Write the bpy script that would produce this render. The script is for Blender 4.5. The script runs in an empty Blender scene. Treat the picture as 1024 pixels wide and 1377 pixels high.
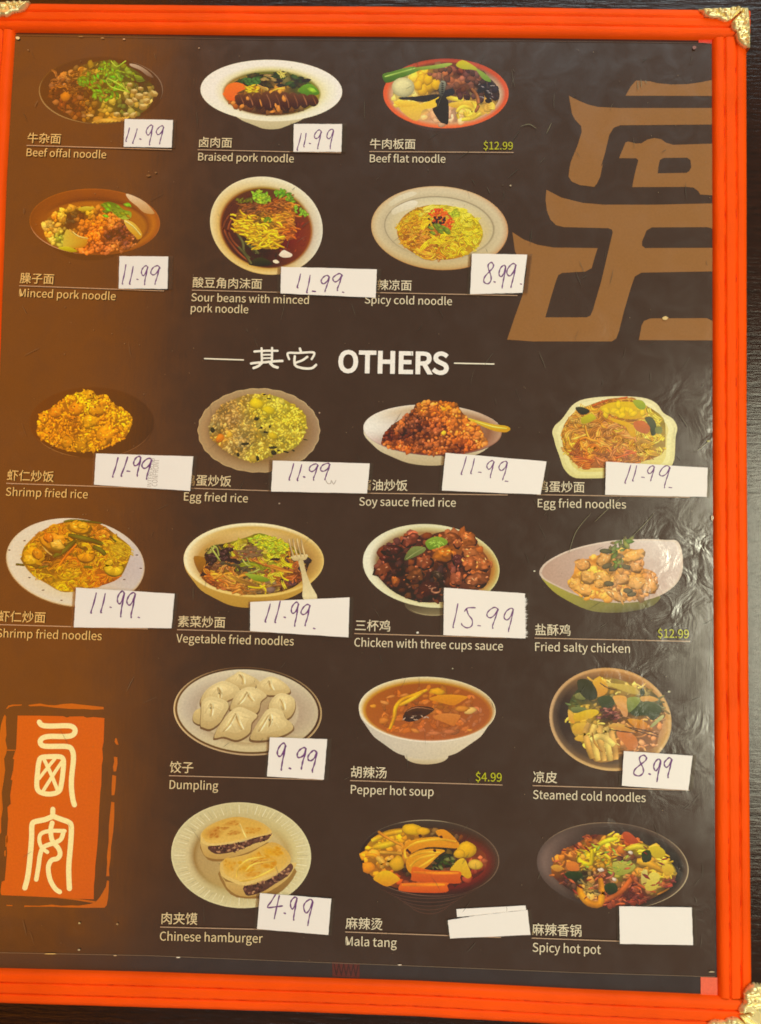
import bpy, math, random
from mathutils import Vector, Matrix
from mathutils.geometry import tessellate_polygon
random.seed(11)
SC = bpy.context.scene
COL = SC.collection

# ------------------------------------------------------------------ camera
CAM = Vector((0.038079458, -0.026166566, 0.256506166))
ROT = Matrix(((0.9995312587, -0.0247792242, 0.0179793407),
              (0.0261772771, 0.9962706274, -0.0822167082),
              (-0.0158749166, 0.0826488173, 0.9964522869)))
FPX = 1150.0                      # focal length in pixels of a 1024 x 1377 picture
cd = bpy.data.cameras.new('camera')
cam = bpy.data.objects.new('camera', cd)
COL.objects.link(cam)
SC.camera = cam
cam.matrix_world = Matrix.Translation(CAM) @ ROT.to_4x4()
cd.sensor_fit = 'VERTICAL'
cd.sensor_height = 24.0
cd.lens = 24.0 * FPX / 1377.0
cd.clip_start = 0.01
cd.clip_end = 50.0

# ------------------------------------------------------------------ room light
world = bpy.data.worlds.new('World')
SC.world = world
world.use_nodes = True
bg = world.node_tree.nodes['Background']
bg.inputs['Color'].default_value = (1.0, 0.74, 0.50, 1)
bg.inputs['Strength'].default_value = 0.07


def area(name, loc, target, sx, sy, col, radiance):
    l = bpy.data.lights.new(name, 'AREA')
    l.shape = 'RECTANGLE'
    l.size, l.size_y = sx, sy
    l.color = col
    l.energy = radiance * math.pi * sx * sy
    o = bpy.data.objects.new(name, l)
    COL.objects.link(o)
    o.location = loc
    d = Vector(target) - Vector(loc)
    o.rotation_euler = d.to_track_quat('-Z', 'Y').to_euler()
    return o


area('window_lamp', (0.30, 1.95, 1.35), (0.02, 0, 0), 1.5, 0.8, (0.77, 0.95, 1.0), 7.8)  # added key light, kept outside the film's mirror region; no window known there
area('window_lamp', (0.15, -1.8, 1.5), (0.02, 0, 0), 1.5, 0.7, (0.80, 0.95, 1.0), 3.9)  # second added key light from the near side, unseen in the film
area('pale_ceiling', (0.33, 0.1, 0.9), (0.33, 0.1, 0), 1.28, 2.2, (1.0, 0.64, 0.43), 0.235)  # area lamp added for the pale veil on the film and soft fill
area('warm_wall_lamp', (-0.485, 0.23, 0.9), (-0.485, 0.23, 0), 0.43, 1.52, (1.0, 0.27, 0.006), 1.9)
area('side_lamp', (0.64, -0.04, 0.87), (0.64, -0.04, 0), 0.28, 0.50, (1.0, 0.98, 0.72), 14.0)
SC.view_settings.view_transform = 'Standard'
SC.view_settings.look = 'None'
SC.view_settings.exposure = 0.0
SC.view_settings.gamma = 1.0
SC.cycles.filter_width = 1.75


# ------------------------------------------------------------------ helpers
def U(px, py, z=0.0):
    """the point of the menu's plane (height z) that stands at a place measured in the photograph"""
    d = ROT @ Vector(((px - 512) / FPX, -(py - 688.5) / FPX, -1))
    t = (z - CAM.z) / d.z
    return CAM + d * t


def lin(c):
    c = c / 255.0
    return c / 12.92 if c <= 0.04045 else ((c + 0.055) / 1.055) ** 2.4


GAIN = (1.04, 1.08, 1.10)
VEIL = (0.034, 0.022, 0.016)


def ink(c, glow=(0, 0, 0)):
    """albedo of a printed colour that is seen as this sRGB through the glossy film"""
    return tuple(min(0.92, max(0.004, (lin(max(0, min(255, c[i]))) - VEIL[i] - glow[i]) * GAIN[i])) for i in range(3)) + (1.0,)


def mul(c, f):
    return (c[0] * f, c[1] * f, c[2] * f)


def mix(a, b, t):
    return tuple(a[i] + (b[i] - a[i]) * t for i in range(3))


def tag(o, label=None, cat=None, group=None, kind=None):
    if label: o['label'] = label
    if cat: o['category'] = cat
    if group: o['group'] = group
    if kind: o['kind'] = kind
    return o


def empty(name, loc=(0, 0, 0)):
    o = bpy.data.objects.new(name, None)
    COL.objects.link(o)
    o.location = loc
    o.empty_display_size = 0.01
    return o


class MB:
    """collects vertices with colours and faces; build() links them as ONE mesh object"""
    def __init__(self):
        self.v, self.f, self.c = [], [], []

    def add(self, vs, fs, cs=None):
        n = len(self.v)
        self.v += [tuple(p) for p in vs]
        self.f += [tuple(i + n for i in f) for f in fs]
        self.c += list(cs) if cs else [(1, 1, 1, 1)] * len(vs)

    def build(self, name, mat, parent=None, smooth=False, label=None):
        me = bpy.data.meshes.new(name)
        me.from_pydata(self.v, [], self.f)
        at = me.color_attributes.new('Col', 'FLOAT_COLOR', 'POINT')
        at.data.foreach_set('color', [x for c in self.c for x in c])
        if smooth:
            me.polygons.foreach_set('use_smooth', [True] * len(me.polygons))
        me.materials.append(mat)
        me.update()
        o = bpy.data.objects.new(name, me)
        COL.objects.link(o)
        if parent: o.parent = parent
        if label: o['label'] = label
        return o


# ------------------------------------------------------------------ materials
def nm(name):
    m = bpy.data.materials.new(name)
    m.use_nodes = True
    nt = m.node_tree
    return m, nt, nt.nodes['Principled BSDF']


def N(nt, typ, **kw):
    n = nt.nodes.new(typ)
    for k, v in kw.items():
        if k.startswith('i_'):
            n.inputs[k[2:].replace('_', ' ')].default_value = v
        else:
            setattr(n, k, v)
    return n


def film_nodes(nt, b):
    """the clear film over the page: two glossy faces, slightly wavy, wrinkled and smeared"""
    geo = N(nt, 'ShaderNodeNewGeometry')
    big = N(nt, 'ShaderNodeTexNoise', i_Scale=38.0, i_Detail=2.0, i_Roughness=0.5)
    mid = N(nt, 'ShaderNodeTexNoise', i_Scale=120.0, i_Detail=3.0, i_Roughness=0.55, i_Distortion=0.8)
    mp = N(nt, 'ShaderNodeMapping')
    mp.inputs['Rotation'].default_value = (0, 0, 0.6)
    mp.inputs['Scale'].default_value = (900, 110, 1)
    scr = N(nt, 'ShaderNodeTexNoise', i_Scale=1.0, i_Detail=3.0, i_Roughness=0.6)
    L = nt.links.new
    for t in (big, mid):
        L(geo.outputs['Position'], t.inputs['Vector'])
    L(geo.outputs['Position'], mp.inputs['Vector'])
    L(mp.outputs[0], scr.inputs['Vector'])
    # wrinkles gather where the film has lifted: on the right of the page
    sep = N(nt, 'ShaderNodeSeparateXYZ')
    L(geo.outputs['Position'], sep.inputs[0])
    mr = N(nt, 'ShaderNodeMapRange')
    mr.interpolation_type = 'SMOOTHSTEP'
    mr.inputs['From Min'].default_value = 0.045
    mr.inputs['From Max'].default_value = 0.115
    mr.inputs['To Min'].default_value = 0.02
    mr.inputs['To Max'].default_value = 1.0
    L(sep.outputs['X'], mr.inputs['Value'])
    b1 = N(nt, 'ShaderNodeBump', i_Distance=0.0003, i_Strength=0.5)
    L(big.outputs['Fac'], b1.inputs['Height'])
    b2 = N(nt, 'ShaderNodeBump', i_Distance=0.00032)
    pn = N(nt, 'ShaderNodeTexNoise', i_Scale=24.0, i_Detail=2.0, i_Roughness=0.5)
    L(geo.outputs['Position'], pn.inputs['Vector'])
    pr = N(nt, 'ShaderNodeMapRange')
    pr.inputs['From Min'].default_value = 0.45
    pr.inputs['From Max'].default_value = 0.66
    pr.inputs['To Min'].default_value = 0.06
    L(pn.outputs['Fac'], pr.inputs['Value'])
    mm = N(nt, 'ShaderNodeMath', operation='MULTIPLY')
    L(mr.outputs[0], mm.inputs[0])
    L(pr.outputs[0], mm.inputs[1])
    L(mm.outputs[0], b2.inputs['Strength'])
    L(mid.outputs['Fac'], b2.inputs['Height'])
    L(b1.outputs[0], b2.inputs['Normal'])
    b3 = N(nt, 'ShaderNodeBump', i_Distance=0.000016, i_Strength=0.5)
    L(scr.outputs['Fac'], b3.inputs['Height'])
    L(b2.outputs[0], b3.inputs['Normal'])
    L(b3.outputs[0], b.inputs['Coat Normal'])
    rr = N(nt, 'ShaderNodeMapRange')
    rr.inputs['From Min'].default_value = 0.35
    rr.inputs['From Max'].default_value = 0.7
    rr.inputs['To Min'].default_value = 0.17
    rr.inputs['To Max'].default_value = 0.23
    L(mid.outputs['Fac'], rr.inputs['Value'])
    L(rr.outputs[0], b.inputs['Coat Roughness'])
    b.inputs['Coat Weight'].default_value = 1.0
    b.inputs['Coat IOR'].default_value = 1.9
    b.inputs['Roughness'].default_value = 0.55
    b.inputs['Specular IOR Level'].default_value = 0.05
    return geo, mid


def print_mat(name, amt=0.16):
    m, nt, b = nm(name)
    L = nt.links.new
    geo, mid = film_nodes(nt, b)
    a = N(nt, 'ShaderNodeAttribute', attribute_name='Col')
    n1 = N(nt, 'ShaderNodeTexNoise', i_Scale=1500.0, i_Detail=3.0, i_Roughness=0.6)
    L(geo.outputs['Position'], n1.inputs['Vector'])
    r = N(nt, 'ShaderNodeMapRange')
    r.inputs['From Min'].default_value = 0.3
    r.inputs['From Max'].default_value = 0.7
    r.inputs['To Min'].default_value = 1 - amt
    r.inputs['To Max'].default_value = 1 + amt
    L(n1.outputs['Fac'], r.inputs['Value'])
    mx = N(nt, 'ShaderNodeVectorMath', operation='SCALE')
    L(a.outputs['Color'], mx.inputs[0])
    L(r.outputs[0], mx.inputs['Scale'])
    L(mx.outputs[0], b.inputs['Base Color'])
    return m


M = {}
M['photo'] = print_mat('printed_photo', 0.09)
M['flat'] = print_mat('printed_flat', 0.07)


def make_page():
    m, nt, b = nm('printed_page')
    L = nt.links.new
    geo, mid = film_nodes(nt, b)
    n = N(nt, 'ShaderNodeTexNoise', i_Scale=26.0, i_Detail=7.0, i_Roughness=0.66)
    L(geo.outputs['Position'], n.inputs['Vector'])
    cr = N(nt, 'ShaderNodeValToRGB')
    cr.color_ramp.elements[0].position = 0.32
    cr.color_ramp.elements[0].color = (0.028, 0.012, 0.006, 1)
    cr.color_ramp.elements[1].position = 0.72
    cr.color_ramp.elements[1].color = (0.040, 0.020, 0.012, 1)
    L(n.outputs['Fac'], cr.inputs[0])
    # faint rubbed smears on the film
    sm = N(nt, 'ShaderNodeTexNoise', i_Scale=90.0, i_Detail=6.0, i_Roughness=0.75, i_Distortion=2.0)
    L(geo.outputs['Position'], sm.inputs['Vector'])
    r = N(nt, 'ShaderNodeMapRange')
    r.inputs['From Min'].default_value = 0.60
    r.inputs['From Max'].default_value = 0.80
    r.inputs['To Min'].default_value = 0.0
    r.inputs['To Max'].default_value = 0.12
    L(sm.outputs['Fac'], r.inputs['Value'])
    mx = N(nt, 'ShaderNodeMixRGB')
    mx.inputs['Color2'].default_value = (0.16, 0.14, 0.11, 1)
    L(r.outputs[0], mx.inputs['Fac'])
    L(cr.outputs[0], mx.inputs['Color1'])
    L(mx.outputs[0], b.inputs['Base Color'])
    return m


M['page'] = make_page()


def simple(name, col, rough=0.5, metal=0.0, spec=0.5, noise=None, bump=None, stretch=(1, 1, 1)):
    m, nt, b = nm(name)
    L = nt.links.new
    b.inputs['Base Color'].default_value = tuple(col) + (1,)
    b.inputs['Roughness'].default_value = rough
    b.inputs['Metallic'].default_value = metal
    b.inputs['Specular IOR Level'].default_value = spec
    geo = N(nt, 'ShaderNodeNewGeometry')
    mp = N(nt, 'ShaderNodeMapping')
    mp.inputs['Scale'].default_value = stretch
    L(geo.outputs['Position'], mp.inputs['Vector'])
    if noise:
        sc, amt = noise
        n = N(nt, 'ShaderNodeTexNoise', i_Scale=sc, i_Detail=6.0, i_Roughness=0.6)
        L(mp.outputs[0], n.inputs['Vector'])
        cr = N(nt, 'ShaderNodeValToRGB')
        cr.color_ramp.elements[0].position = 0.3
        cr.color_ramp.elements[1].position = 0.7
        cr.color_ramp.elements[0].color = tuple(x * (1 - amt) for x in col) + (1,)
        cr.color_ramp.elements[1].color = tuple(min(1, x * (1 + amt)) for x in col) + (1,)
        L(n.outputs['Fac'], cr.inputs[0])
        L(cr.outputs[0], b.inputs['Base Color'])
    if bump:
        sc, dist = bump
        n = N(nt, 'ShaderNodeTexNoise', i_Scale=sc, i_Detail=5.0, i_Roughness=0.6)
        L(mp.outputs[0], n.inputs['Vector'])
        bp = N(nt, 'ShaderNodeBump', i_Distance=dist, i_Strength=1.0)
        L(n.outputs['Fac'], bp.inputs['Height'])
        L(bp.outputs[0], b.inputs['Normal'])
    return m


M['red'] = simple('red_leatherette', (0.92, 0.088, 0.0025), 0.5, 0, 0.08, (45, 0.09), (1700, 0.00003))
M['brass'] = simple('embossed_brass', (0.95, 0.80, 0.36), 0.30, 0.55, 0.6, (300, 0.08), (260, 0.00006))
M['table'] = simple('dark_wood_grain', (0.018, 0.006, 0.003), 0.17, 0, 0.5, (1.0, 0.6), (1.0, 0.00009), (120, 850, 1))
M['board'] = simple('black_board', (0.012, 0.009, 0.008), 0.5, 0, 0.3, (200, 0.3), None)
M['paper'] = simple('white_paper', (0.85, 0.83, 0.78), 0.62, 0, 0.3, (22, 0.025), (60, 0.0003))
M['thread'] = simple('red_thread', (0.62, 0.022, 0.004), 0.7, 0, 0.2, (900, 0.3), None)


def ink_mat(name, col):
    m, nt, b = nm(name)
    geo = N(nt, 'ShaderNodeNewGeometry')
    n = N(nt, 'ShaderNodeTexNoise', i_Scale=1600.0, i_Detail=3.0)
    nt.links.new(geo.outputs['Position'], n.inputs['Vector'])
    cr = N(nt, 'ShaderNodeValToRGB')
    cr.color_ramp.elements[0].position = 0.3
    cr.color_ramp.elements[1].position = 0.72
    cr.color_ramp.elements[0].color = tuple(col) + (1,)
    cr.color_ramp.elements[1].color = tuple(min(1, x * 1.9) for x in col) + (1,)
    nt.links.new(n.outputs['Fac'], cr.inputs[0])
    nt.links.new(cr.outputs[0], b.inputs['Base Color'])
    b.inputs['Roughness'].default_value = 0.6
    return m


M['pen'] = ink_mat('purple_pen_ink', (0.10, 0.030, 0.13))
M['grey_ink'] = ink_mat('grey_stamp_ink', (0.30, 0.27, 0.24))


def tape_mat():
    m = bpy.data.materials.new('clear_tape')
    m.use_nodes = True
    nt = m.node_tree
    nt.nodes.clear()
    L = nt.links.new
    out = N(nt, 'ShaderNodeOutputMaterial')
    tr = N(nt, 'ShaderNodeBsdfTransparent')
    tr.inputs[0].default_value = (0.86, 0.83, 0.76, 1)
    gl = N(nt, 'ShaderNodeBsdfGlossy')
    gl.inputs['Roughness'].default_value = 0.12
    di = N(nt, 'ShaderNodeBsdfDiffuse')
    di.inputs[0].default_value = (0.5, 0.46, 0.38, 1)
    m1 = N(nt, 'ShaderNodeMixShader')
    m1.inputs[0].default_value = 0.05
    m2 = N(nt, 'ShaderNodeMixShader')
    fr = N(nt, 'ShaderNodeFresnel', i_IOR=1.5)
    L(tr.outputs[0], m1.inputs[1]); L(di.outputs[0], m1.inputs[2])
    L(fr.outputs[0], m2.inputs[0]); L(m1.outputs[0], m2.inputs[1]); L(gl.outputs[0], m2.inputs[2])
    L(m2.outputs[0], out.inputs[0])
    return m


M['tape'] = tape_mat()


# ------------------------------------------------------------------ table and menu body
tb = MB()
tb.add([(-1.2, -1.0, -0.0062), (1.2, -1.0, -0.0062), (1.2, 1.0, -0.0062), (-1.2, 1.0, -0.0062),
        (-1.2, -1.0, -0.04), (1.2, -1.0, -0.04), (1.2, 1.0, -0.04), (-1.2, 1.0, -0.04)],
       [(0, 1, 2, 3), (7, 6, 5, 4), (0, 4, 5, 1), (1, 5, 6, 2), (2, 6, 7, 3), (3, 7, 4, 0)])
table = tag(tb.build('table', M['table']), 'dark brown wood grain table top under and around the red bordered menu', 'table')

menu = tag(empty('restaurant_menu', (0.02, 0.0, -0.006)),
           'printed dark food menu page with red leatherette border and brass corners lying on the table', 'menu')


def child(o, parent=None):
    """parent keeping the world place (the menu's Empty is not at the origin)"""
    p = parent or menu
    o.parent = p
    o.matrix_parent_inverse = p.matrix_basis.inverted() if p is menu else Matrix.Identity(4)
    return o


def lerp_line(pts, t):
    """point at fraction t of x- or y-parametrised polyline"""
    n = len(pts) - 1
    ls = [math.dist(pts[i], pts[i + 1]) for i in range(n)]
    s = t * sum(ls)
    for i in range(n):
        if s <= ls[i] or i == n - 1:
            k = s / ls[i]
            return (pts[i][0] + (pts[i + 1][0] - pts[i][0]) * k, pts[i][1] + (pts[i + 1][1] - pts[i][1]) * k)
        s -= ls[i]


def vnoise(x, seed=0):
    i = math.floor(x)
    f = x - i
    f = f * f * (3 - 2 * f)
    r = lambda k: (math.sin((k + seed * 57.3) * 127.1) * 43758.5453) % 1.0
    return r(i) * (1 - f) + r(i + 1) * f


# backing board
bb = MB()
q = [U(-40, 12), U(996, 22), U(1004, 1372), U(-85, 1342)]
z0, z1 = -0.0059, -0.0004
bb.add([(p.x, p.y, z1) for p in q] + [(p.x, p.y, z0) for p in q],
       [(3, 2, 1, 0), (4, 5, 6, 7), (0, 1, 5, 4), (1, 2, 6, 5), (2, 3, 7, 6), (3, 0, 4, 7)])
child(bb.build('backing_board', M['board']))

# strip of liner that shows beyond the page (same glossy film over it)
lb = MB()
q = [U(-40, 38), U(964, 48), U(972, 1345), U(-90, 1308)]
lc = ink((66, 54, 50))
lb.add([(p.x, p.y, -0.00012) for p in q], [(3, 2, 1, 0)], [lc] * 4)
child(lb.build('liner', M['flat']))

# page sheet
top = [(-30, 46), (20, 47.5), (360, 53.5), (700, 55), (961, 58)]
bot = [(962, 1313.5), (780, 1308), (560, 1299), (400, 1293), (200, 1285), (0, 1281), (-80, 1279)]
pts = [U(*p) for p in top + bot]
pb = MB()
vs = [(p.x, p.y, 0.0) for p in pts]
pb.add(vs, [tuple(reversed(range(len(vs))))])
page = child(pb.build('page_sheet', M['page']))


RC = [0]


def ribbon(mb, pts, w, z, col=(1, 1, 1, 1), taper=0.0, wl=None):
    """flat ribbon along photo-pixel points, width w in photo pixels, with round ends"""
    RC[0] = (RC[0] + 1) % 24
    z += RC[0] * 6e-7
    P = [Vector((a, b)) for a, b in pts]
    n = len(P)
    L, R = [], []
    for i in range(n):
        d = (P[min(i + 1, n - 1)] - P[max(i - 1, 0)])
        if d.length < 1e-6: d = Vector((1, 0))
        d.normalize()
        nn = Vector((-d.y, d.x))
        k = i / max(1, n - 1)
        ww = (wl[i] if wl else w) * 0.5 * (1 - taper * abs(2 * k - 1) ** 2)
        L.append(P[i] + nn * ww); R.append(P[i] - nn * ww)
    d0 = (P[1] - P[0]).normalized(); d1 = (P[-1] - P[-2]).normalized()
    w0 = (wl[0] if wl else w) * 0.5 * (1 - taper); w1 = (wl[-1] if wl else w) * 0.5 * (1 - taper)
    cap0 = [P[0] - d0 * w0 * math.cos(a) + Vector((-d0.y, d0.x)) * w0 * math.sin(a) for a in (-1.0, -0.35, 0.35, 1.0)]
    cap1 = [P[-1] + d1 * w1 * math.cos(a) + Vector((-d1.y, d1.x)) * w1 * math.sin(a) for a in (1.0, 0.35, -0.35, -1.0)]
    vs = [U(p.x, p.y, z) for p in L + R + cap0 + cap1]
    ds = 1.2e-5 / n
    lift_ = [i * ds for i in range(n)] * 2 + [0] * 4 + [n * ds] * 4
    for v_, d_ in zip(vs, lift_): v_.z += d_
    fs = [(i, i + 1, n + i + 1, n + i) for i in range(n - 1)]
    fs.append((n, 2 * n, 2 * n + 1, 2 * n + 2, 2 * n + 3, 0))
    fs.append((n - 1, 2 * n + 4, 2 * n + 5, 2 * n + 6, 2 * n + 7, 2 * n - 1))
    mb.add(vs, [tuple(reversed(f)) for f in fs], [col] * len(vs))


def smooth(pts, k=4, closed=False):
    """Catmull-Rom through the points"""
    n = len(pts)
    out = []
    rng = range(n) if closed else range(n - 1)
    for i in rng:
        if closed:
            a, b, c, d = pts[i - 1], pts[i], pts[(i + 1) % n], pts[(i + 2) % n]
        else:
            a, b, c, d = pts[max(i - 1, 0)], pts[i], pts[i + 1], pts[min(i + 2, n - 1)]
        for j in range(k):
            t = j / k
            out.append(tuple(0.5 * (2 * b[m] + (c[m] - a[m]) * t + (2 * a[m] - 5 * b[m] + 4 * c[m] - d[m]) * t * t
                                    + (3 * b[m] - a[m] - 3 * c[m] + d[m]) * t ** 3) for m in (0, 1)))
    if not closed:
        out.append(tuple(pts[-1]))
    return out


def strip(name, inner, outer, z, nlen, label, seed, hor):
    """one padded border strip: three soft ribs, two stitched grooves, slightly uneven"""
    mb = MB()
    K = 42
    lift = 0.0019
    for i in range(nlen + 1):
        t = i / nlen
        a = lerp_line(inner, t); b = lerp_line(outer, t)
        for j in range(K + 1):
            u = j / K
            wob = 0.010 * (vnoise(t * 60, seed) - 0.5) + 0.02 * (vnoise(t * 9, seed + 3) - 0.5)
            uu = u
            h = 1.0 - abs(2 * u - 1) ** 8                      # rounded edges
            for g, s in ((0.34, 1), (0.66, 2)):
                dd = (u - g - wob) / 0.019
                dep = 0.36 + 0.26 * vnoise(t * nlen / 4.0, seed + s * 7) + 0.16 * (math.sin(t * nlen * 0.62 + s) > 0.8)
                h -= dep * math.exp(-dd * dd)
            h += 0.05 * (vnoise(t * 40 + u * 3, seed + 5) - 0.5) + 0.03 * math.sin(u * math.pi * 3) ** 2 + 0.05 * (vnoise(t * 150, seed + 9 + j) - 0.5)
            px = a[0] + (b[0] - a[0]) * uu; py = a[1] + (b[1] - a[1]) * uu
            p = U(px, py, lift * 0.6)
            zz = z + lift * h if 0 < j < K else (-0.0005 if j == 0 else -0.0061)
            mb.v.append((p.x, p.y, zz)); mb.c.append((1, 1, 1, 1))
    W = K + 1
    for i in range(nlen):
        for j in range(K):
            f = (i * W + j, i * W + j + 1, (i + 1) * W + j + 1, (i + 1) * W + j)
            mb.f.append(f)
    o = child(mb.build(name, M['red'], smooth=True, label=label))
    # recalc orientation by a quick test of the middle face
    me = o.data
    if me.polygons[len(me.polygons) // 2].normal.z < 0:
        me.flip_normals()
    # stitches lying in the grooves
    st = MB()
    nst = int(nlen / 6)
    for gi, g in enumerate((0.34, 0.66)):
        for k in range(nst):
            t0, t1 = (k + 0.12) / nst, (k + 0.88) / nst
            P = []
            for t in (t0, (t0 + t1) / 2, t1):
                wob = 0.010 * (vnoise(t * 60, seed) - 0.5) + 0.02 * (vnoise(t * 9, seed + 3) - 0.5)
                a = lerp_line(inner, t); b = lerp_line(outer, t)
                u = g + wob
                P.append((a[0] + (b[0] - a[0]) * u, a[1] + (b[1] - a[1]) * u))
            zz = z + lift * 0.66
            pp = [U(x, y, lift * 0.6) for x, y in P]
            d = (pp[2] - pp[0]).normalized(); nn = Vector((-d.y, d.x, 0)) * 0.00022
            vs = []
            for e, p in enumerate(pp):
                lo = 0.0 if e == 1 else -0.0004
                vs += [(p.x - nn.x, p.y - nn.y, zz + lo - 0.0002), (p.x, p.y, zz + lo + 0.0001), (p.x + nn.x, p.y + nn.y, zz + lo - 0.0002)]
            st.add(vs, [(0, 3, 4, 1), (1, 4, 5, 2), (3, 6, 7, 4), (4, 7, 8, 5)])
    s_ = st.build('stitching', M['thread'], o, smooth=True)
    s_['kind'] = 'stuff'
    return o


TI = [(-45, 40.2), (20, 41), (360, 45), (700, 48), (958, 51.5), (1008, 52.5)]
TO = [(-45, 2), (20, 2.7), (360, 6), (700, 8), (958, 11.5), (1008, 12)]
BI = [(-100, 1302), (0, 1304), (200, 1309), (400, 1316), (560, 1321), (780, 1332), (990, 1341), (1014, 1342)]
BO = [(-100, 1349), (0, 1351), (200, 1357), (400, 1363), (560, 1369), (780, 1381), (990, 1392), (1014, 1393)]
RI = [(958.6, 50.5), (959.5, 300), (960, 600), (961.5, 900), (964, 1150), (966.5, 1342)]
RO = [(1006.5, 50.5), (1007, 300), (1007, 600), (1009.5, 900), (1011.5, 1150), (1013.5, 1342)]
LI = [(20, 40), (14, 130), (8, 240), (2, 400), (-4, 560), (-18, 900), (-38, 1304)]
LO = [(-28, 40), (-35, 130), (-41, 240), (-48, 400), (-54, 560), (-70, 900), (-92, 1304)]
strip('border_strip', TI, TO, 0.0, 220, 'red leatherette border strip along the top edge', 1, True)
strip('border_strip', BI, BO, 0.0, 230, 'red leatherette border strip along the bottom edge', 2, True)
strip('border_strip', RI, RO, -0.0003, 280, 'red leatherette border strip down the right side', 3, False)
strip('border_strip', LI, LO, -0.0003, 280, 'red leatherette border strip down the left side', 4, False)


def quad(name, pts, z, col, mat='flat', parent=None, label=None):
    mb = MB()
    vs = [U(x, y, z) for x, y in pts]
    mb.add(vs, [tuple(reversed(range(len(vs))))], [ink(col)] * len(vs))
    o = mb.build(name, M[mat], label=label)
    return child(o, parent)


quad('border_flap', [(942.5, 1313.8), (966, 1314.5), (967, 1339), (942.5, 1338.5)], 0.00008, (236, 108, 78), label='pinkish red end of the border showing through the film at lower right')
quad('border_flap', [(939, 50), (958, 51), (958, 59), (940, 58)], 0.00008, (236, 84, 66), label='pinkish red end of the border showing through the film at upper right')
# small dark red woven mark on the liner
em = MB()
em.add([U(x, y, 0.00005) for x, y in ((447, 1293.5), (483.5, 1295.5), (484, 1315), (447.5, 1313))], [(3, 2, 1, 0)], [ink((98, 50, 42))] * 4)
for x0 in (449.5, 456, 462.5, 469, 475.5):
    for a in ((0, 1296, 3.2, 1311), (3.2, 1311, 6.4, 1297)):
        ribbon(em, [(x0 + a[0], a[1] + (x0 - 449) * .05), (x0 + a[2], a[3] + (x0 - 449) * .05)], 1.5, 0.00007, ink((70, 30, 26)))
child(em.build('woven_mark', M['flat'], label='small dark red zigzag mark at the bottom of the page'))


# ------------------------------------------------------------------ brass corners
def inside(poly, x, y):
    c = False
    n = len(poly)
    j = n - 1
    for i in range(n):
        xi, yi = poly[i]; xj, yj = poly[j]
        if (yi > y) != (yj > y) and x < (xj - xi) * (y - yi) / (yj - yi) + xi:
            c = not c
        j = i
    return c


def edge_dist(poly, x, y):
    best = 1e9
    n = len(poly)
    for i in range(n):
        ax, ay = poly[i - 1]; bx, by = poly[i]
        dx, dy = bx - ax, by - ay
        t = max(0, min(1, ((x - ax) * dx + (y - ay) * dy) / (dx * dx + dy * dy + 1e-9)))
        d = math.hypot(x - ax - dx * t, y - ay - dy * t)
        if d < best: best = d
    return best


def seg_dist(a, b, x, y):
    dx, dy = b[0] - a[0], b[1] - a[1]
    t = max(0, min(1, ((x - a[0]) * dx + (y - a[1]) * dy) / (dx * dx + dy * dy + 1e-9)))
    return math.hypot(x - a[0] - dx * t, y - a[1] - dy * t)


def bracket(poly, beads, veins, label, step=0.55, outer=()):
    """pressed brass corner: outline from points, domed edge, beads and leaf veins pressed into it"""
    xs = [p[0] for p in poly]; ys = [p[1] for p in poly]
    x0, x1, y0, y1 = min(xs), max(xs), min(ys), max(ys)
    nx, ny = int((x1 - x0) / step) + 2, int((y1 - y0) / step) + 2
    idx = {}
    mb = MB()

    def vert(i, j):
        if (i, j) in idx: return idx[(i, j)]
        x, y = x0 + i * step, y0 + j * step
        d = edge_dist(poly, x, y)
        sgn = inside(poly, x, y)
        h = 0.0022 + 0.0012 * (min(d, 3.0) / 3.0) ** 0.5 if sgn else 0.0016
        if sgn:
            for bx, by, r in beads:
                q_ = 1 - ((x - bx) ** 2 + (y - by) ** 2) / (r * r)
                if q_ > 0: h += 0.00055 * math.sqrt(q_)
            for a, b, w, k in veins:
                s = seg_dist(a, b, x, y) / w
                h += k * 0.0006 * math.exp(-s * s)
        p = U(x, y, 0.0025)
        zz = h
        idx[(i, j)] = len(mb.v)
        mb.v.append((p.x, p.y, zz)); mb.c.append((1, 1, 1, 1))
        return idx[(i, j)]
    for i in range(nx):
        for j in range(ny):
            x, y = x0 + (i + .5) * step, y0 + (j + .5) * step
            if inside(poly, x, y):
                mb.f.append((vert(i, j), vert(i, j + 1), vert(i + 1, j + 1), vert(i + 1, j)))
    # skirt that folds down over the outer edge
    if outer:
        vs = []
        for x, y in outer:
            p = U(x, y, 0.0025)
            vs += [(p.x, p.y, 0.0020), (p.x, p.y, -0.0061)]
        mb.add(vs, [(2 * k, 2 * k + 1, 2 * k + 3, 2 * k + 2) for k in range(len(outer) - 1)])
    return child(mb.build('corner_bracket', M['brass'], smooth=True, label=label))


def cr(pts, ox, oy, s):
    return [(ox + x / s, oy + y / s) for x, y in pts]


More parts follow.
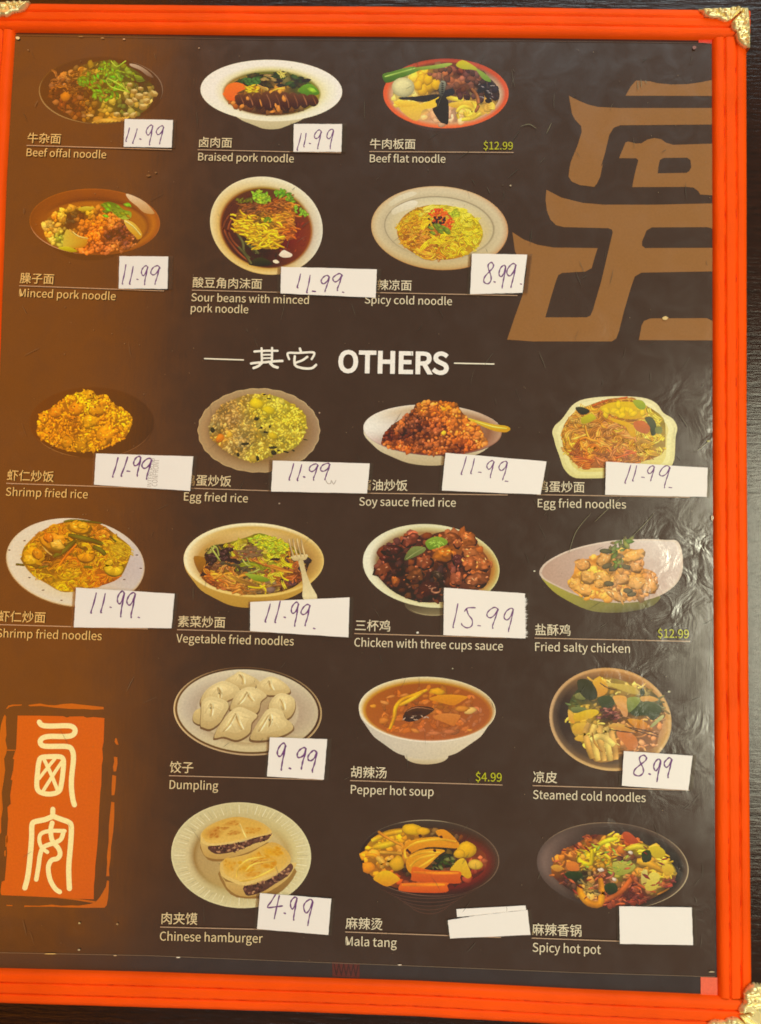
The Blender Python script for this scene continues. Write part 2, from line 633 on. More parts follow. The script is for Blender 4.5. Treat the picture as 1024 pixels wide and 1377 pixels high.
trp = cr([(160, 118), (200, 165), (240, 200), (300, 232), (370, 250), (430, 250), (470, 272), (520, 288), (565, 286), (620, 262),
          (665, 225), (742, 158), (756, 168), (680, 235), (632, 285), (608, 335), (612, 378), (645, 412), (690, 432), (672, 470),
          (690, 540), (720, 590), (765, 625), (830, 655), (872, 655), (872, 400), (860, 200), (845, 108), (500, 110)], 924, 0, 10.24)
bracket(trp, [(946.5, 15.5, 2.6), (953, 18, 2.4), (960, 17, 2.6), (967, 16, 3), (976, 20, 4), (984, 14, 3), (991, 14, 3), (989, 33, 4.2), (997, 24, 3),
              (996, 41, 3), (1001, 34, 3), (1001, 47, 3), (1004, 55, 3), (998, 50, 2)],
        [((942, 12), (972, 22), 1.2, -.8), ((956, 12), (978, 26), 1.2, -.8), ((970, 12), (983, 24), 1.2, -.8), ((984, 11), (996, 16), 1, .8),
         ((985, 30), (1004, 28), 1.2, -.8), ((993, 42), (1006, 38), 1.2, -.8), ((996, 52), (1007, 47), 1.2, -.8), ((1000, 15), (1006, 60), 1.4, .7)],
        'brass corner at the upper right, its top edge bare', outer=cr([(872, 655), (872, 400), (860, 200), (845, 108)], 924, 0, 10.24))
tlp = [(-14, 3.4), (20, 2.2), (40.2, 1.2), (39, 5), (36, 9.5), (31.5, 13.5), (25, 16), (16.5, 17.2), (13, 20), (8.5, 21.6), (2, 20.6), (-3, 24), (-9, 30), (-14, 34)]
bracket(tlp, [(12, 6, 2.6), (21, 5.6, 2.6), (29, 5, 2.4), (4, 11, 3), (16, 12, 2.4), (24, 10.5, 2.2)],
        [((0, 15), (8, 14), 1.2, -.8), ((10, 9), (18, 8), 1.0, -.9), ((19, 9), (27, 8), 1.0, -.9), ((28, 13), (37, 5), 1, .8)],
        'golden brass corner at the upper left, cut by the picture edge')
brp = cr([(290, 891), (345, 850), (400, 832), (470, 842), (520, 850), (560, 812), (640, 796), (700, 808), (760, 850), (800, 885), (722, 776),
          (850, 745), (848, 735), (725, 745), (716, 690), (740, 650), (775, 615), (785, 560), (785, 480), (815, 420), (870, 360), (930, 335),
          (1040, 350), (1060, 1200), (290, 1200)], 924, 1290, 10.24)
bracket(brp, [(1012, 1330, 6), (1006, 1345, 4.5), (1000, 1357, 3.5), (965, 1374, 4), (986, 1372, 5), (1016, 1344, 3), (1019, 1356, 3), (1010, 1362, 3)],
        [((1002, 1336), (1020, 1334), 1, -.7), ((1003, 1342), (1022, 1340), 1, -.7), ((1005, 1350), (1022, 1348), 1, -.7), ((998, 1364), (1022, 1380), 1.2, -1),
         ((1012, 1352), (1024, 1360), 1, .7), ((972, 1372), (978, 1380), 1, -.8)],
        'brass corner at the lower right with two worn lobes')


# ------------------------------------------------------------------ lettering
def glyph(ch):
    if ch == ' ': return 0.224, []
    g_ = GLYPHS[ord(ch)]
    return g_[0] / 1000, [[(c[i] / 1000, c[i + 1] / 1000) for i in range(0, len(c), 2)] for c in g_[1:]]


def text_width(s):
    return sum(glyph(c)[0] for c in s)


def sarea(L):
    return 0.5 * sum(L[i - 1][0] * L[i][1] - L[i][0] * L[i - 1][1] for i in range(len(L)))


def fatten(L, d):
    """moves an outline outward by d"""
    if not d: return L
    n = len(L)
    out = []
    sg = -1 if sarea(L) > 0 else 1
    for i in range(n):
        a, b, c = L[i - 1], L[i], L[(i + 1) % n]
        d1 = Vector((b[0] - a[0], b[1] - a[1])); d2 = Vector((c[0] - b[0], c[1] - b[1]))
        if d1.length < 1e-6 or d2.length < 1e-6:
            out.append(b); continue
        d1.normalize(); d2.normalize()
        nn = Vector((-d1.y - d2.y, d1.x + d2.x))          
        if nn.length < 0.3: out.append(b); continue
        nn.normalize()
        m = 1 / max(0.5, nn.dot(Vector((-d1.y, d1.x))))
        out.append((b[0] + sg * nn.x * d * m, b[1] + sg * nn.y * d * m))
    return out


def text_mesh(name, s, p0, xdir, ydir, size, z, col, mat, parent=None, width=None, bold=0.0, label=None):
    """outlines of the letters as one flat mesh; p0 baseline start (world), size in metres"""
    sx = (width / text_width(s)) if width else size
    k = sx / size
    mb = MB()
    xd, yd = Vector(xdir), Vector(ydir)
    x = 0.0
    for c in s:
        adv, cs = glyph(c)
        raw = [[((x + a) * k, b) for a, b in pts] for pts in cs]
        depth = [sum(1 for q in raw if q is not L and inside(q, *L[0])) for L in raw]
        outer = [fatten(L, bold) for L, d in zip(raw, depth) if d % 2 == 0]
        holes = [fatten(L, -bold) for L, d in zip(raw, depth) if d % 2 == 1]
        for o_ in outer:
            grp = [o_] + [h for h in holes if inside(o_, *h[0]) and not any(q is not o_ and inside(q, *h[0]) and abs(sarea(q)) < abs(sarea(o_)) for q in outer)]
            flat = [p for L in grp for p in L]
            tris = tessellate_polygon([[Vector((a, b, 0)) for a, b in L] for L in grp])
            vs = []
            for a, b in flat:
                p = p0 + xd * (a * size) + yd * (b * size)
                vs.append((p.x, p.y, z))
            fs = []
            for t in tris:
                a, b, c_ = (Vector(vs[i]) for i in t)
                fs.append(tuple(t) if (b - a).cross(c_ - a).z > 0 else tuple(reversed(t)))
            mb.add(vs, fs, [col] * len(vs))
        x += adv
    o = mb.build(name, M[mat], label=label)
    return o

# letter outlines: code point: [advance,contour,...] with x,y pairs in thousandths of the em
GLYPHS = {
 36: [555, [249,-123,315,-123,315,-10,387,12,441,53,476,111,488,184,439,318,331,392,224,451,175,542,183,586,206,620,241,642,288,650,329,646,363,633,424,587,473,641,441,671,405,696,364,714,315,724,315,836,249,836,249,723,183,702,132,663,99,607,87,537,136,415,350,280,399,178,391,131,367,94,328,71,273,63,224,69,179,85,138,108,101,137,58,74,98,43,144,17,195,-2,249,-12]],
 46: [278, [139,-13,185,6,205,56,185,107,139,126,92,107,73,56,92,6]],
 49: [555, [88,0,490,0,490,76,343,76,343,733,273,733,206,703,121,681,121,623,252,623,252,76,88,76]],
 50: [555, [44,0,505,0,505,79,182,72,300,192,391,308,449,420,470,531,455,619,412,687,345,731,256,746,191,738,135,717,86,683,40,639,93,587,126,621,162,648,202,666,245,672,304,661,347,631,372,585,380,527,360,428,298,319,194,195,44,54]],
 52: [555, [340,0,426,0,426,202,524,202,524,275,426,275,426,733,325,733,20,262,20,202,340,202], [340,275,115,275,341,633,345,633,340,500]],
 57: [555, [235,-13,334,9,419,81,479,208,501,398,482,551,430,659,352,724,254,746,173,729,106,681,61,606,44,508,58,408,99,336,163,293,246,278,292,284,336,302,378,330,415,367,397,224,356,130,299,79,232,63,197,67,164,78,134,95,108,119,58,62,92,32,132,8,179,-7], [414,444,376,399,337,369,299,351,261,346,204,358,163,390,138,441,130,508,140,577,166,629,206,663,255,675,318,660,366,616,398,544]],
 66: [657, [101,0,334,0,447,13,535,53,592,121,612,215,601,282,570,334,523,370,463,390,463,395,509,419,542,455,563,501,570,554,551,636,500,692,420,723,318,733,101,733], [193,422,193,660,306,660,382,654,436,633,468,597,479,542,469,492,438,454,383,430,302,422], [193,74,193,350,321,350,407,342,469,318,508,277,521,218,507,154,468,109,405,83,321,74]],
 67: [638, [377,-13,444,-6,503,14,556,47,602,92,551,151,514,116,475,90,430,74,381,68,286,89,214,149,169,244,153,369,170,492,217,586,290,644,384,665,429,660,468,646,503,624,534,596,584,656,547,690,501,719,446,739,383,746,254,720,151,645,83,525,58,366,82,206,149,87,250,13]],
 68: [688, [101,0,288,0,435,25,541,97,607,213,629,369,607,525,541,639,433,709,284,733,101,733], [193,76,193,658,276,658,389,639,470,583,518,493,534,369,518,245,470,153,389,96,276,76]],
 69: [589, [101,0,534,0,534,79,193,79,193,346,471,346,471,425,193,425,193,655,523,655,523,733,101,733]],
 70: [552, [101,0,193,0,193,329,473,329,473,407,193,407,193,655,523,655,523,733,101,733]],
 72: [728, [101,0,193,0,193,346,535,346,535,0,628,0,628,733,535,733,535,426,193,426,193,733,101,733]],
 73: [293, [101,0,193,0,193,733,101,733]],
 77: [812, [101,0,184,0,180,514,172,622,176,622,374,74,436,74,633,622,637,622,625,406,625,0,711,0,711,733,600,733,409,188,405,188,212,733,101,733]],
 78: [723, [101,0,188,0,177,614,181,614,260,463,527,0,622,0,622,733,534,733,538,235,547,120,542,120,463,271,195,733,101,733]],
 79: [742, [371,-13,498,14,596,90,661,210,684,369,661,527,597,646,498,720,371,746,244,720,146,646,81,527,58,369,81,210,146,90,244,14], [371,68,281,89,212,150,168,245,153,369,168,492,212,586,281,644,371,665,461,644,530,586,574,492,589,369,574,245,530,150,461,89]],
 80: [633, [101,0,193,0,193,292,314,292,424,306,509,347,564,417,584,518,564,619,508,686,422,722,310,733,101,733], [193,367,193,658,298,658,383,651,443,628,480,585,492,518,480,450,445,403,386,376,302,367]],
 82: [635, [193,385,193,658,316,658,392,651,448,629,482,589,494,528,482,465,448,421,392,394,316,385], [503,0,607,0,421,321,489,347,541,390,574,451,586,528,567,624,514,688,433,722,330,733,101,733,101,0,193,0,193,311,325,311]],
 83: [596, [304,-13,407,3,486,47,536,114,553,195,541,266,509,320,461,360,255,455,216,479,187,513,176,559,186,603,213,636,257,658,313,665,361,660,405,647,444,625,480,597,528,656,485,692,434,721,376,739,313,746,221,732,148,691,99,630,82,552,96,482,131,429,179,391,385,295,424,269,450,235,459,187,449,138,418,101,370,77,305,68,249,74,195,93,146,122,103,159,48,95,100,50,161,16,229,-5]],
 84: [599, [253,0,346,0,346,655,568,655,568,733,31,733,31,655,253,655]],
 86: [575, [235,0,342,0,575,733,481,733,292,94,288,94,98,733,1,733]],
 97: [563, [217,-13,266,-7,313,10,400,65,408,0,483,0,483,334,472,426,439,496,380,541,295,557,231,550,174,534,82,486,117,423,191,463,234,476,280,481,335,469,369,439,387,395,392,344,243,318,139,277,79,219,59,141,71,76,104,27,154,-3], [243,61,205,66,175,81,154,107,147,147,160,195,201,233,277,263,392,283,392,132,354,101,317,79,281,65]],
 98: [618, [331,-13,420,7,495,64,548,156,567,280,553,394,512,482,444,537,351,557,306,551,261,535,219,511,180,481,184,796,92,796,92,0,165,0,173,56,253,5,292,-8], [316,64,254,76,219,94,184,120,184,406,222,438,258,461,294,475,328,480,394,466,439,425,464,361,472,279,460,189,428,121,378,79]],
 99: [510, [306,-13,354,-8,400,5,443,27,482,55,442,117,384,79,350,67,314,63,246,78,192,120,158,186,146,271,159,356,194,422,249,465,317,480,375,467,425,433,471,493,440,517,404,538,362,552,313,557,213,538,130,482,73,392,52,271,71,151,125,61,206,6]],
 100: [620, [277,-13,324,-7,368,10,445,64,453,0,528,0,528,796,436,796,436,587,441,494,370,540,332,553,288,557,199,537,124,480,72,390,53,271,69,150,114,61,185,6], [297,64,233,78,186,119,157,184,147,272,159,357,193,423,243,465,304,480,337,477,370,467,403,449,436,423,436,138,402,105,368,82,333,69]],
 101: [554, [312,-13,364,-9,411,3,490,42,458,103,395,71,322,60,251,73,196,112,158,171,142,250,508,250,512,302,498,407,456,488,388,539,295,557,205,537,127,480,73,390,52,271,72,151,128,62,210,6], [141,315,159,387,194,440,242,473,297,484,354,473,396,441,423,388,432,315]],
 102: [325, [33,469,107,469,107,0,198,0,198,469,313,469,313,543,198,543,198,629,203,675,217,709,241,729,275,736,305,732,336,721,356,792,314,804,265,809,195,797,146,761,117,704,107,630,107,543,33,538]],
 103: [564, [275,-250,389,-235,476,-194,531,-134,550,-62,538,-4,502,36,443,60,361,67,254,67,179,84,159,126,169,163,194,191,233,177,274,172,352,185,415,223,458,283,473,361,470,395,461,425,429,473,540,473,540,543,351,543,317,553,274,557,196,543,132,505,87,444,71,363,77,317,93,276,142,213,101,172,82,112,96,58,131,23,131,18,97,-8,72,-38,56,-70,51,-105,67,-167,113,-212,184,-240], [274,234,230,243,193,269,168,310,159,363,168,417,193,456,229,481,274,490,320,481,356,457,381,417,390,363,381,310,356,269,319,243], [288,-187,222,-180,172,-161,142,-131,131,-92,144,-45,186,0,256,-8,398,-12,432,-23,453,-45,460,-77,448,-118,413,-153,359,-178]],
 104: [607, [92,0,184,0,184,394,257,456,293,472,332,477,378,469,410,443,429,398,435,332,435,0,526,0,526,344,516,435,486,502,434,543,360,557,308,550,261,530,219,501,180,466,184,796,92,796]],
 105: [275, [92,0,184,0,184,543,92,543], [138,655,182,672,199,716,182,759,138,775,95,759,78,716,95,672]],
 107: [552, [92,0,182,0,182,143,284,262,443,0,542,0,337,324,518,543,416,543,186,257,182,257,182,796,92,796]],
 108: [284, [188,-13,241,-5,228,65,209,63,191,72,184,102,184,796,92,796,92,108,97,57,115,19,144,-5]],
 109: [926, [92,0,184,0,184,394,220,431,255,456,288,472,320,477,365,469,396,443,415,398,421,332,421,0,512,0,512,394,549,431,584,456,617,472,649,477,694,469,725,443,744,398,750,332,750,0,841,0,841,344,831,435,801,502,749,543,677,557,629,549,583,528,540,495,497,453,476,496,445,529,403,550,347,557,300,550,256,530,216,500,176,464,167,543,92,543]],
 110: [610, [92,0,184,0,184,394,257,456,293,472,332,477,378,469,410,443,429,398,435,332,435,0,526,0,526,344,516,435,486,502,434,543,360,557,308,550,260,530,218,500,176,464,167,543,92,543]],
 111: [606, [303,-13,398,6,478,62,533,151,554,271,533,392,478,482,398,538,303,557,208,538,128,482,73,392,52,271,73,151,128,61,208,6], [303,63,239,78,189,120,157,186,146,271,157,356,189,422,239,465,303,480,367,465,417,422,450,356,461,271,450,186,417,120,367,78]],
 112: [620, [92,-229,184,-229,181,50,218,23,256,3,294,-9,331,-13,420,7,495,64,548,156,567,280,553,394,512,482,444,537,351,557,304,551,259,534,176,480,167,543,92,543], [316,64,255,76,220,94,184,120,184,406,259,461,294,475,328,480,394,466,439,425,464,361,472,279,460,189,428,121,378,79]],
 114: [388, [92,0,184,0,184,349,214,407,249,446,285,468,320,475,373,466,390,545,364,554,332,557,288,549,247,526,210,491,176,444,167,543,92,543]],
 115: [468, [234,-13,319,0,381,35,418,86,431,148,416,213,378,258,325,289,185,349,159,374,149,407,155,437,174,463,205,480,250,486,284,482,345,457,373,438,417,495,383,519,343,539,298,552,249,557,170,545,111,512,74,463,62,403,76,343,112,300,163,269,265,228,305,207,333,179,344,143,337,110,317,83,284,65,237,58,191,63,150,76,76,123,32,62,74,32,123,8,177,-7]],
 116: [377, [262,-13,314,-7,363,7,345,76,315,65,283,61,243,68,217,88,203,121,199,165,199,469,347,469,347,543,199,543,199,696,123,696,113,543,27,538,27,469,108,469,108,168,116,94,142,37,189,0]],
 117: [607, [251,-13,303,-6,349,14,391,45,433,85,440,0,516,0,516,543,425,543,425,158,388,117,353,88,317,71,278,66,232,74,200,100,182,145,176,210,176,543,84,543,84,199,94,107,124,41,176,1]],
 119: [802, [178,0,284,0,398,449,403,449,518,0,629,0,776,543,688,543,609,229,576,78,571,78,448,543,359,543,238,78,233,78,201,229,120,543,27,543]],
 121: [521, [101,-234,173,-220,229,-180,271,-120,304,-46,508,543,419,543,321,242,277,88,272,88,108,543,13,543,231,-1,199,-89,172,-126,139,-150,97,-159,55,-150,37,-223,66,-231]],
 19977: [1000, [123,743,123,667,879,667,879,743], [187,416,187,341,801,341,801,416], [65,69,65,-7,934,-7,934,69]],
 20161: [1000, [389,671,389,592,909,592,909,671], [331,71,331,-7,953,-7,953,71], [295,838,244,722,182,612,111,513,35,429,81,354,186,479,186,-78,261,-78,261,595,368,815]],
 20937: [1000, [431,506,783,506,783,358,431,358], [395,240,331,121,254,17,314,-28,393,86,464,218], [743,212,870,-12,936,21,806,239], [49,768,158,569,182,512,250,554,192,674,112,802], [37,4,111,-29,259,314,194,348], [541,822,584,725,297,725,297,653,925,653,925,725,667,725,614,842], [360,571,360,294,572,294,568,-6,435,-9,462,-77,585,-72,611,-66,643,-42,651,5,651,294,859,294,859,571]],
 21348: [1000, [450,840,450,580,112,580,112,-80,183,-80,183,-32,816,-32,816,-77,890,-77,890,580,526,580,526,677,929,677,929,745,526,745,526,840], [183,34,183,514,816,514,816,34], [269,416,463,288,352,202,232,133,298,77,470,194,524,241,660,119,693,82,750,144,631,256,581,295,691,425,722,472,645,500,555,379,519,341,319,469]],
 22841: [1000, [178,574,248,424,260,381,331,402,273,544,245,592], [737,595,629,397,689,378,811,573], [464,839,464,690,90,690,90,617,463,617,450,423,440,366,58,366,58,291,420,291,372,191,297,106,191,38,46,-15,93,-80,251,-18,367,61,447,159,498,276,567,154,657,54,769,-22,905,-75,954,-8,826,36,720,102,634,187,570,291,942,291,942,366,520,366,542,617,908,617,908,690,543,690,544,839]],
 23376: [1000, [465,540,465,395,51,395,51,320,465,320,465,20,459,2,261,-2,293,-80,458,-73,491,-66,532,-38,543,19,543,320,953,320,953,395,543,395,543,501,718,608,873,734,816,777,799,772,151,772,151,698,716,698,595,612]],
 26434: [1000, [263,211,224,158,176,109,64,28,125,-26,241,69,293,127,338,188], [637,179,793,28,830,-17,896,21,754,167,700,213], [386,840,366,722,102,722,102,650,342,650,302,583,243,526,159,478,47,441,89,379,218,427,313,488,379,563,422,650,647,650,652,461,668,431,698,415,858,411,900,418,927,442,944,489,952,567,885,596,877,500,866,485,755,481,728,486,722,509,722,722,443,722,462,840], [70,337,70,266,456,266,456,11,451,-2,307,-6,333,-78,466,-73,493,-66,526,-40,535,10,535,266,926,266,926,337,535,337,535,430,456,430,456,337]],
 26479: [1000, [707,490,828,372,922,258,976,309,880,421,756,534], [394,756,394,685,687,685,625,567,546,463,455,373,351,300,404,237,525,332,632,449,632,-79,706,-79,706,558,770,685,958,685,958,756], [207,840,207,626,52,626,52,554,197,554,166,448,126,344,78,250,28,175,67,107,142,237,207,401,207,-79,280,-79,280,437,362,326,406,385,280,517,280,554,414,554,414,626,280,626,280,840]],
 26495: [1000, [197,840,197,647,58,647,58,577,191,577,162,471,124,366,80,271,32,197,71,125,139,255,197,421,197,-79,267,-79,267,456,339,309,385,366,267,546,267,577,387,577,387,647,267,647,267,840], [879,821,788,793,550,756,428,746,425,372,409,231,372,89,306,-40,368,-82,434,48,475,193,495,340,501,476,531,476,586,298,622,218,664,144,614,92,559,48,440,-19,486,-80,604,-11,708,82,802,-13,856,-51,915,-82,967,-18,907,11,851,47,801,91,756,141,807,222,850,313,885,417,911,533,864,547,501,544,501,685,732,711,839,732,929,761], [827,476,779,329,710,204,645,332,598,476]],
 27748: [1000, [96,774,237,690,272,662,317,722,187,803,138,827], [46,499,188,416,223,388,267,449,137,530,88,553], [74,-16,141,-60,295,261,235,305], [381,434,411,443,521,446,482,366,432,295,373,233,305,183,363,138,434,197,498,269,553,352,595,446,712,446,653,294,573,162,473,52,352,-35,411,-80,533,16,637,136,720,280,784,446,862,446,831,129,814,49,794,10,779,-1,663,0,683,-71,791,-71,828,-61,859,-36,883,13,904,106,940,517,522,517,684,624,851,756,795,799,781,793,344,793,344,722,695,722,429,537,350,505]],
 27819: [1000, [92,774,230,687,263,659,307,720,182,804,135,828], [38,499,180,420,215,394,257,456,127,533,79,555], [72,-16,136,-65,309,263,252,311], [339,434,339,361,544,361,488,262,420,170,344,91,264,30,318,-28,394,35,466,115,533,207,590,308,590,-79,666,-79,666,307,719,210,780,120,846,41,915,-23,970,37,896,98,825,175,762,265,711,361,930,361,930,434,666,434,666,603,947,603,947,676,666,676,666,840,590,840,590,676,313,676,313,603,590,603,590,434]],
 27833: [1000, [93,773,247,686,286,658,331,721,136,828], [42,499,192,415,230,388,272,451,83,554], [76,-16,141,-65,297,220,240,268], [603,54,438,54,438,274,603,274], [676,54,676,274,848,274,848,54], [367,631,367,-77,438,-77,438,-18,848,-18,848,-71,921,-71,921,631,676,631,676,838,603,838,603,631], [603,347,438,347,438,558,603,558], [676,347,676,558,848,558,848,347]],
 28818: [1000, [82,635,68,507,38,391,96,368,126,494,139,628], [356,665,283,456,329,435,418,640], [493,670,462,507,416,368,479,337,528,484,563,657], [775,662,842,520,887,387,955,412,909,544,839,684], [839,351,768,219,665,116,530,40,360,-11,401,-77,580,-17,724,68,833,183,909,329], [633,840,633,221,705,221,705,840], [195,835,190,354,170,218,124,88,41,-30,94,-84,148,-18,190,52,220,126,241,202,357,59,407,115,255,279,266,493,266,835]],
 28907: [1000, [274,263,216,185,138,117,196,81,273,153,332,235], [784,253,661,118,715,88,848,223], [109,784,272,693,310,747,146,832], [55,611,221,527,259,581,93,659], [84,320,127,264,308,475,274,527], [474,293,442,177,374,88,251,23,52,-18,86,-79,246,-46,363,1,446,61,500,137,566,50,656,-14,773,-56,921,-80,962,-14,800,8,676,52,587,122,532,221,546,293], [380,547,410,556,515,559,476,504,429,453,379,410,327,377,370,329,431,373,488,429,539,492,580,559,693,559,660,491,619,428,573,374,522,333,571,283,628,336,679,403,723,479,757,559,851,559,829,408,804,347,773,337,689,342,706,281,802,280,834,287,860,305,879,336,908,472,925,619,537,619,752,731,827,777,774,818,753,809,348,809,348,751,665,751,458,646,355,613]],
 29275: [1000, [472,840,472,657,260,657,309,798,232,813,199,712,158,616,108,530,52,458,123,418,227,584,472,584,472,345,52,345,52,271,472,271,472,-79,551,-79,551,271,950,271,950,345,551,345,551,584,894,584,894,657,551,657,551,840]],
 30382: [1000, [148,703,144,339,129,213,93,88,29,-27,90,-76,151,28,190,143,212,262,221,377,305,377,344,299,391,227,443,163,503,105,352,36,184,-10,228,-79,406,-25,489,12,567,56,642,11,725,-27,815,-58,913,-82,960,-13,783,33,705,65,633,103,704,167,766,241,817,326,859,423,810,450,566,447,566,631,823,631,766,502,834,481,927,691,870,707,566,703,566,841,489,841,489,703], [384,377,757,377,721,309,677,249,626,195,569,148,512,197,463,251,420,311], [489,631,489,447,223,447,223,631]],
 30416: [1000, [135,291,135,15,52,15,52,-51,944,-51,944,15,870,15,870,291], [206,15,206,223,356,223,356,15], [424,15,424,223,576,223,576,15], [643,15,643,223,796,223,796,15], [600,839,600,329,677,329,677,622,861,496,906,459,953,522,707,686,677,651,677,839], [268,840,268,690,78,690,78,623,268,623,268,443,53,416,63,345,536,413,534,480,343,453,343,623,514,623,514,690,343,690,343,840]],
 32032: [1000, [636,86,832,-28,880,-64,939,-18,757,94,691,127], [293,128,180,49,46,-15,104,-66,239,8,362,101], [193,294,440,316,125,205,98,201,116,135,479,165,475,-4,327,-7,355,-77,483,-72,510,-65,543,-40,552,6,552,169,801,183,867,118,926,159,782,279,728,315,673,279,739,233,328,213,535,290,740,388,688,436,569,374,337,362,495,444,471,463,950,463,950,523,536,523,536,588,844,588,844,645,536,645,536,709,903,709,903,767,536,767,536,841,461,841,461,767,105,767,105,709,461,709,461,645,160,645,160,588,461,588,461,523,54,523,54,463,406,463,243,378,173,358]],
 32905: [1000, [96,692,96,-80,171,-80,171,619,444,619,413,547,366,485,301,432,213,390,258,334,334,370,396,412,445,462,483,517,681,385,730,346,780,405,511,580,524,619,830,619,830,17,825,-1,661,-5,685,-82,831,-75,861,-68,895,-39,904,15,904,692,540,692,557,837,478,837,462,692], [472,405,447,316,400,231,324,158,209,101,254,45,333,81,398,125,448,175,487,230,673,86,718,44,773,99,518,294,549,405]],
 32993: [1000, [845,715,845,558,647,558,647,715], [573,784,569,328,551,198,508,72,431,-42,494,-83,551,-7,591,79,619,169,636,261,845,261,845,21,840,5,699,1,723,-73,853,-67,879,-59,909,-31,918,20,918,784], [845,491,845,329,643,329,647,491], [100,394,100,-21,174,-21,174,50,464,50,464,394,323,394,323,574,508,574,508,647,323,647,323,841,247,841,247,647,56,647,56,574,247,574,247,394], [174,328,390,328,390,116,174,116]],
 33226: [1000, [550,757,754,757,754,661,550,661], [481,813,481,606,825,606,825,813], [449,504,573,504,573,395,449,395], [735,504,865,504,865,395,735,395], [100,803,98,323,90,195,69,67,31,-49,90,-82,118,-5,151,169,159,259,283,259,279,-1,265,-6,171,-4,191,-73,296,-66,317,-59,342,-34,349,12,349,803], [165,735,283,735,283,569,165,569], [165,500,283,500,283,329,163,329], [374,262,374,198,582,198,537,141,482,89,422,44,360,10,407,-45,466,-8,523,39,577,95,623,155,623,-80,693,-80,693,164,741,103,796,46,855,-2,915,-40,965,16,903,49,842,92,786,143,740,198,944,198,944,262,693,262,693,339,927,339,927,559,676,559,676,341,634,341,634,559,391,559,391,339,623,339,623,262]],
 33756: [1000, [811,645,665,620,287,587,91,579,108,514,512,535,706,556,871,586], [136,462,211,347,225,312,292,341,228,453,199,489], [412,489,463,379,471,347,542,371,499,476,478,510], [807,526,724,375,694,332,752,305,883,498], [629,840,629,770,370,770,370,840,294,840,294,770,61,770,61,703,294,703,294,623,370,623,370,703,629,703,629,634,705,634,705,703,942,703,942,770,705,770,705,840], [459,341,459,264,58,264,58,196,391,196,315,136,226,82,130,38,34,4,86,-61,186,-20,286,34,379,99,459,171,459,-80,537,-80,537,173,615,101,707,37,808,-15,911,-55,962,11,862,42,765,85,676,137,601,196,946,196,946,264,537,264,537,341]],
 34430: [1000, [411,771,411,698,619,698,619,-79,693,-79,693,456,891,289,942,345,693,541,693,698,956,698,956,771], [333,218,373,102,287,89,287,294,428,294,428,653,287,653,287,832,218,832,218,653,80,653,80,241,143,241,143,294,219,294,219,78,32,51,44,-21,391,37,405,-32,468,-13,418,173,393,236], [143,591,223,591,223,356,143,356], [282,591,365,591,365,356,282,356]],
 34507: [1000, [254,704,218,619,168,545,106,483,35,435,71,362,128,402,180,449,227,502,268,562,333,499,417,461,523,443,933,438,959,506,537,508,537,595,775,595,775,650,537,650,537,731,828,731,780,630,845,613,925,782,871,797,102,794,102,731,462,731,462,518,410,532,365,552,327,580,296,617,324,687], [225,293,464,293,464,193,225,193], [538,293,775,293,775,193,538,193], [67,23,72,-50,818,-19,905,-92,955,-44,718,134,850,134,850,351,538,351,538,417,464,417,464,351,154,351,154,134,464,134,464,31], [665,95,744,39,538,33,538,134,710,134]],
 35282: [1000, [266,540,486,540,486,414,266,414], [263,608,346,710,628,710,547,608], [799,540,799,414,562,414,562,540], [337,843,291,764,228,682,150,602,56,529,112,474,190,537,186,260,170,157,132,57,66,-34,123,-88,168,-35,203,24,228,86,246,151,486,151,486,-58,562,-58,562,151,799,151,799,18,794,2,636,-2,663,-77,804,-70,833,-63,866,-35,875,17,875,608,635,608,736,742,685,778,389,774,420,827], [266,348,486,348,486,218,258,218], [799,348,799,218,562,218,562,348]],
 35910: [1000, [78,788,78,719,917,719,917,788], [243,244,319,42,392,64,337,213,312,263], [247,541,734,541,734,355,247,355], [170,612,170,285,815,285,815,612], [676,262,598,81,567,25,56,25,56,-44,943,-44,943,25,644,25,759,241]],
 36771: [1000, [94,617,162,449,221,475,150,639], [470,560,470,290,630,290,578,209,514,134,442,69,367,20,418,-36,482,10,545,68,604,135,656,208,656,-81,729,-81,729,222,823,81,875,21,927,-27,978,30,918,79,858,143,803,215,757,290,925,290,925,560,729,560,729,656,951,656,951,723,729,723,729,841,656,841,656,723,450,723,450,656,656,656,656,560], [537,500,656,500,656,349,537,349], [729,500,855,500,855,349,729,349], [181,820,248,710,57,710,57,646,432,646,432,710,274,710,315,731,241,846], [68,265,68,201,210,201,201,140,180,78,141,20,79,-31,127,-82,199,-19,245,52,271,127,281,201,423,201,423,265,283,265,283,375,442,375,442,438,329,438,413,617,343,634,265,438,44,438,44,375,211,375,211,265]],
 37221: [1000, [123,158,384,158,384,54,123,54], [123,214,123,299,149,274,187,321,211,372,223,424,226,553,280,553,280,364,291,317,332,307,384,307,384,214], [44,801,44,737,170,737,170,618,64,618,64,-76,123,-76,123,-7,384,-7,384,-62,445,-62,445,618,337,618,337,737,460,737,460,801], [225,618,225,737,282,737,282,618], [123,311,123,553,183,553,181,433,173,391,154,350], [323,553,384,553,384,353,325,353], [870,827,794,797,599,746,496,726,519,665,684,696,684,517,490,517,490,446,649,446,613,353,567,263,516,182,462,117,502,47,554,112,603,193,684,378,684,-79,755,-79,755,382,825,203,866,127,910,64,965,118,916,181,869,261,827,351,793,446,943,446,943,517,755,517,755,712,924,767]],
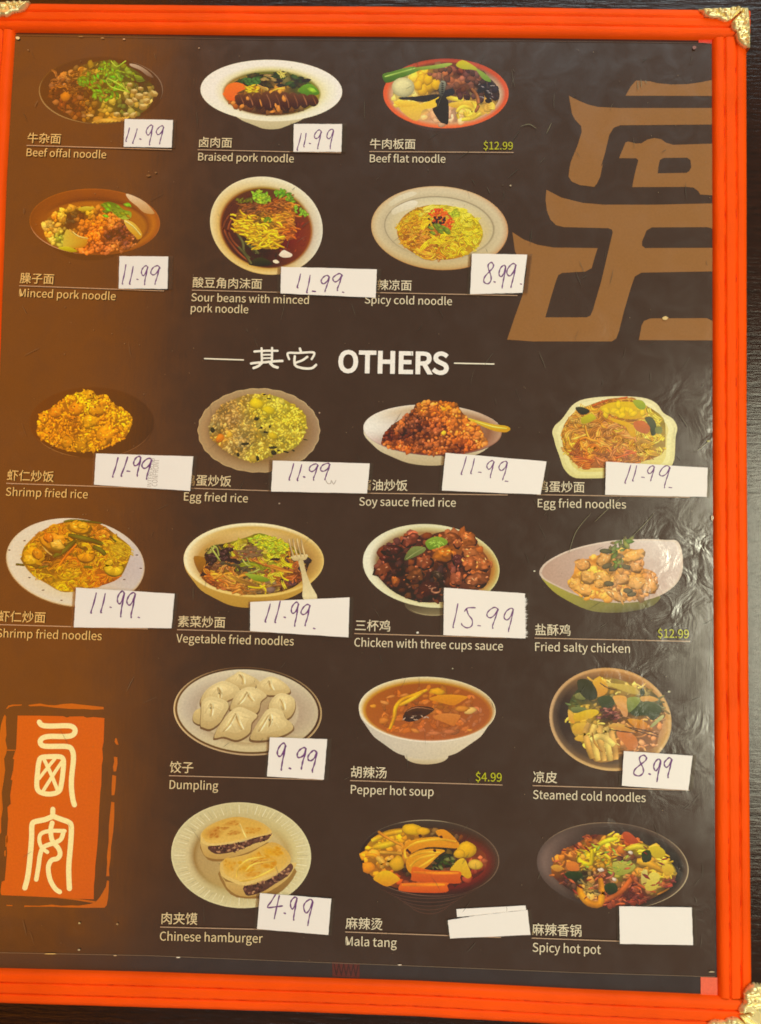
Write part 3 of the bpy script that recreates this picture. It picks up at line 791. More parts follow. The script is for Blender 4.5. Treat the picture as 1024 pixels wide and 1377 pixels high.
 37233: [1000, [88,772,197,636,250,672,138,802], [124,299,124,-80,192,-80,192,-38,808,-38,808,-80,880,-80,880,299,619,299,619,351,940,351,940,408,62,408,62,351,373,351,373,299], [192,9,192,50,808,50,808,9], [192,94,192,246,369,246,354,221,326,199,278,180,207,165,241,119,327,143,383,173,416,208,430,246,558,246,558,203,577,151,652,139,808,140,808,94], [433,351,558,351,558,299,433,299], [808,184,658,180,626,184,619,203,619,246,808,246], [604,843,568,788,519,734,462,684,402,642,445,593,580,705,854,705,825,660,789,622,699,563,597,666,546,636,639,539,467,503,402,497,438,436,611,466,757,522,870,612,945,748,905,766,631,764,670,821], [57,522,85,460,314,567,314,437,384,437,384,839,314,839,314,632]],
 37240: [1000, [748,532,910,345,964,384,798,566], [621,557,546,463,459,381,508,331,643,479,683,533], [513,563,852,602,883,544,943,579,801,795,746,765,816,662,605,647,731,814,655,838,538,670,512,645,489,633], [632,266,821,266,777,191,720,126,646,224,628,261], [648,421,611,353,566,289,514,231,459,183,513,135,584,206,669,83,564,20,448,-22,487,-81,608,-33,718,35,815,-30,926,-76,971,-15,863,24,771,81,853,183,885,243,912,309,866,328,672,325,714,400], [119,158,382,158,382,54,119,54], [119,214,119,300,146,274,184,321,207,372,222,473,222,553,277,553,277,364,287,317,327,307,382,307,382,214], [46,801,46,737,168,737,168,618,63,618,63,-76,119,-76,119,-7,382,-7,382,-62,440,-62,440,618,332,618,332,737,453,737,453,801], [220,618,220,737,279,737,279,618], [119,309,119,553,180,553,178,433,169,391,151,349], [319,553,382,553,382,352,321,353]],
 38149: [1000, [536,746,830,746,830,602,536,602], [424,433,424,-82,494,-82,494,367,647,367,632,300,605,233,562,168,500,106,552,62,597,105,662,198,683,246,787,115,808,75,856,117,793,212,702,310,712,367,873,367,873,6,868,-8,724,-11,747,-75,878,-70,904,-64,933,-40,941,5,941,433,717,433,718,541,902,541,902,807,467,807,467,541,654,541,653,433], [173,837,146,768,112,703,73,645,29,595,68,525,165,654,400,654,400,726,203,726,241,818], [181,-73,391,45,378,109,260,52,260,275,377,275,377,344,260,344,260,479,373,479,373,547,105,547,105,479,188,479,188,344,52,344,52,275,188,275,188,56,175,12,151,-8]],
 38754: [1000, [389,334,601,334,601,221,389,221], [389,395,389,506,601,506,601,395], [389,160,601,160,601,43,389,43], [58,774,58,702,444,702,416,576,104,576,104,-80,176,-80,176,-27,820,-27,820,-80,896,-80,896,576,493,576,532,702,945,702,945,774], [176,43,176,506,320,506,320,43], [820,43,670,43,670,506,820,506]],
 39277: [1000, [151,838,130,728,103,623,68,528,25,449,82,401,154,556,174,616,316,616,267,482,325,460,403,671,354,687,192,683,222,824], [154,-72,261,29,366,115,342,171,236,88,236,490,166,490,166,89,145,26,109,-14], [879,821,791,793,560,756,441,746,438,373,422,231,385,90,319,-40,380,-82,447,48,487,193,507,340,513,476,541,476,595,301,669,147,619,94,565,49,507,11,446,-19,492,-80,609,-10,712,84,802,-12,855,-51,912,-83,963,-22,904,8,850,45,802,90,758,141,808,222,851,314,885,418,910,533,864,547,513,544,513,686,737,711,841,733,930,761], [827,476,780,330,713,206,651,333,605,476]],
 39290: [1000, [739,572,885,399,920,349,974,392,790,608], [552,602,473,494,379,401,428,345,528,452,618,578], [157,838,138,728,111,623,77,529,35,449,92,402,162,554,181,614,325,614,271,482,330,461,415,670,365,687,200,683,229,824], [171,-69,389,101,367,162,252,82,252,493,181,493,181,82,162,20,130,-15], [594,817,660,697,420,697,420,628,951,628,951,697,672,697,729,725,657,845], [779,417,736,298,672,194,604,298,554,415,489,396,548,259,625,140,570,90,507,45,363,-28,409,-83,552,-8,670,87,725,36,785,-8,850,-46,921,-76,970,-14,899,13,833,49,773,92,718,141,794,260,848,400]],
 39309: [1000, [522,421,835,421,835,344,522,344], [522,550,835,550,835,474,522,474], [411,760,411,695,535,695,535,624,605,624,605,695,749,695,749,624,820,624,820,695,946,695,946,760,820,760,820,840,749,840,749,760,605,760,605,840,535,840,535,760], [453,604,453,289,633,289,623,212,418,212,418,146,605,146,575,90,528,44,463,7,373,-21,412,-80,512,-46,586,-1,639,55,674,123,715,54,769,-4,836,-49,916,-81,962,-19,887,5,824,42,773,89,735,146,941,146,941,212,696,212,706,289,906,289,906,604], [152,838,106,623,72,529,30,449,86,404,156,559,175,619,309,619,257,482,315,461,396,671,348,687,192,683,221,825], [170,-70,374,108,348,170,239,84,239,483,170,483,170,79,155,16,129,-19]],
 39321: [1000, [279,110,733,110,733,16,279,16], [279,166,279,255,733,255,733,166], [205,316,205,-80,279,-80,279,-44,733,-44,733,-78,810,-78,810,316], [778,833,649,806,313,768,138,757,157,693,460,714,460,610,57,610,57,542,380,542,306,474,221,412,130,360,37,321,87,260,189,310,289,375,381,452,460,538,460,343,538,343,538,537,619,456,714,383,815,320,916,272,965,332,873,370,781,419,695,478,620,542,944,542,944,610,538,610,538,722,835,773]],
 40481: [1000, [428,181,428,115,806,115,806,181], [583,609,692,500,736,538,626,643], [68,551,223,315,180,235,133,164,82,104,28,56,80,0,179,104,266,240,333,108,393,154,303,318,366,502,408,713,362,728,51,725,51,657,329,657,279,455,256,393,122,588], [662,746,708,831,629,844,591,746,461,746,461,279,858,279,846,74,837,23,826,-2,813,-11,684,-9,703,-70,824,-71,860,-63,887,-42,903,-8,924,157,931,339,532,339,532,686,801,686,781,490,772,470,744,461,665,464,682,404,776,404,807,411,831,429,845,458,864,595,872,746]],
 40635: [1000, [357,630,357,483,208,483,208,417,341,417,307,327,265,241,217,167,165,110,214,58,254,106,326,231,357,303,357,-78,425,-78,425,327,518,203,557,262,425,407,425,417,542,417,542,483,425,483,425,630], [714,630,714,483,572,483,572,418,697,418,659,326,611,240,558,164,501,106,550,55,595,106,678,242,714,320,714,-78,783,-78,783,334,849,181,923,62,976,113,929,172,883,246,841,331,806,418,945,418,945,483,783,483,783,630], [468,826,510,725,104,725,102,339,92,213,68,87,24,-28,86,-74,135,51,163,190,176,329,179,653,948,653,948,725,596,725,543,844]],
}


# ------------------------------------------------------------------ printed dish photographs
Z0, STEP = 0.000020, 0.0000011


class Pic:
    """one printed dish photograph: flat inked shapes, each a hair above those it overlaps"""
    def __init__(self, label, ox, oy, s, seed):
        self.ox, self.oy, self.s = ox, oy, s
        self.h = {}
        self.r = random.Random(seed)
        self.label = label
        self.mb = MB()
        self.parts = []
        self.root = None

    def T(self, p):
        return (self.ox + p[0] / self.s, self.oy + p[1] / self.s)

    def base(self, name='plate'):
        self.root = child(self.mb.build('dish_picture', M['photo'], label=self.label))
        self.mb = MB()

    def part(self, name, label=None):
        if self.mb.v:
            self.mb.build(name, M['photo'], self.root, label=label)
        self.mb = MB()

    def put(self, pts, fs, cols):
        P = [self.T(p) for p in pts]
        cells = set()
        for f in fs:
            fx = [P[i][0] for i in f]; fy = [P[i][1] for i in f]
            for i in range(int(min(fx) // 2), int(max(fx) // 2) + 1):
                for j in range(int(min(fy) // 2), int(max(fy) // 2) + 1):
                    cells.add((i, j))
        l = 1 + max(self.h.get(c, 0) for c in cells)
        for c in cells: self.h[c] = l
        z = Z0 + min(l, 280) * STEP
        vs = []
        for x, y in P:
            u = U(x, y, z)
            vs.append((u.x, u.y, z))
        out = []
        for f in fs:
            a, b, c = vs[f[0]], vs[f[1]], vs[f[2]]
            cr_ = (b[0] - a[0]) * (c[1] - a[1]) - (b[1] - a[1]) * (c[0] - a[0])
            out.append(f if cr_ > 0 else tuple(reversed(f)))
        cols = [mix(c, (c[1] * .86, c[1] * .93, c[1] * .34), .35) if c[1] > c[0] * 1.12 else c for c in cols]
        f = max(0.0, min(1.0, (300 - sum(p_[0] for p_ in P) / len(P)) / 140))
        self.mb.add(vs, out, [ink(c, (0.080 * f, 0.018 * f, 0.0)) for c in cols])

    # concentric ellipses (cx, cy, rx, ry, (right, bottom, left, top) colours)
    def loft(self, rings, rot=0.0, n=72, wob=None, fillc=True):
        pts, cols = [], []
        cr_, sr = math.cos(rot), math.sin(rot)
        for ri, (cx, cy, rx, ry, cc) in enumerate(rings):
            if isinstance(cc[0], (int, float)): cc = (cc, cc, cc, cc)
            for k in range(n):
                a = 2 * math.pi * k / n
                m = wob(a) if (wob and ri <= 1) else 1.0
                x, y = rx * m * math.cos(a), ry * m * math.sin(a)
                pts.append((cx + x * cr_ - y * sr, cy + x * sr + y * cr_))
                f = (a / (math.pi / 2)) % 4
                i0 = int(f) % 4
                t = f - int(f)
                t = t * t * (3 - 2 * t)
                cols.append(mix(cc[i0], cc[(i0 + 1) % 4], t))
        fs = []
        for ri in range(len(rings) - 1):
            for k in range(n):
                a, b = ri * n + k, ri * n + (k + 1) % n
                fs.append((a, b, b + n, a + n))
        if fillc:
            pts.append(rings[-1][:2])
            c = rings[-1][4]
            cols.append(c if isinstance(c[0], (int, float)) else mix(c[0], c[2], .5))
            o = (len(rings) - 1) * n
            fs += [(o + k, o + (k + 1) % n, len(pts) - 1) for k in range(n)]
        self.put(pts, fs, cols)

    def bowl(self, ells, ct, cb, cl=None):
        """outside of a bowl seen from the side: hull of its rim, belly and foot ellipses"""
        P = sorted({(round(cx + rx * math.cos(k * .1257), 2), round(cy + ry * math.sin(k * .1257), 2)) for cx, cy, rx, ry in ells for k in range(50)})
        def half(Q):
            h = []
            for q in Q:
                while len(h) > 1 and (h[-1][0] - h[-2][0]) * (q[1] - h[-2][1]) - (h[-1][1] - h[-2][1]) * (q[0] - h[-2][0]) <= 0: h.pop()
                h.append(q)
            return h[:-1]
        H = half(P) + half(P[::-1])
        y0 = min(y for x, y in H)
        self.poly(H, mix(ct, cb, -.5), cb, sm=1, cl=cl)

    def ring(self, cx, cy, rx, ry, w, col, rot=0.0, a0=0.0, a1=6.2832, n=60, taper=False, wob=None):
        pts, cols = [], []
        cr_, sr = math.cos(rot), math.sin(rot)
        for k in range(n + 1):
            a = a0 + (a1 - a0) * k / n
            t = math.sin(math.pi * k / n) if taper else 1.0
            mm = wob(a) if wob else 1.0
            for e in (-.5, .5):
                x, y = (rx * mm + e * w * t) * math.cos(a), (ry * mm + e * w * t) * math.sin(a)
                pts.append((cx + x * cr_ - y * sr, cy + x * sr + y * cr_))
            cols += [col, col]
        self.put(pts, [(2 * k, 2 * k + 1, 2 * k + 3, 2 * k + 2) for k in range(n)], cols)

    def poly(self, pts, ct, cb=None, sm=3, cl=None):
        """outlined shape, colour ct at its top to cb at its bottom (cl: colour towards the left)"""
        cb = cb or ct
        P = smooth(pts, sm, closed=True) if sm > 1 else list(pts)
        tris = tessellate_polygon([[Vector((x, y, 0)) for x, y in P]])
        y0 = min(p[1] for p in P); y1 = max(p[1] for p in P)
        x0 = min(p[0] for p in P); x1 = max(p[0] for p in P)
        cols = []
        for x, y in P:
            c = mix(ct, cb, (y - y0) / (y1 - y0 + 1e-6))
            if cl: c = mix(cl, c, min(1, (x - x0) / (x1 - x0 + 1e-6) * 1.3))
            cols.append(c)
        self.put(P, [tuple(t) for t in tris], cols)

    def blob(self, x, y, rx, ry, rot, col, hi=1.2, lo=0.8, n=9, rough=.18):
        r = self.r
        cr_, sr = math.cos(rot), math.sin(rot)
        pts = [(x - rx * .14, y - ry * .2)]
        cols = [mul(col, hi)]
        rr = [1 + r.uniform(-rough, rough) for _ in range(n)]
        for lay, (f, sh) in enumerate(((.62, None), (1.0, None))):
            for k in range(n):
                a = 2 * math.pi * k / n
                px_, py_ = rx * f * rr[k] * math.cos(a), ry * f * rr[k] * math.sin(a)
                X, Y = px_ * cr_ - py_ * sr, px_ * sr + py_ * cr_
                off = (1 - f) * .25
                pts.append((x + X - rx * .14 * off, y + Y - ry * .2 * off))
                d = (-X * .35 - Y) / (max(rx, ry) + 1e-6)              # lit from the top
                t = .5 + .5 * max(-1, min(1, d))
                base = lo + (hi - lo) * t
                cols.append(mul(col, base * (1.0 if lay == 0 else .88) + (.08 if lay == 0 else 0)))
        fs = [(0, 1 + k, 1 + (k + 1) % n) for k in range(n)]
        fs += [(1 + k, 1 + n + k, 1 + n + (k + 1) % n, 1 + (k + 1) % n) for k in range(n)]
        self.put(pts, fs, cols)

    def smudge(self, x, y, rx, ry, rot, col, edge, n=14):
        """soft patch that fades from col to the colour of what it lies on"""
        r = self.r
        cr_, sr = math.cos(rot), math.sin(rot)
        rr = [1 + r.uniform(-.16, .16) for _ in range(n)]
        pts, cols = [(x, y)], [col]
        for f, m in ((.45, .35), (.75, .75), (1.0, 1.0)):
            for k in range(n):
                a = 2 * math.pi * k / n
                u, v = rx * f * rr[k] * math.cos(a), ry * f * rr[k] * math.sin(a)
                pts.append((x + u * cr_ - v * sr, y + u * sr + v * cr_)); cols.append(mix(col, edge, m))
        fs = [(0, 1 + k, 1 + (k + 1) % n) for k in range(n)]
        for q in (0, 1):
            fs += [(1 + q * n + k, 1 + (q + 1) * n + k, 1 + (q + 1) * n + (k + 1) % n, 1 + q * n + (k + 1) % n) for k in range(n)]
        self.put(pts, fs, cols)

    def strand(self, pts, w, col, edge=.68, hi=1.18, sm=3, taper=.35):
        P = [Vector(p) for p in (smooth(pts, sm) if sm > 1 and len(pts) > 2 else pts)]
        if len(P) < 2: return
        n = len(P)
        out, cols = [], []
        for i in range(n):
            d = P[min(i + 1, n - 1)] - P[max(i - 1, 0)]
            if d.length < 1e-6: d = Vector((1, 0))
            d.normalize()
            nn = Vector((-d.y, d.x))
            if nn.y > 0: nn = -nn
            k = 2 * i / (n - 1) - 1
            ww = w * .5 * (1 - taper * abs(k) ** 3)
            f = 1 + .12 * math.sin(i * .9 + P[0].x)
            out += [tuple(P[i] + nn * ww), tuple(P[i] + nn * ww * .25), tuple(P[i] - nn * ww)]
            cols += [mul(col, (edge + .25) * f), mul(col, hi * f), mul(col, edge * f)]
        fs = []
        for i in range(n - 1):
            for j in (0, 1):
                fs.append((3 * i + j, 3 * i + j + 1, 3 * i + j + 4, 3 * i + j + 3))
        self.put(out, fs, cols)

    def curl(self, x, y, r0, w, col, turn=None, a=None, **k):
        r = self.r
        a = r.uniform(0, 6.28) if a is None else a
        turn = turn or r.uniform(1.5, 4.5)
        n = 9
        sq = r.uniform(.5, .9)
        pts = [(x + r0 * math.cos(a + turn * i / n), y + r0 * sq * math.sin(a + turn * i / n)) for i in range(n + 1)]
        self.strand(pts, w, col, sm=2, **k)

    def colour(self, samples, x, y, jit=.18):
        sw = 0; c = [0, 0, 0]
        for sx, sy, sc in samples:
            w = 1.0 / ((sx - x) ** 2 + (sy - y) ** 2 + 90) ** 1.6
            sw += w
            for i in range(3): c[i] += sc[i] * w
        j = (1 + self.r.uniform(-jit, jit)) * (1 + .34 * (self.fld(x, y, 34) - .5) + .2 * (self.fld(x + 300, y, 13) - .5))
        q = self.r.uniform(-9, 9)
        return (c[0] / sw * j + q, c[1] / sw * j, c[2] / sw * j - q)

    def fld(self, x, y, sc):
        """smooth 2-D value noise, 0..1"""
        x, y = x / sc + len(self.label), y / sc
        i, j = math.floor(x), math.floor(y)
        u, v = x - i, y - j
        u, v = u * u * (3 - 2 * u), v * v * (3 - 2 * v)
        h = lambda a, b: (math.sin(a * 127.1 + b * 311.7) * 43758.5453) % 1.0
        return (h(i, j) * (1 - u) + h(i + 1, j) * u) * (1 - v) + (h(i, j + 1) * (1 - u) + h(i + 1, j + 1) * u) * v

    def flow(self, x, y, L, w, c, nb=3, clip=None, **k):
        """a bundle of noodles that follow the same bends"""
        r = self.r
        a0 = self.fld(x, y, 70) * 6.3 + r.uniform(-.7, .7)
        cv = r.choice((-1, 1)) * r.uniform(.12, .62)
        side = [(q - (nb - 1) / 2) * w * .95 for q in range(nb)]
        P = []
        X, Y = x, y
        st = L / 7
        for q in range(8):
            a = a0 + cv * q + (self.fld(X + 900, Y, 30) - .5) * 1.6
            if clip and q > 1 and not inside(clip, X, Y): break
            P.append((X, Y, a))
            X += st * math.cos(a); Y += st * .72 * math.sin(a)
        for q, s_ in enumerate(side):
            f = r.uniform(.86, 1.14)
            i0 = r.randint(0, 2) if len(P) > 5 else 0
            if len(P) < 2: return
            pts = [(px_ - math.sin(a) * s_, py_ + math.cos(a) * s_ * .8) for px_, py_, a in P[i0:]]
            self.strand(pts, w * r.uniform(.85, 1.15), mul(c, f), sm=2, taper=.5, **k)

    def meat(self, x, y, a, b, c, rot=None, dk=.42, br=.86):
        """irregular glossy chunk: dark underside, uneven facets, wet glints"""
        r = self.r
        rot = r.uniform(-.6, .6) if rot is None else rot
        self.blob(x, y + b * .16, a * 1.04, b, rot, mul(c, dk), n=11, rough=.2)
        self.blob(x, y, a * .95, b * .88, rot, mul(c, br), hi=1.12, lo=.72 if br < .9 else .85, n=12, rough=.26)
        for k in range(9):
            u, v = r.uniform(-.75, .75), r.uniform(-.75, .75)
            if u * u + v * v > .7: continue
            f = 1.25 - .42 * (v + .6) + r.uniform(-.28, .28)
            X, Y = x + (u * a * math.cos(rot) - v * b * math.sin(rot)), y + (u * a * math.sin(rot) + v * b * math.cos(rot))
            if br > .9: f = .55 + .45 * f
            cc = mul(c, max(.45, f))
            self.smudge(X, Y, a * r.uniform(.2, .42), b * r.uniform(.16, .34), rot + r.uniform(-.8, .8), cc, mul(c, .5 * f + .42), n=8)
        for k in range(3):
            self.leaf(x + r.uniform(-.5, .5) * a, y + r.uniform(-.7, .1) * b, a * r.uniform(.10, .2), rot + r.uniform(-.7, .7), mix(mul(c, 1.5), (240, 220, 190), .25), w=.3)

    def rnd(self, poly):
        xs = [p[0] for p in poly]; ys = [p[1] for p in poly]
        while True:
            x, y = self.r.uniform(min(xs), max(xs)), self.r.uniform(min(ys), max(ys))
            if inside(poly, x, y): return x, y

    def fill(self, poly, samples, n, size, kind='grain', jit=.22, under=.5, base=True, **k):
        under = 1 - (1 - under) * .45
        if kind in ('grain', 'noodle'): n = int(n * 1.35)
        gain = 1.0 if jit < .12 else 1.12
        r = self.r
        if base:
            P = smooth(poly, 3, closed=True)
            cx = sum(p[0] for p in P) / len(P); cy = sum(p[1] for p in P) / len(P)
            rings = [1.0, .75, .5, .25]
            pts = [(cx + (x - cx) * f, cy + (y - cy) * f) for f in rings for x, y in P] + [(cx, cy)]
            cols = [mul(self.colour(samples, x, y, .04), under) for x, y in pts]
            m = len(P)
            fs = [(a * m + i, a * m + (i + 1) % m, (a + 1) * m + (i + 1) % m, (a + 1) * m + i) for a in range(3) for i in range(m)]
            fs += [(3 * m + i, 3 * m + (i + 1) % m, 4 * m) for i in range(m)]
            self.put(pts, fs, cols)
        for _ in range(n):
            x, y = self.rnd(poly)
            c = mul(self.colour(samples, x, y, jit * .8), gain)
            s = size * r.uniform(.55, 1.0) * (1.9 if r.random() < .16 else 1.25)
            if kind == 'grain':
                self.blob(x, y, s, s * r.uniform(.38, .6), r.uniform(0, 3.14), c, n=6, **k)
            elif kind == 'chunk':
                self.blob(x, y, s, s * r.uniform(.6, .95), r.uniform(0, 3.14), c, n=8, rough=.28, **k)
            elif kind == 'noodle':
                self.flow(x, y, s * r.uniform(4.5, 10), size * .66, c, nb=r.choice((1, 2, 3)), clip=poly, **k)
            elif kind == 'strip':
                a = r.uniform(-.6, .6) + (math.pi if r.random() < .5 else 0)
                b = r.uniform(-.8, .8)
                L = s * r.uniform(1.5, 3)
                p1 = (x + L * .5 * math.cos(a), y + L * .5 * math.sin(a))
                self.strand([(x, y), p1, (p1[0] + L * .5 * math.cos(a + b), p1[1] + L * .5 * math.sin(a + b))], size * .6, c, **k)
            elif kind == 'leaf':
                a = r.uniform(0, 6.28)
                self.leaf(x, y, s, a, c)

    def leaf(self, x, y, s, a, c, w=.42):
        ca, sa = math.cos(a), math.sin(a)
        pts = []
        for u, v in ((-1, 0), (-.4, -w), (.3, -w * .9), (1, 0), (.35, w), (-.4, w * .8)):
            pts.append((x + s * (u * ca - v * sa), y + s * (u * sa + v * ca)))
        pts.append((x, y))
        cols = [mul(c, k) for k in (.7, .95, 1.15, .9, .7, .65, 1.25)]
        self.put(pts, [(i, (i + 1) % 6, 6) for i in range(6)], cols)


def E(cx, cy, rx, ry, rot=0.0, n=24):
    c, s = math.cos(rot), math.sin(rot)
    return [(cx + rx * math.cos(6.2832 * k / n) * c - ry * math.sin(6.2832 * k / n) * s,
             cy + rx * math.cos(6.2832 * k / n) * s + ry * math.sin(6.2832 * k / n) * c) for k in range(n)]


# 1 beef offal noodle -------------------------------------------------
p = Pic('printed photo of beef offal noodles with green herbs in a black bowl', 40, 70, 5.12, 1)
p.loft([(492, 265, 428, 232, ((70, 45, 30), (120, 90, 60), (128, 88, 48), (96, 58, 28))), (492, 265, 417, 224, ((52, 32, 22), (60, 36, 20), (88, 52, 20), (84, 50, 22))),
        (492, 270, 380, 200, ((38, 22, 16), (48, 26, 12), (70, 40, 14), (60, 36, 18)))])
p.ring(492, 265, 424, 229, 9, (168, 132, 84), a0=1.7, a1=3.5, taper=True)
p.ring(492, 265, 424, 229, 7, (140, 112, 92), a0=5.2, a1=6.6, taper=True)
p.poly([(690, 80), (740, 88), (800, 120), (845, 160), (850, 178), (810, 162), (760, 124), (700, 98)], (200, 176, 150), (120, 90, 70))
p.base()
R = [(120, 240), (190, 170), (330, 100), (480, 62), (560, 60), (700, 110), (800, 180), (850, 240), (850, 330), (800, 400), (720, 440), (600, 480), (430, 488), (300, 450), (190, 390), (140, 320)]
SM = [(180, 230, (130, 78, 40)), (260, 170, (160, 104, 44)), (340, 110, (140, 92, 36)), (420, 90, (150, 120, 40)), (560, 110, (110, 120, 36)), (700, 150, (120, 140, 40)),
      (760, 220, (80, 72, 34)), (800, 320, (180, 150, 76)), (700, 330, (170, 140, 60)), (540, 360, (170, 140, 44)), (440, 380, (130, 90, 34)), (320, 400, (108, 60, 22)),
      (220, 350, (96, 52, 20)), (200, 290, (86, 44, 16)), (340, 290, (110, 66, 24)), (560, 460, (200, 146, 50)), (450, 470, (176, 126, 50)), (640, 380, (96, 96, 36))]
p.fill(R, SM, 230, 20, 'chunk', under=.42)
p.fill([(190, 200), (330, 110), (480, 80), (420, 200), (300, 240)], SM, 26, 22, 'strip', base=False)
p.fill([(140, 240), (330, 250), (400, 330), (420, 450), (250, 430), (170, 350)], SM, 60, 13, 'grain', base=False)
for a in [(250, 305, 40, 36, (196, 118, 34)), (180, 345, 24, 18, (170, 104, 50)), (350, 315, 26, 18, (150, 92, 50)), (240, 228, 62, 9, (180, 130, 84)), (230, 186, 50, 9, (170, 116, 66)),
          (270, 412, 24, 12, (160, 100, 56)), (420, 436, 28, 10, (206, 160, 86)), (375, 440, 18, 12, (150, 104, 60))]:
    p.blob(a[0], a[1], a[2], a[3], p.r.uniform(-.3, .3), a[4])
for k in range(26):
    x, y = p.rnd([(180, 180), (330, 120), (430, 110), (420, 220), (300, 290), (170, 300)])
    p.flow(x, y, 90, 9, p.colour(SM, x, y, .3), nb=2)
for k in range(9):
    p.strand([(430 + k * 26, 488 - k * 1.5), (480 + k * 22, 468), (540 + k * 18, 462 - k * 2)], 13, (214, 160, 64))
p.part('noodles_and_meat')
for x, y, s_ in [(856, 288, 32), (806, 338, 30), (756, 305, 34), (782, 378, 32), (686, 345, 34), (720, 272, 28), (716, 436, 30), (600, 430, 26), (666, 432, 24), (764, 252, 20), (690, 226, 22), (722, 330, 24), (800, 290, 22)]:
    a_ = p.r.uniform(-.5, .5)
    Q = [(x + s_ * (u * math.cos(a_) - v * .8 * math.sin(a_)), y + s_ * (u * math.sin(a_) + v * .8 * math.cos(a_))) for u, v in ((-.8, -.6), (.1, -.85), (.85, -.5), (.8, .5), (.05, .85), (-.8, .5))]
    p.poly([Q[0], (x, y - s_ * .05), Q[4], Q[5]], (206, 172, 96), (150, 112, 50), sm=1)
    p.poly([(x, y - s_ * .05), Q[2], Q[3], Q[4]], (190, 154, 80), (134, 98, 44), sm=1)
    p.poly([Q[0], Q[1], Q[2], (x, y - s_ * .05)], (232, 208, 136), (218, 188, 112), sm=1)
p.part('tofu_cubes')
for k in range(110):
    x, y = p.rnd([(340, 180), (440, 120), (500, 70), (560, 90), (640, 130), (640, 230), (600, 320), (560, 330), (440, 340), (440, 260), (350, 240)])
    p.leaf(x, y, p.r.uniform(14, 30), p.r.uniform(0, 6.28), (p.r.uniform(60, 140), p.r.uniform(120, 190), p.r.uniform(10, 40)))
for k in range(14):
    p.strand([(610 + k * 8, 130 + k * 2), (690 + k * 4, 150 + k * 4), (770 + k * 2, 172 + k * 2)], 11, (150 - k * 5, 176 - k * 6, 40))
for q_ in ([(560, 60), (600, 100), (650, 70), (665, 60)], [(525, 190), (560, 240), (680, 275)], [(540, 180), (620, 225), (690, 280)], [(600, 150), (610, 190), (580, 210)], [(630, 220), (650, 250), (680, 270)]):
    p.strand(q_, 9, (170, 210, 60))
p.part('green_herbs')

# 2 braised pork noodle -------------------------------------------------
p = Pic('printed photo of sliced braised pork noodles in a wide white bowl', 265, 70, 5.12, 2)
p.bowl([(513, 400, 300, 60), (513, 450, 220, 50), (513, 500, 100, 32)], (226, 212, 176), (198, 184, 140))
p.loft([(513, 265, 488, 212, ((250, 246, 224), (236, 228, 196), (250, 244, 222), (246, 240, 216))), (513, 266, 478, 206, ((254, 252, 234), (244, 238, 210), (252, 248, 228), (252, 250, 230))),
        (513, 272, 400, 180, ((244, 240, 214), (240, 234, 208), (252, 250, 230), (250, 248, 226))), (515, 282, 345, 162, ((236, 226, 170), (236, 226, 190), (240, 232, 196), (228, 218, 150))),
        (515, 286, 330, 148, ((150, 140, 50), (110, 74, 30), (180, 130, 60), (110, 110, 40)))], rot=0.02)
p.base()
R = E(515, 290, 318, 140)
SM = [(240, 270, (236, 110, 24)), (300, 210, (40, 70, 30)), (440, 190, (44, 34, 26)), (560, 170, (90, 80, 40)), (700, 190, (40, 52, 28)), (780, 260, (90, 150, 24)), (400, 250, (220, 160, 30)),
      (560, 250, (200, 140, 50)), (340, 330, (96, 58, 36)), (460, 340, (84, 50, 30)), (600, 340, (92, 52, 32)), (740, 330, (92, 56, 30)), (820, 310, (190, 160, 40))]
p.fill(R, SM, 110, 22, 'chunk', under=.6)
p.poly([(190, 262), (215, 225), (270, 208), (330, 225), (345, 245), (300, 270), (262, 290), (265, 330), (215, 332), (190, 300)], (244, 122, 32), (238, 104, 24))
for k in range(26):
    x, y = p.rnd([(270, 205), (330, 170), (440, 150), (560, 150), (700, 175), (770, 200), (740, 250), (560, 240), (400, 230), (300, 215)])
    p.leaf(x, y, p.r.uniform(24, 44), p.r.uniform(-.6, .6), [(42, 64, 32), (36, 28, 22), (70, 60, 34), (54, 84, 44)][k % 4])
for k in range(10):
    p.leaf(330 + k * 10, 190 + (k % 3) * 14, 30, p.r.uniform(-1, 1), (56, 110, 60))
p.poly([(700, 262), (740, 225), (790, 222), (835, 262), (840, 290), (790, 300), (740, 296)], (96, 170, 24), (70, 130, 20))
p.leaf(790, 262, 40, .3, (130, 200, 40))
p.part('vegetables')
for k in range(9):
    x = 290 + k * 62
    p.poly([(x - 26, 280 + abs(k - 4) * 5), (x + 20, 274 + abs(k - 4) * 5), (x + 52, 330), (x + 46, 396 - abs(k - 4) * 9), (x + 14, 412 - abs(k - 4) * 9), (x - 22, 350)],
           (112, 66, 42), (66, 36, 22))
    p.strand([(x + 4, 292), (x + 26, 340), (x + 34, 392 - abs(k - 4) * 8)], 9, (146, 92, 62) if k % 2 else (120, 72, 46))
for a in [(312, 372, 18, 15), (560, 388, 16, 26), (545, 372, 9, 20), (600, 322, 14, 26), (520, 410, 22, 9), (350, 320, 12, 14), (250, 350, 18, 14), (440, 350, 5, 30)]:
    p.blob(a[0], a[1], a[2], a[3], -.3, (214, 136, 60))
for k in range(12):
    x, y = p.rnd([(320, 240), (410, 225), (420, 270), (340, 280)])
    p.leaf(x, y, 26, p.r.uniform(-.6, .8), (244, 190, 40), w=.25)
for k in range(8):
    p.strand([(415 + k * 6, 222 + k * 3), (450 + k * 5, 250), (488, 268)], 9, (222, 168, 80))
    p.strand([(520, 262 + k), (560, 252), (606, 240 + k * 2)], 9, (240, 182, 60))
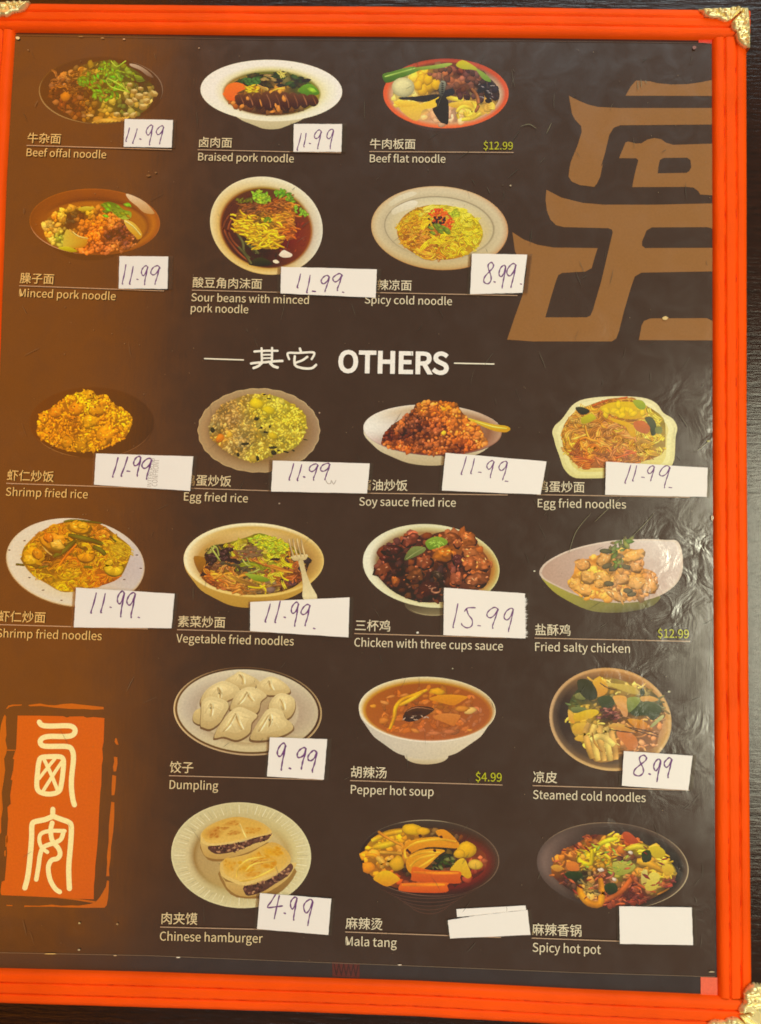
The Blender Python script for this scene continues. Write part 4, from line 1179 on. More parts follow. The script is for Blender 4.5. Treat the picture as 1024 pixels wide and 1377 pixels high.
for k in range(12):
    p.leaf(578 + p.r.uniform(-20, 24), 146 + p.r.uniform(-16, 20), 24, p.r.uniform(0, 6), (214, 190, 90), w=.2)
    p.leaf(500 + p.r.uniform(-50, 60), 170 + p.r.uniform(-12, 26), 24, p.r.uniform(-.4, .4), (170, 140, 80), w=.25)
p.part('pork_slices')

# 3 beef flat noodle -------------------------------------------------
p = Pic('printed photo of beef flat noodles with a boiled egg in an orange rimmed bowl', 500, 70, 5.12, 3)
p.bowl([(505, 440, 300, 60), (505, 500, 190, 50)], (104, 66, 52), (74, 56, 48))
p.loft([(512, 285, 432, 240, ((226, 96, 52), (232, 104, 52), (226, 96, 54), (170, 66, 44))), (512, 287, 412, 226, ((216, 84, 46), (240, 116, 62), (232, 100, 56), (190, 80, 52))),
        (512, 289, 392, 212, ((200, 140, 110), (226, 140, 90), (214, 130, 90), (120, 60, 40))), (512, 291, 372, 198, ((210, 180, 150), (216, 168, 124), (214, 170, 130), (110, 70, 46)))])
p.base()
R = E(514, 294, 368, 194)
SM = [(220, 240, (210, 200, 140)), (200, 380, (232, 190, 70)), (300, 420, (230, 190, 90)), (420, 470, (214, 160, 120)), (560, 460, (216, 164, 128)), (680, 400, (232, 200, 80)), (800, 370, (230, 180, 80)),
      (600, 230, (120, 70, 50)), (760, 240, (60, 46, 46)), (500, 130, (150, 100, 60)), (640, 140, (110, 60, 44)), (480, 250, (60, 46, 44)), (360, 210, (230, 170, 30)), (840, 280, (70, 50, 50))]
p.fill(R, SM, 120, 26, 'chunk', under=.9, jit=.12)
Yn = (240, 204, 70)
p.poly([(150, 340), (230, 335), (310, 345), (330, 365), (260, 380), (190, 375)], (250, 216, 70), (226, 176, 50))
p.poly([(200, 385), (300, 370), (420, 330), (470, 308), (470, 355), (420, 385), (350, 400), (330, 460), (290, 470), (220, 420)], (250, 210, 50), (224, 180, 80))
p.poly([(530, 355), (600, 340), (680, 334), (740, 350), (700, 380), (620, 385), (550, 380)], (248, 212, 80), (214, 164, 50))
for q_, w in (([(600, 460), (590, 410), (630, 375), (690, 390), (690, 430), (650, 440), (640, 410)], 26), ([(690, 340), (720, 390), (700, 440), (620, 470)], 24), ([(750, 420), (700, 455), (620, 465)], 26),
              ([(500, 306), (560, 320), (630, 330)], 30)):
    p.strand(q_, w, Yn, edge=.78, hi=1.08)
for k in range(5): p.strand([(790, 330 + k * 14), (830, 350 + k * 10), (850, 380 + k * 3)], 15, (236, 180, 76), edge=.7)
p.part('flat_noodles')
for x, y in ((340, 190), (390, 230), (350, 260), (440, 220), (320, 230), (390, 190)):
    p.blob(x, y, 34, 40, p.r.uniform(-.6, .6), (244, 186, 20), hi=1.08, lo=.7)
K = (34, 28, 30)
p.poly([(190, 312), (300, 306), (440, 290), (470, 300), (420, 330), (350, 345), (260, 330), (205, 328)], (50, 40, 42), K)
p.poly([(440, 330), (500, 310), (530, 350), (528, 490), (500, 492), (470, 480), (430, 420), (420, 390), (450, 370)], (44, 38, 42), (26, 22, 24))
p.poly([(460, 320), (500, 270), (560, 250), (570, 290), (520, 310), (490, 330)], (60, 56, 60), K)
p.poly([(470, 300), (462, 250), (478, 200), (510, 208), (506, 260), (490, 300)], (150, 150, 130), (70, 66, 60))
for y in range(215, 290, 14): p.leaf(488, y, 12, .3, (40, 40, 38))
for k in range(70):
    x, y = p.rnd([(400, 130), (560, 100), (720, 130), (860, 250), (870, 310), (820, 340), (600, 310), (540, 260), (520, 190), (400, 160)])
    c = p.colour([(480, 140, (140, 84, 54)), (620, 130, (110, 56, 44)), (620, 230, (160, 96, 60)), (620, 280, (80, 44, 36)), (780, 230, (52, 42, 44)), (850, 300, (58, 44, 46)), (700, 170, (120, 70, 52))], x, y, .3)
    p.blob(x, y, p.r.uniform(16, 36), p.r.uniform(12, 24), p.r.uniform(0, 3), c)
p.strand([(688, 250), (725, 300), (735, 370), (712, 415)], 24, (160, 100, 60))
for k in range(12): p.leaf(p.r.uniform(740, 860), p.r.uniform(215, 320), p.r.uniform(7, 16), p.r.uniform(-1, 1), (140, 128, 128), w=.3)
p.part('beef_and_mushroom')
p.poly([(75, 155), (140, 135), (270, 100), (330, 118), (300, 140), (200, 180), (130, 208), (92, 206)], (110, 158, 60), (56, 104, 30))
p.strand([(90, 170), (200, 140), (300, 112)], 14, (150, 196, 96))
p.poly([(300, 108), (420, 92), (520, 76), (556, 82), (500, 106), (400, 118), (340, 124)], (176, 200, 90), (120, 150, 60))
p.poly([(580, 90), (625, 55), (700, 92), (740, 130), (690, 120), (630, 118)], (216, 196, 40), (170, 170, 40))
p.poly([(720, 115), (770, 140), (815, 180), (820, 205), (780, 195), (745, 160)], (150, 176, 70), (110, 150, 60))
p.part('green_leaves')
p.blob(218, 242, 78, 68, .1, (212, 204, 150), hi=1.12, lo=.82, n=22, rough=.02)
p.part('boiled_egg')

# 4 minced pork noodle -------------------------------------------------
p = Pic('printed photo of minced pork noodles in a brown glazed bowl', 30, 240, 5.12, 4)
p.bowl([(495, 400, 380, 110), (470, 500, 200, 62)], (60, 32, 18), (92, 52, 22))
p.loft([(500, 300, 450, 230, ((190, 110, 50), (96, 54, 30), (150, 84, 34), (176, 96, 30))), (500, 300, 440, 222, ((176, 96, 30), (150, 84, 34), (128, 70, 26), (150, 80, 24))),
        (505, 305, 400, 190, ((196, 116, 26), (176, 104, 34), (140, 76, 22), (140, 74, 20))), (500, 320, 368, 172, ((150, 84, 20), (140, 80, 22), (150, 84, 22), (110, 56, 14))),
        (495, 325, 350, 160, ((180, 110, 24), (150, 80, 22), (150, 84, 20), (176, 104, 26)))], rot=0.03)
p.ring(500, 300, 446, 227, 6, (206, 150, 110), a0=1.75, a1=3.0, taper=True, rot=.03)
p.poly([(715, 105), (780, 125), (850, 165), (905, 225), (905, 245), (840, 235), (790, 190), (740, 150)], (232, 206, 170), (200, 150, 90))
p.base()
R = [(150, 330), (190, 260), (260, 215), (360, 195), (500, 195), (600, 220), (700, 260), (790, 340), (820, 400), (790, 450), (700, 500), (560, 520), (430, 515), (300, 490), (200, 450), (160, 400)]
SM = [(180, 320, (206, 170, 80)), (220, 270, (204, 116, 30)), (270, 240, (220, 170, 50)), (190, 380, (214, 130, 40)), (200, 420, (214, 180, 70)), (330, 280, (80, 60, 40)), (420, 250, (60, 34, 24)),
      (250, 410, (150, 160, 60)), (420, 290, (200, 110, 30)), (470, 380, (190, 96, 26)), (550, 260, (206, 116, 30)), (530, 360, (214, 110, 30)), (620, 300, (210, 120, 44)), (600, 400, (80, 40, 30)),
      (680, 370, (84, 44, 32)), (720, 440, (110, 60, 40)), (640, 470, (190, 110, 50)), (480, 480, (190, 100, 44)), (560, 480, (180, 92, 40)), (440, 230, (200, 160, 40)), (770, 460, (170, 100, 50))]
p.fill(R, SM, 430, 15, 'chunk', under=.45)
p.fill([(440, 300), (620, 240), (740, 330), (800, 450), (650, 500), (440, 500)], SM, 160, 11, 'chunk', base=False, hi=1.4)
p.part('minced_pork')
p.poly([(285, 480), (290, 390), (310, 350), (345, 375), (400, 410), (450, 420), (430, 470), (360, 480)], (226, 178, 70), (190, 120, 24), cl=(214, 190, 70))
p.strand([(345, 365), (390, 398), (456, 414)], 9, (240, 200, 110))
p.poly([(245, 478), (320, 470), (380, 500), (330, 506)], (216, 206, 50), (170, 150, 30))
p.poly([(700, 285), (760, 300), (810, 350), (828, 395), (800, 420), (770, 390), (730, 350)], (232, 196, 80), (206, 146, 40))
p.strand([(705, 290), (760, 325), (818, 390)], 10, (250, 226, 130))
p.poly([(390, 205), (440, 192), (500, 200), (460, 220), (400, 222)], (220, 200, 70), (190, 160, 40))
p.part('noodle_sheets')
p.poly([(540, 185), (590, 160), (650, 175), (700, 215), (750, 230), (745, 275), (690, 280), (640, 250), (600, 215)], (84, 120, 26), (176, 196, 60))
for k in range(14): p.leaf(p.r.uniform(560, 740), p.r.uniform(175, 265), 26, p.r.uniform(.2, .9), (p.r.uniform(70, 170), p.r.uniform(120, 200), 30))
p.part('green_leaves')

# 5 sour beans noodle -------------------------------------------------
p = Pic('printed photo of sour bean noodles in red broth in a deep round white bowl', 270, 230, 5.12, 5)
p.loft([(453, 376, 392, 333, ((236, 230, 210), (226, 190, 110), (240, 226, 178), (244, 236, 206))), (453, 376, 380, 322, ((226, 218, 198), (236, 206, 130), (236, 216, 160), (240, 232, 200))),
        (453, 385, 335, 285, ((214, 200, 176), (214, 170, 80), (226, 190, 110), (226, 210, 160))), (452, 390, 316, 272, ((176, 110, 50), (120, 70, 26), (150, 84, 34), (176, 140, 50))),
        (452, 392, 306, 264, ((138, 62, 32), (74, 44, 24), (92, 50, 28), (104, 62, 30))), (460, 400, 180, 150, ((124, 44, 20), (60, 40, 22), (84, 40, 24), (100, 60, 26)))], rot=0.28)
p.base()
p.fill(E(450, 380, 290, 245, .28), [(660, 380, (134, 52, 26)), (690, 480, (140, 60, 34)), (620, 560, (130, 60, 40)), (480, 620, (54, 44, 26)), (350, 600, (62, 52, 30)), (220, 520, (70, 40, 26)), (180, 380, (92, 42, 26)), (240, 260, (96, 46, 24)),
                               (450, 300, (120, 66, 30)), (600, 250, (110, 60, 26))], 90, 18, 'grain', base=False, jit=.1, hi=1.1, lo=.85)
for q_ in ([(200, 300), (160, 380), (190, 470), (260, 560), (330, 620)], [(220, 320), (190, 400), (220, 480), (280, 540)], [(180, 330), (150, 400)]):
    p.strand(q_, 16, (134, 70, 40), edge=.6)
p.poly([(330, 640), (380, 600), (440, 600), (500, 640), (440, 655), (380, 655)], (70, 66, 40), (46, 44, 28))
for q_ in ([(250, 430), (290, 490), (300, 560), (340, 600)], [(300, 490), (370, 540), (400, 570)], [(350, 480), (380, 540), (380, 570)], [(260, 520), (310, 580), (350, 640)]):
    p.strand(q_, 20, (96, 92, 54), edge=.6)
p.part('red_broth')
SM = [(290, 270, (130, 78, 40)), (290, 340, (196, 140, 24)), (280, 390, (208, 150, 24)), (360, 400, (200, 150, 24)), (430, 350, (150, 110, 30)), (420, 470, (214, 166, 24)), (500, 480, (206, 150, 30)),
      (560, 320, (196, 130, 30)), (620, 340, (176, 104, 40)), (520, 260, (150, 86, 36)), (470, 230, (130, 70, 30)), (600, 430, (180, 90, 30)), (350, 260, (120, 70, 40))]
p.fill([(260, 250), (340, 220), (460, 200), (560, 190), (640, 240), (650, 360), (640, 470), (560, 470), (520, 530), (410, 530), (330, 470), (245, 400)], SM, 330, 22, 'strip', base=True, under=.5)
p.fill([(235, 300), (330, 300), (560, 360), (520, 520), (410, 525), (330, 460), (250, 400)], [(300, 380, (220, 162, 26)), (450, 480, (226, 176, 26))], 46, 22, 'strip', base=False)
p.part('sour_beans')
for k in range(46):
    x, y = p.rnd([(360, 150), (410, 130), (470, 160), (490, 190), (420, 225), (370, 210)])
    p.leaf(x, y, p.r.uniform(12, 26), p.r.uniform(0, 6.28), (p.r.uniform(110, 170), p.r.uniform(170, 210), 40))
for k in range(40):
    x, y = p.rnd([(490, 140), (570, 125), (630, 150), (640, 210), (600, 225), (570, 180), (500, 165)])
    p.leaf(x, y, p.r.uniform(12, 24), p.r.uniform(0, 6.28), (p.r.uniform(60, 130), p.r.uniform(130, 190), 30))
for k in range(20):
    x, y = p.rnd([(650, 240), (690, 250), (740, 300), (700, 315), (655, 280)])
    p.leaf(x, y, p.r.uniform(12, 22), p.r.uniform(0, 6.28), (120, 180, 40))
for k in range(16):
    p.leaf(p.r.uniform(440, 480), p.r.uniform(320, 350), 15, p.r.uniform(0, 6.28), (110, 140, 30))
    p.leaf(p.r.uniform(250, 350), p.r.uniform(190, 220), 18, p.r.uniform(0, 6.28), (110, 110, 30))
p.part('coriander')
p.poly([(540, 575), (570, 545), (600, 555), (632, 575), (620, 592), (580, 596), (555, 590)], (248, 236, 214), (236, 216, 190))
p.poly([(498, 618), (520, 610), (542, 628), (525, 636), (505, 630)], (250, 232, 200))
p.part('broth_highlight')

# 6 spicy cold noodle -------------------------------------------------
p = Pic('printed photo of yellow spicy cold noodles on a cream plate with a brown rim', 490, 240, 5.12, 6)
p.loft([(520, 342, 472, 288, ((196, 140, 90), (190, 132, 70), (206, 164, 110), (210, 176, 130))), (520, 342, 462, 278, ((206, 170, 130), (200, 168, 110), (212, 186, 140), (220, 200, 164))),
        (520, 340, 430, 248, ((212, 196, 160), (208, 186, 136), (214, 198, 160), (214, 200, 166))), (520, 338, 384, 218, ((206, 190, 154), (200, 180, 136), (200, 184, 150), (206, 190, 154))),
        (516, 336, 376, 210, ((160, 142, 110), (196, 176, 130), (156, 140, 112), (150, 136, 110))), (516, 338, 368, 205, ((206, 190, 150), (206, 186, 140), (204, 190, 156), (212, 200, 166))),
        (518, 360, 305, 190, ((216, 196, 140), (200, 170, 110), (216, 200, 156), (226, 214, 176)))], rot=0.06)
p.poly([(190, 220), (250, 180), (330, 150), (370, 165), (340, 200), (240, 235), (200, 250)], (236, 228, 206), (220, 208, 176))
p.poly([(170, 170), (240, 120), (330, 90), (360, 110), (260, 150), (190, 190)], (228, 218, 192), (216, 204, 170))
p.base()
R = E(522, 370, 296, 190, .06)
SM = [(260, 330, (226, 160, 30)), (300, 430, (216, 136, 40)), (400, 500, (226, 150, 40)), (520, 540, (214, 130, 40)), (650, 500, (226, 160, 30)), (760, 460, (230, 180, 40)), (760, 320, (236, 200, 40)),
      (660, 260, (226, 206, 60)), (700, 380, (240, 204, 40)), (520, 200, (220, 190, 60)), (380, 240, (214, 150, 30)), (440, 340, (220, 160, 30)), (460, 420, (190, 110, 40)), (560, 440, (236, 180, 30))]
p.fill(R, SM, 250, 19, 'noodle', under=.62, jit=.15, edge=.62)
p.part('yellow_noodles')
for k in range(80):
    x, y = p.rnd([(440, 240), (500, 200), (580, 240), (620, 300), (600, 350), (540, 340), (480, 300)])
    p.blob(x, y, p.r.uniform(9, 18), p.r.uniform(6, 12), p.r.uniform(0, 3), [(226, 96, 34), (236, 120, 40), (206, 76, 40)][k % 3])
for k in range(26): p.blob(p.r.uniform(440, 560), p.r.uniform(265, 320), 10, 7, p.r.uniform(0, 3), (70, 44, 44))
for k in range(12): p.leaf(p.r.uniform(450, 580), p.r.uniform(320, 380), 28, .4, (120, 140, 40))
for k in range(9): p.leaf(p.r.uniform(590, 650), p.r.uniform(220, 260), 24, p.r.uniform(0, 3), (176, 186, 50))
p.part('chilli_topping')

# 7 shrimp fried rice -------------------------------------------------
p = Pic('printed photo of golden shrimp fried rice heaped on a dark glass plate', 30, 510, 5.12, 7)
p.loft([(480, 300, 430, 246, ((100, 60, 32), (110, 66, 34), (112, 64, 24), (104, 62, 26))), (480, 300, 420, 238, ((92, 52, 26), (96, 54, 24), (106, 60, 20), (100, 58, 24))),
        (480, 300, 300, 170, ((84, 46, 24), (92, 50, 20), (100, 56, 18), (98, 56, 24)))], rot=0.0)
p.ring(480, 300, 420, 240, 5, (150, 104, 64), a0=1.75, a1=2.7, taper=True)
p.ring(480, 300, 422, 242, 5, (134, 90, 60), a0=.3, a1=1.3, taper=True)
p.base()
R = [(100, 350), (115, 270), (130, 230), (200, 200), (290, 130), (360, 100), (440, 80), (490, 78), (510, 110), (580, 105), (620, 160), (700, 210), (745, 240), (760, 295), (740, 350), (700, 410), (620, 450), (540, 485), (430, 500), (330, 495), (240, 470), (160, 425), (110, 390)]
SM = [(150, 260, (226, 140, 14)), (220, 220, (220, 124, 10)), (200, 380, (200, 124, 20)), (300, 170, (216, 140, 14)), (420, 110, (226, 164, 10)), (460, 200, (226, 164, 10)), (360, 210, (222, 130, 8)), (560, 150, (220, 140, 14)),
      (640, 220, (210, 140, 20)), (720, 280, (214, 150, 20)), (600, 340, (226, 140, 8)), (480, 280, (226, 160, 10)), (340, 340, (180, 110, 20)), (260, 430, (206, 130, 30)), (440, 440, (206, 140, 20)), (560, 400, (228, 136, 8)), (520, 260, (170, 100, 20))]
p.fill(R, SM, 620, 13, 'grain', under=.55, jit=.28)
p.part('golden_rice')
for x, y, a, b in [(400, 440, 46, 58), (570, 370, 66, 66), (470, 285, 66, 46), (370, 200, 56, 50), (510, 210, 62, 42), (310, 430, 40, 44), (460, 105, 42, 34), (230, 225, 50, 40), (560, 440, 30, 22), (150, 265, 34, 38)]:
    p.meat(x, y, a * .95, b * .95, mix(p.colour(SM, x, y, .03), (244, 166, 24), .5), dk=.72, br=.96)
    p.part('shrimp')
R2_ = [(x, y) for x, y in R]
p.fill(R2_, SM, 150, 10, 'grain', base=False, jit=.3)
for k in range(30): p.blob(*p.rnd(R), 7, 5, 0, (110, 66, 24))
p.part('scattered_rice')

# 8 egg fried rice -------------------------------------------------
p = Pic('printed photo of yellow egg fried rice on a scalloped beige plate', 250, 510, 5.12, 8)
wob = lambda a: 1 + .008 * math.cos(a * 26)
p.loft([(504, 352, 420, 290, ((206, 180, 136), (200, 170, 120), (206, 174, 120), (206, 180, 130))), (504, 352, 410, 280, ((168, 138, 104), (178, 150, 108), (180, 148, 104), (180, 152, 110))),
        (504, 352, 380, 256, ((160, 128, 94), (170, 140, 98), (176, 142, 98), (172, 142, 100))), (504, 345, 320, 220, ((150, 116, 70), (150, 116, 70), (140, 106, 70), (140, 106, 70)))], n=120, wob=wob)
for k in range(52):
    a = k * 6.2832 / 52
    p.ring(504 + 398 * math.cos(a), 352 + 272 * math.sin(a), 14, 11, 3, (172, 142, 104), n=8, a0=a - 1.4, a1=a + 1.4)
p.base()
R = [(160, 330), (190, 250), (250, 180), (330, 140), (430, 105), (560, 105), (660, 130), (760, 190), (820, 240), (830, 320), (800, 420), (720, 490), (600, 520), (490, 570), (400, 555), (320, 520), (230, 460), (170, 400)]
SM = [(200, 260, (130, 90, 56)), (200, 340, (100, 80, 50)), (300, 180, (140, 96, 50)), (320, 280, (150, 100, 60)), (240, 420, (216, 130, 30)), (340, 420, (150, 112, 60)), (300, 480, (150, 110, 60)), (430, 130, (160, 120, 50)),
      (490, 170, (220, 190, 24)), (420, 320, (166, 130, 60)), (460, 480, (190, 154, 50)), (560, 240, (196, 176, 30)), (640, 200, (200, 184, 40)), (700, 280, (206, 186, 26)), (780, 260, (186, 170, 30)), (760, 370, (190, 170, 40)),
      (650, 340, (200, 180, 40)), (640, 440, (190, 166, 40)), (560, 400, (176, 144, 40)), (520, 520, (190, 166, 50)), (400, 440, (110, 84, 60))]
SM = [(a, b, mix(c, (196, 172, 84), .42)) for a, b, c in SM]
p.fill(R, SM, 800, 12, 'grain', under=.74, jit=.24, hi=1.22, lo=.76)
for x, y, a, b, c in [(490, 165, 48, 36, (226, 196, 20)), (570, 210, 44, 30, (214, 190, 24)), (300, 380, 20, 26, (224, 176, 60)), (600, 390, 34, 26, (206, 176, 40)), (660, 155, 22, 18, (214, 196, 80)), (235, 405, 26, 34, (222, 130, 26)), (465, 545, 30, 26, (190, 160, 60))]:
    p.blob(x, y, a, b, .3, c, hi=1.12, lo=.8)
for x, y, a, b in [(490, 272, 20, 14), (518, 334, 13, 7), (550, 366, 20, 8), (410, 445, 30, 10), (600, 470, 30, 9), (605, 505, 20, 18), (495, 545, 12, 20), (360, 520, 12, 14), (185, 350, 16, 20), (740, 490, 12, 6), (572, 134, 14, 6), (825, 416, 16, 4),
                   (540, 106, 14, 6), (640, 490, 10, 5), (580, 325, 8, 12), (690, 500, 22, 6)]:
    p.blob(x, y, a, b, p.r.uniform(-.4, .4), (58, 54, 32))
p.part('egg_rice')

# 9 soy sauce fried rice -------------------------------------------------
p = Pic('printed photo of brown soy sauce fried rice in a shallow white bowl', 480, 520, 4.6545, 9)
p.bowl([(475, 280, 432, 155), (470, 340, 370, 130), (470, 400, 260, 94)], (236, 226, 200), (196, 176, 136))
p.loft([(475, 272, 434, 160, ((150, 100, 76), (96, 56, 56), (226, 214, 200), (244, 238, 226))), (475, 270, 426, 153, ((190, 150, 120), (150, 80, 70), (244, 240, 230), (226, 208, 180))),
        (470, 268, 360, 128, ((150, 100, 70), (110, 60, 40), (240, 236, 226), (200, 170, 130)))], rot=0.04)
p.base()
R = [(160, 360), (165, 310), (210, 250), (280, 200), (350, 150), (365, 115), (410, 95), (480, 88), (560, 95), (620, 105), (660, 160), (710, 210), (760, 250), (790, 300), (810, 350), (780, 385), (700, 408), (560, 425), (430, 422), (320, 408), (220, 388)]
SM = [(200, 320, (90, 40, 28)), (190, 370, (180, 96, 40)), (260, 250, (150, 84, 44)), (300, 300, (70, 36, 30)), (340, 200, (120, 66, 40)), (420, 110, (196, 116, 44)), (480, 160, (176, 92, 36)), (560, 120, (196, 110, 34)), (620, 160, (186, 110, 40)),
      (400, 250, (110, 60, 44)), (400, 330, (130, 70, 40)), (500, 240, (150, 76, 40)), (540, 340, (150, 80, 36)), (560, 220, (170, 90, 36)), (640, 260, (190, 104, 36)), (720, 280, (196, 106, 36)), (780, 330, (200, 120, 50)), (640, 380, (110, 56, 30)), (300, 380, (176, 90, 40)), (460, 400, (170, 88, 40)), (700, 370, (176, 84, 34))]
p.fill(R, SM, 560, 12, 'chunk', under=.42, jit=.34, hi=1.2)
p.fill(R, SM, 160, 9, 'chunk', base=False, jit=.35, hi=1.5)
p.blob(543, 290, 16, 15, 0, (230, 190, 50))
p.blob(545, 140, 14, 12, 0, (226, 160, 40))
p.part('soy_rice')
p.poly([(700, 196), (760, 212), (860, 236), (930, 244), (962, 262), (940, 284), (880, 282), (820, 262), (750, 230), (705, 208)], (226, 196, 60), (206, 150, 30))
p.strand([(740, 216), (850, 250), (940, 262)], 9, (250, 226, 90))
p.part('yellow_spoon')

# 10 egg fried noodles -------------------------------------------------
p = Pic('printed photo of egg fried noodles with vegetables on a scalloped cream plate', 720, 520, 4.267, 10)
OUT = [(98, 262), (112, 225), (150, 190), (180, 150), (210, 110), (260, 78), (340, 62), (430, 56), (540, 56), (640, 68), (700, 100), (735, 150), (790, 185), (815, 235), (805, 290), (802, 370), (790, 440), (740, 490), (600, 520), (400, 524), (280, 526), (215, 518), (165, 470), (140, 400), (118, 340), (108, 300)]
p.poly(OUT, (232, 222, 172), (222, 212, 140))
p.poly([(455 + (x - 455) * .93, 290 + (y - 290) * .93) for x, y in OUT], (240, 232, 182), (230, 222, 150))
p.poly([(455 + (x - 455) * .86, 290 + (y - 290) * .84) for x, y in OUT], (230, 214, 140), (222, 206, 120))
p.base()
R = [(155, 300), (165, 220), (220, 150), (300, 110), (420, 70), (540, 66), (640, 110), (735, 180), (748, 280), (740, 370), (680, 410), (560, 440), (400, 465), (260, 460), (200, 410), (165, 360)]
SM = [(200, 220, (200, 130, 50)), (200, 350, (206, 140, 40)), (300, 220, (190, 140, 60)), (300, 420, (196, 106, 40)), (420, 330, (190, 130, 44)), (460, 240, (170, 110, 60)), (400, 130, (206, 130, 40)), (560, 300, (206, 146, 50)),
      (640, 340, (200, 150, 50)), (720, 330, (206, 160, 50)), (500, 400, (180, 94, 50)), (620, 420, (170, 100, 40)), (720, 210, (200, 170, 60)), (350, 270, (160, 100, 50))]
p.fill(R, SM, 260, 19, 'noodle', under=.72, jit=.16, edge=.66)
p.part('fried_noodles')
p.poly([(370, 130), (420, 95), (520, 85), (600, 100), (640, 140), (600, 180), (520, 185), (440, 160)], (226, 190, 20), (214, 164, 20))
p.poly([(420, 180), (480, 190), (560, 220), (575, 285), (545, 280), (520, 230), (460, 205)], (226, 176, 24), (214, 160, 30))
for k in range(14): p.blob(p.r.uniform(400, 620), p.r.uniform(105, 170), 26, 16, p.r.uniform(0, 3), (228, 190, 26), hi=1.1, lo=.85)
p.part('egg')
p.poly([(560, 80), (610, 78), (634, 105), (625, 130), (590, 125)], (170, 176, 50), (140, 160, 50))
p.poly([(265, 180), (320, 155), (350, 180), (310, 205), (270, 212)], (206, 196, 40), (170, 156, 40))
p.poly([(230, 122), (265, 116), (312, 135), (300, 155), (262, 160)], (70, 64, 44), (50, 46, 36))
p.poly([(628, 180), (668, 175), (694, 215), (692, 270), (668, 280), (655, 230)], (92, 90, 60), (70, 74, 54))
p.poly([(565, 205), (620, 195), (660, 235), (640, 270), (580, 250)], (206, 110, 50), (186, 106, 60))
p.poly([(690, 235), (725, 230), (728, 265), (695, 268)], (130, 130, 70))
for q_ in ([(480, 70), (530, 60)], [(330, 110), (420, 75)], [(460, 410), (580, 375)], [(230, 400), (330, 425)]): p.strand(q_, 13, (206, 96, 40))
p.part('vegetables')

# 11 shrimp fried noodles -------------------------------------------------
p = Pic('printed photo of shrimp fried noodles on a white plate with dark dots', 0, 690, 5.12, 11)
p.loft([(520, 342, 480, 304, ((190, 150, 104), (206, 170, 110), (190, 150, 96), (200, 170, 120))), (520, 336, 474, 298, ((214, 196, 178), (226, 214, 180), (222, 206, 170), (232, 222, 200))),
        (520, 334, 462, 288, ((210, 194, 190), (226, 218, 196), (228, 220, 196), (230, 222, 204))), (515, 330, 360, 230, ((206, 190, 186), (226, 214, 180), (226, 216, 190), (230, 222, 200)))], rot=0.12)
p.ring(520, 341, 477, 302, 5, (150, 106, 60), a0=1.2, a1=3.3, rot=.12, taper=True)
for x, y in ((66, 254), (925, 195), (970, 380), (205, 444), (943, 288), (857, 457), (298, 530), (425, 600), (170, 190)):
    p.blob(x, y, 10, 4, 0, (70, 54, 48))
p.base()
R = [(150, 300), (170, 230), (250, 150), (340, 95), (450, 60), (600, 50), (720, 90), (800, 150), (890, 220), (905, 270), (870, 370), (820, 450), (700, 500), (520, 540), (420, 540), (330, 490), (230, 430), (170, 360)]
SM = [(200, 220, (214, 160, 30)), (230, 300, (226, 164, 20)), (300, 170, (206, 130, 30)), (450, 100, (206, 124, 20)), (540, 90, (220, 160, 20)), (560, 180, (110, 90, 30)), (400, 280, (110, 80, 30)), (320, 330, (110, 70, 40)), (440, 340, (214, 120, 20)),
      (260, 410, (206, 150, 30)), (400, 500, (214, 160, 20)), (500, 460, (206, 160, 20)), (600, 420, (214, 140, 30)), (680, 420, (214, 120, 20)), (680, 150, (206, 120, 30)), (760, 230, (206, 150, 30)), (850, 250, (210, 160, 30)), (820, 350, (214, 150, 24)), (720, 470, (206, 104, 20))]
p.fill(R, SM, 330, 15, 'noodle', under=.62, jit=.2, edge=.6)
for k in range(60):
    x, y = p.rnd([(780, 160), (905, 230), (900, 280), (840, 300), (760, 240)])
    p.strand([(x - 20, y - 8), (x, y), (x + 26, y + 14)], 6, (206, 164, 40))
p.part('orange_noodles')
for q_, w in (([(470, 150), (560, 170), (640, 190), (710, 215)], 36), ([(370, 300), (440, 260), (520, 190)], 38), ([(440, 60), (520, 50), (700, 70)], 18), ([(110, 352), (170, 358)], 24), ([(640, 230), (700, 260), (725, 290)], 34), ([(240, 380), (330, 365)], 20),
              ([(580, 370), (640, 375)], 30), ([(740, 140), (800, 200)], 18)):
    p.strand(q_, w, (98, 96, 34), edge=.62)
p.part('green_beans')
p.strand([(410, 360), (460, 290), (530, 215)], 18, (222, 120, 14)); p.strand([(296, 215), (320, 260), (360, 290)], 10, (226, 180, 90))


def shrimp(x, y, r0, w, a, turn, c):
    p.curl(x, y, r0, w, mul(c, .7), a=a, turn=turn, edge=.8, hi=1, taper=.5)
    n = 9
    p.curl(x, y - 2, r0, w * .84, c, a=a, turn=turn, edge=.82, hi=1.1, taper=.6)
    for k in range(7):
        t = a + turn * (k + .6) / 7.5
        p.strand([(x + (r0 - w * .3) * math.cos(t), y + (r0 - w * .3) * .75 * math.sin(t)), (x + (r0 + w * .32) * math.cos(t + .1), y + (r0 + w * .32) * .75 * math.sin(t + .1))], 5, mul(c, .86), sm=1)
    p.part('shrimp')


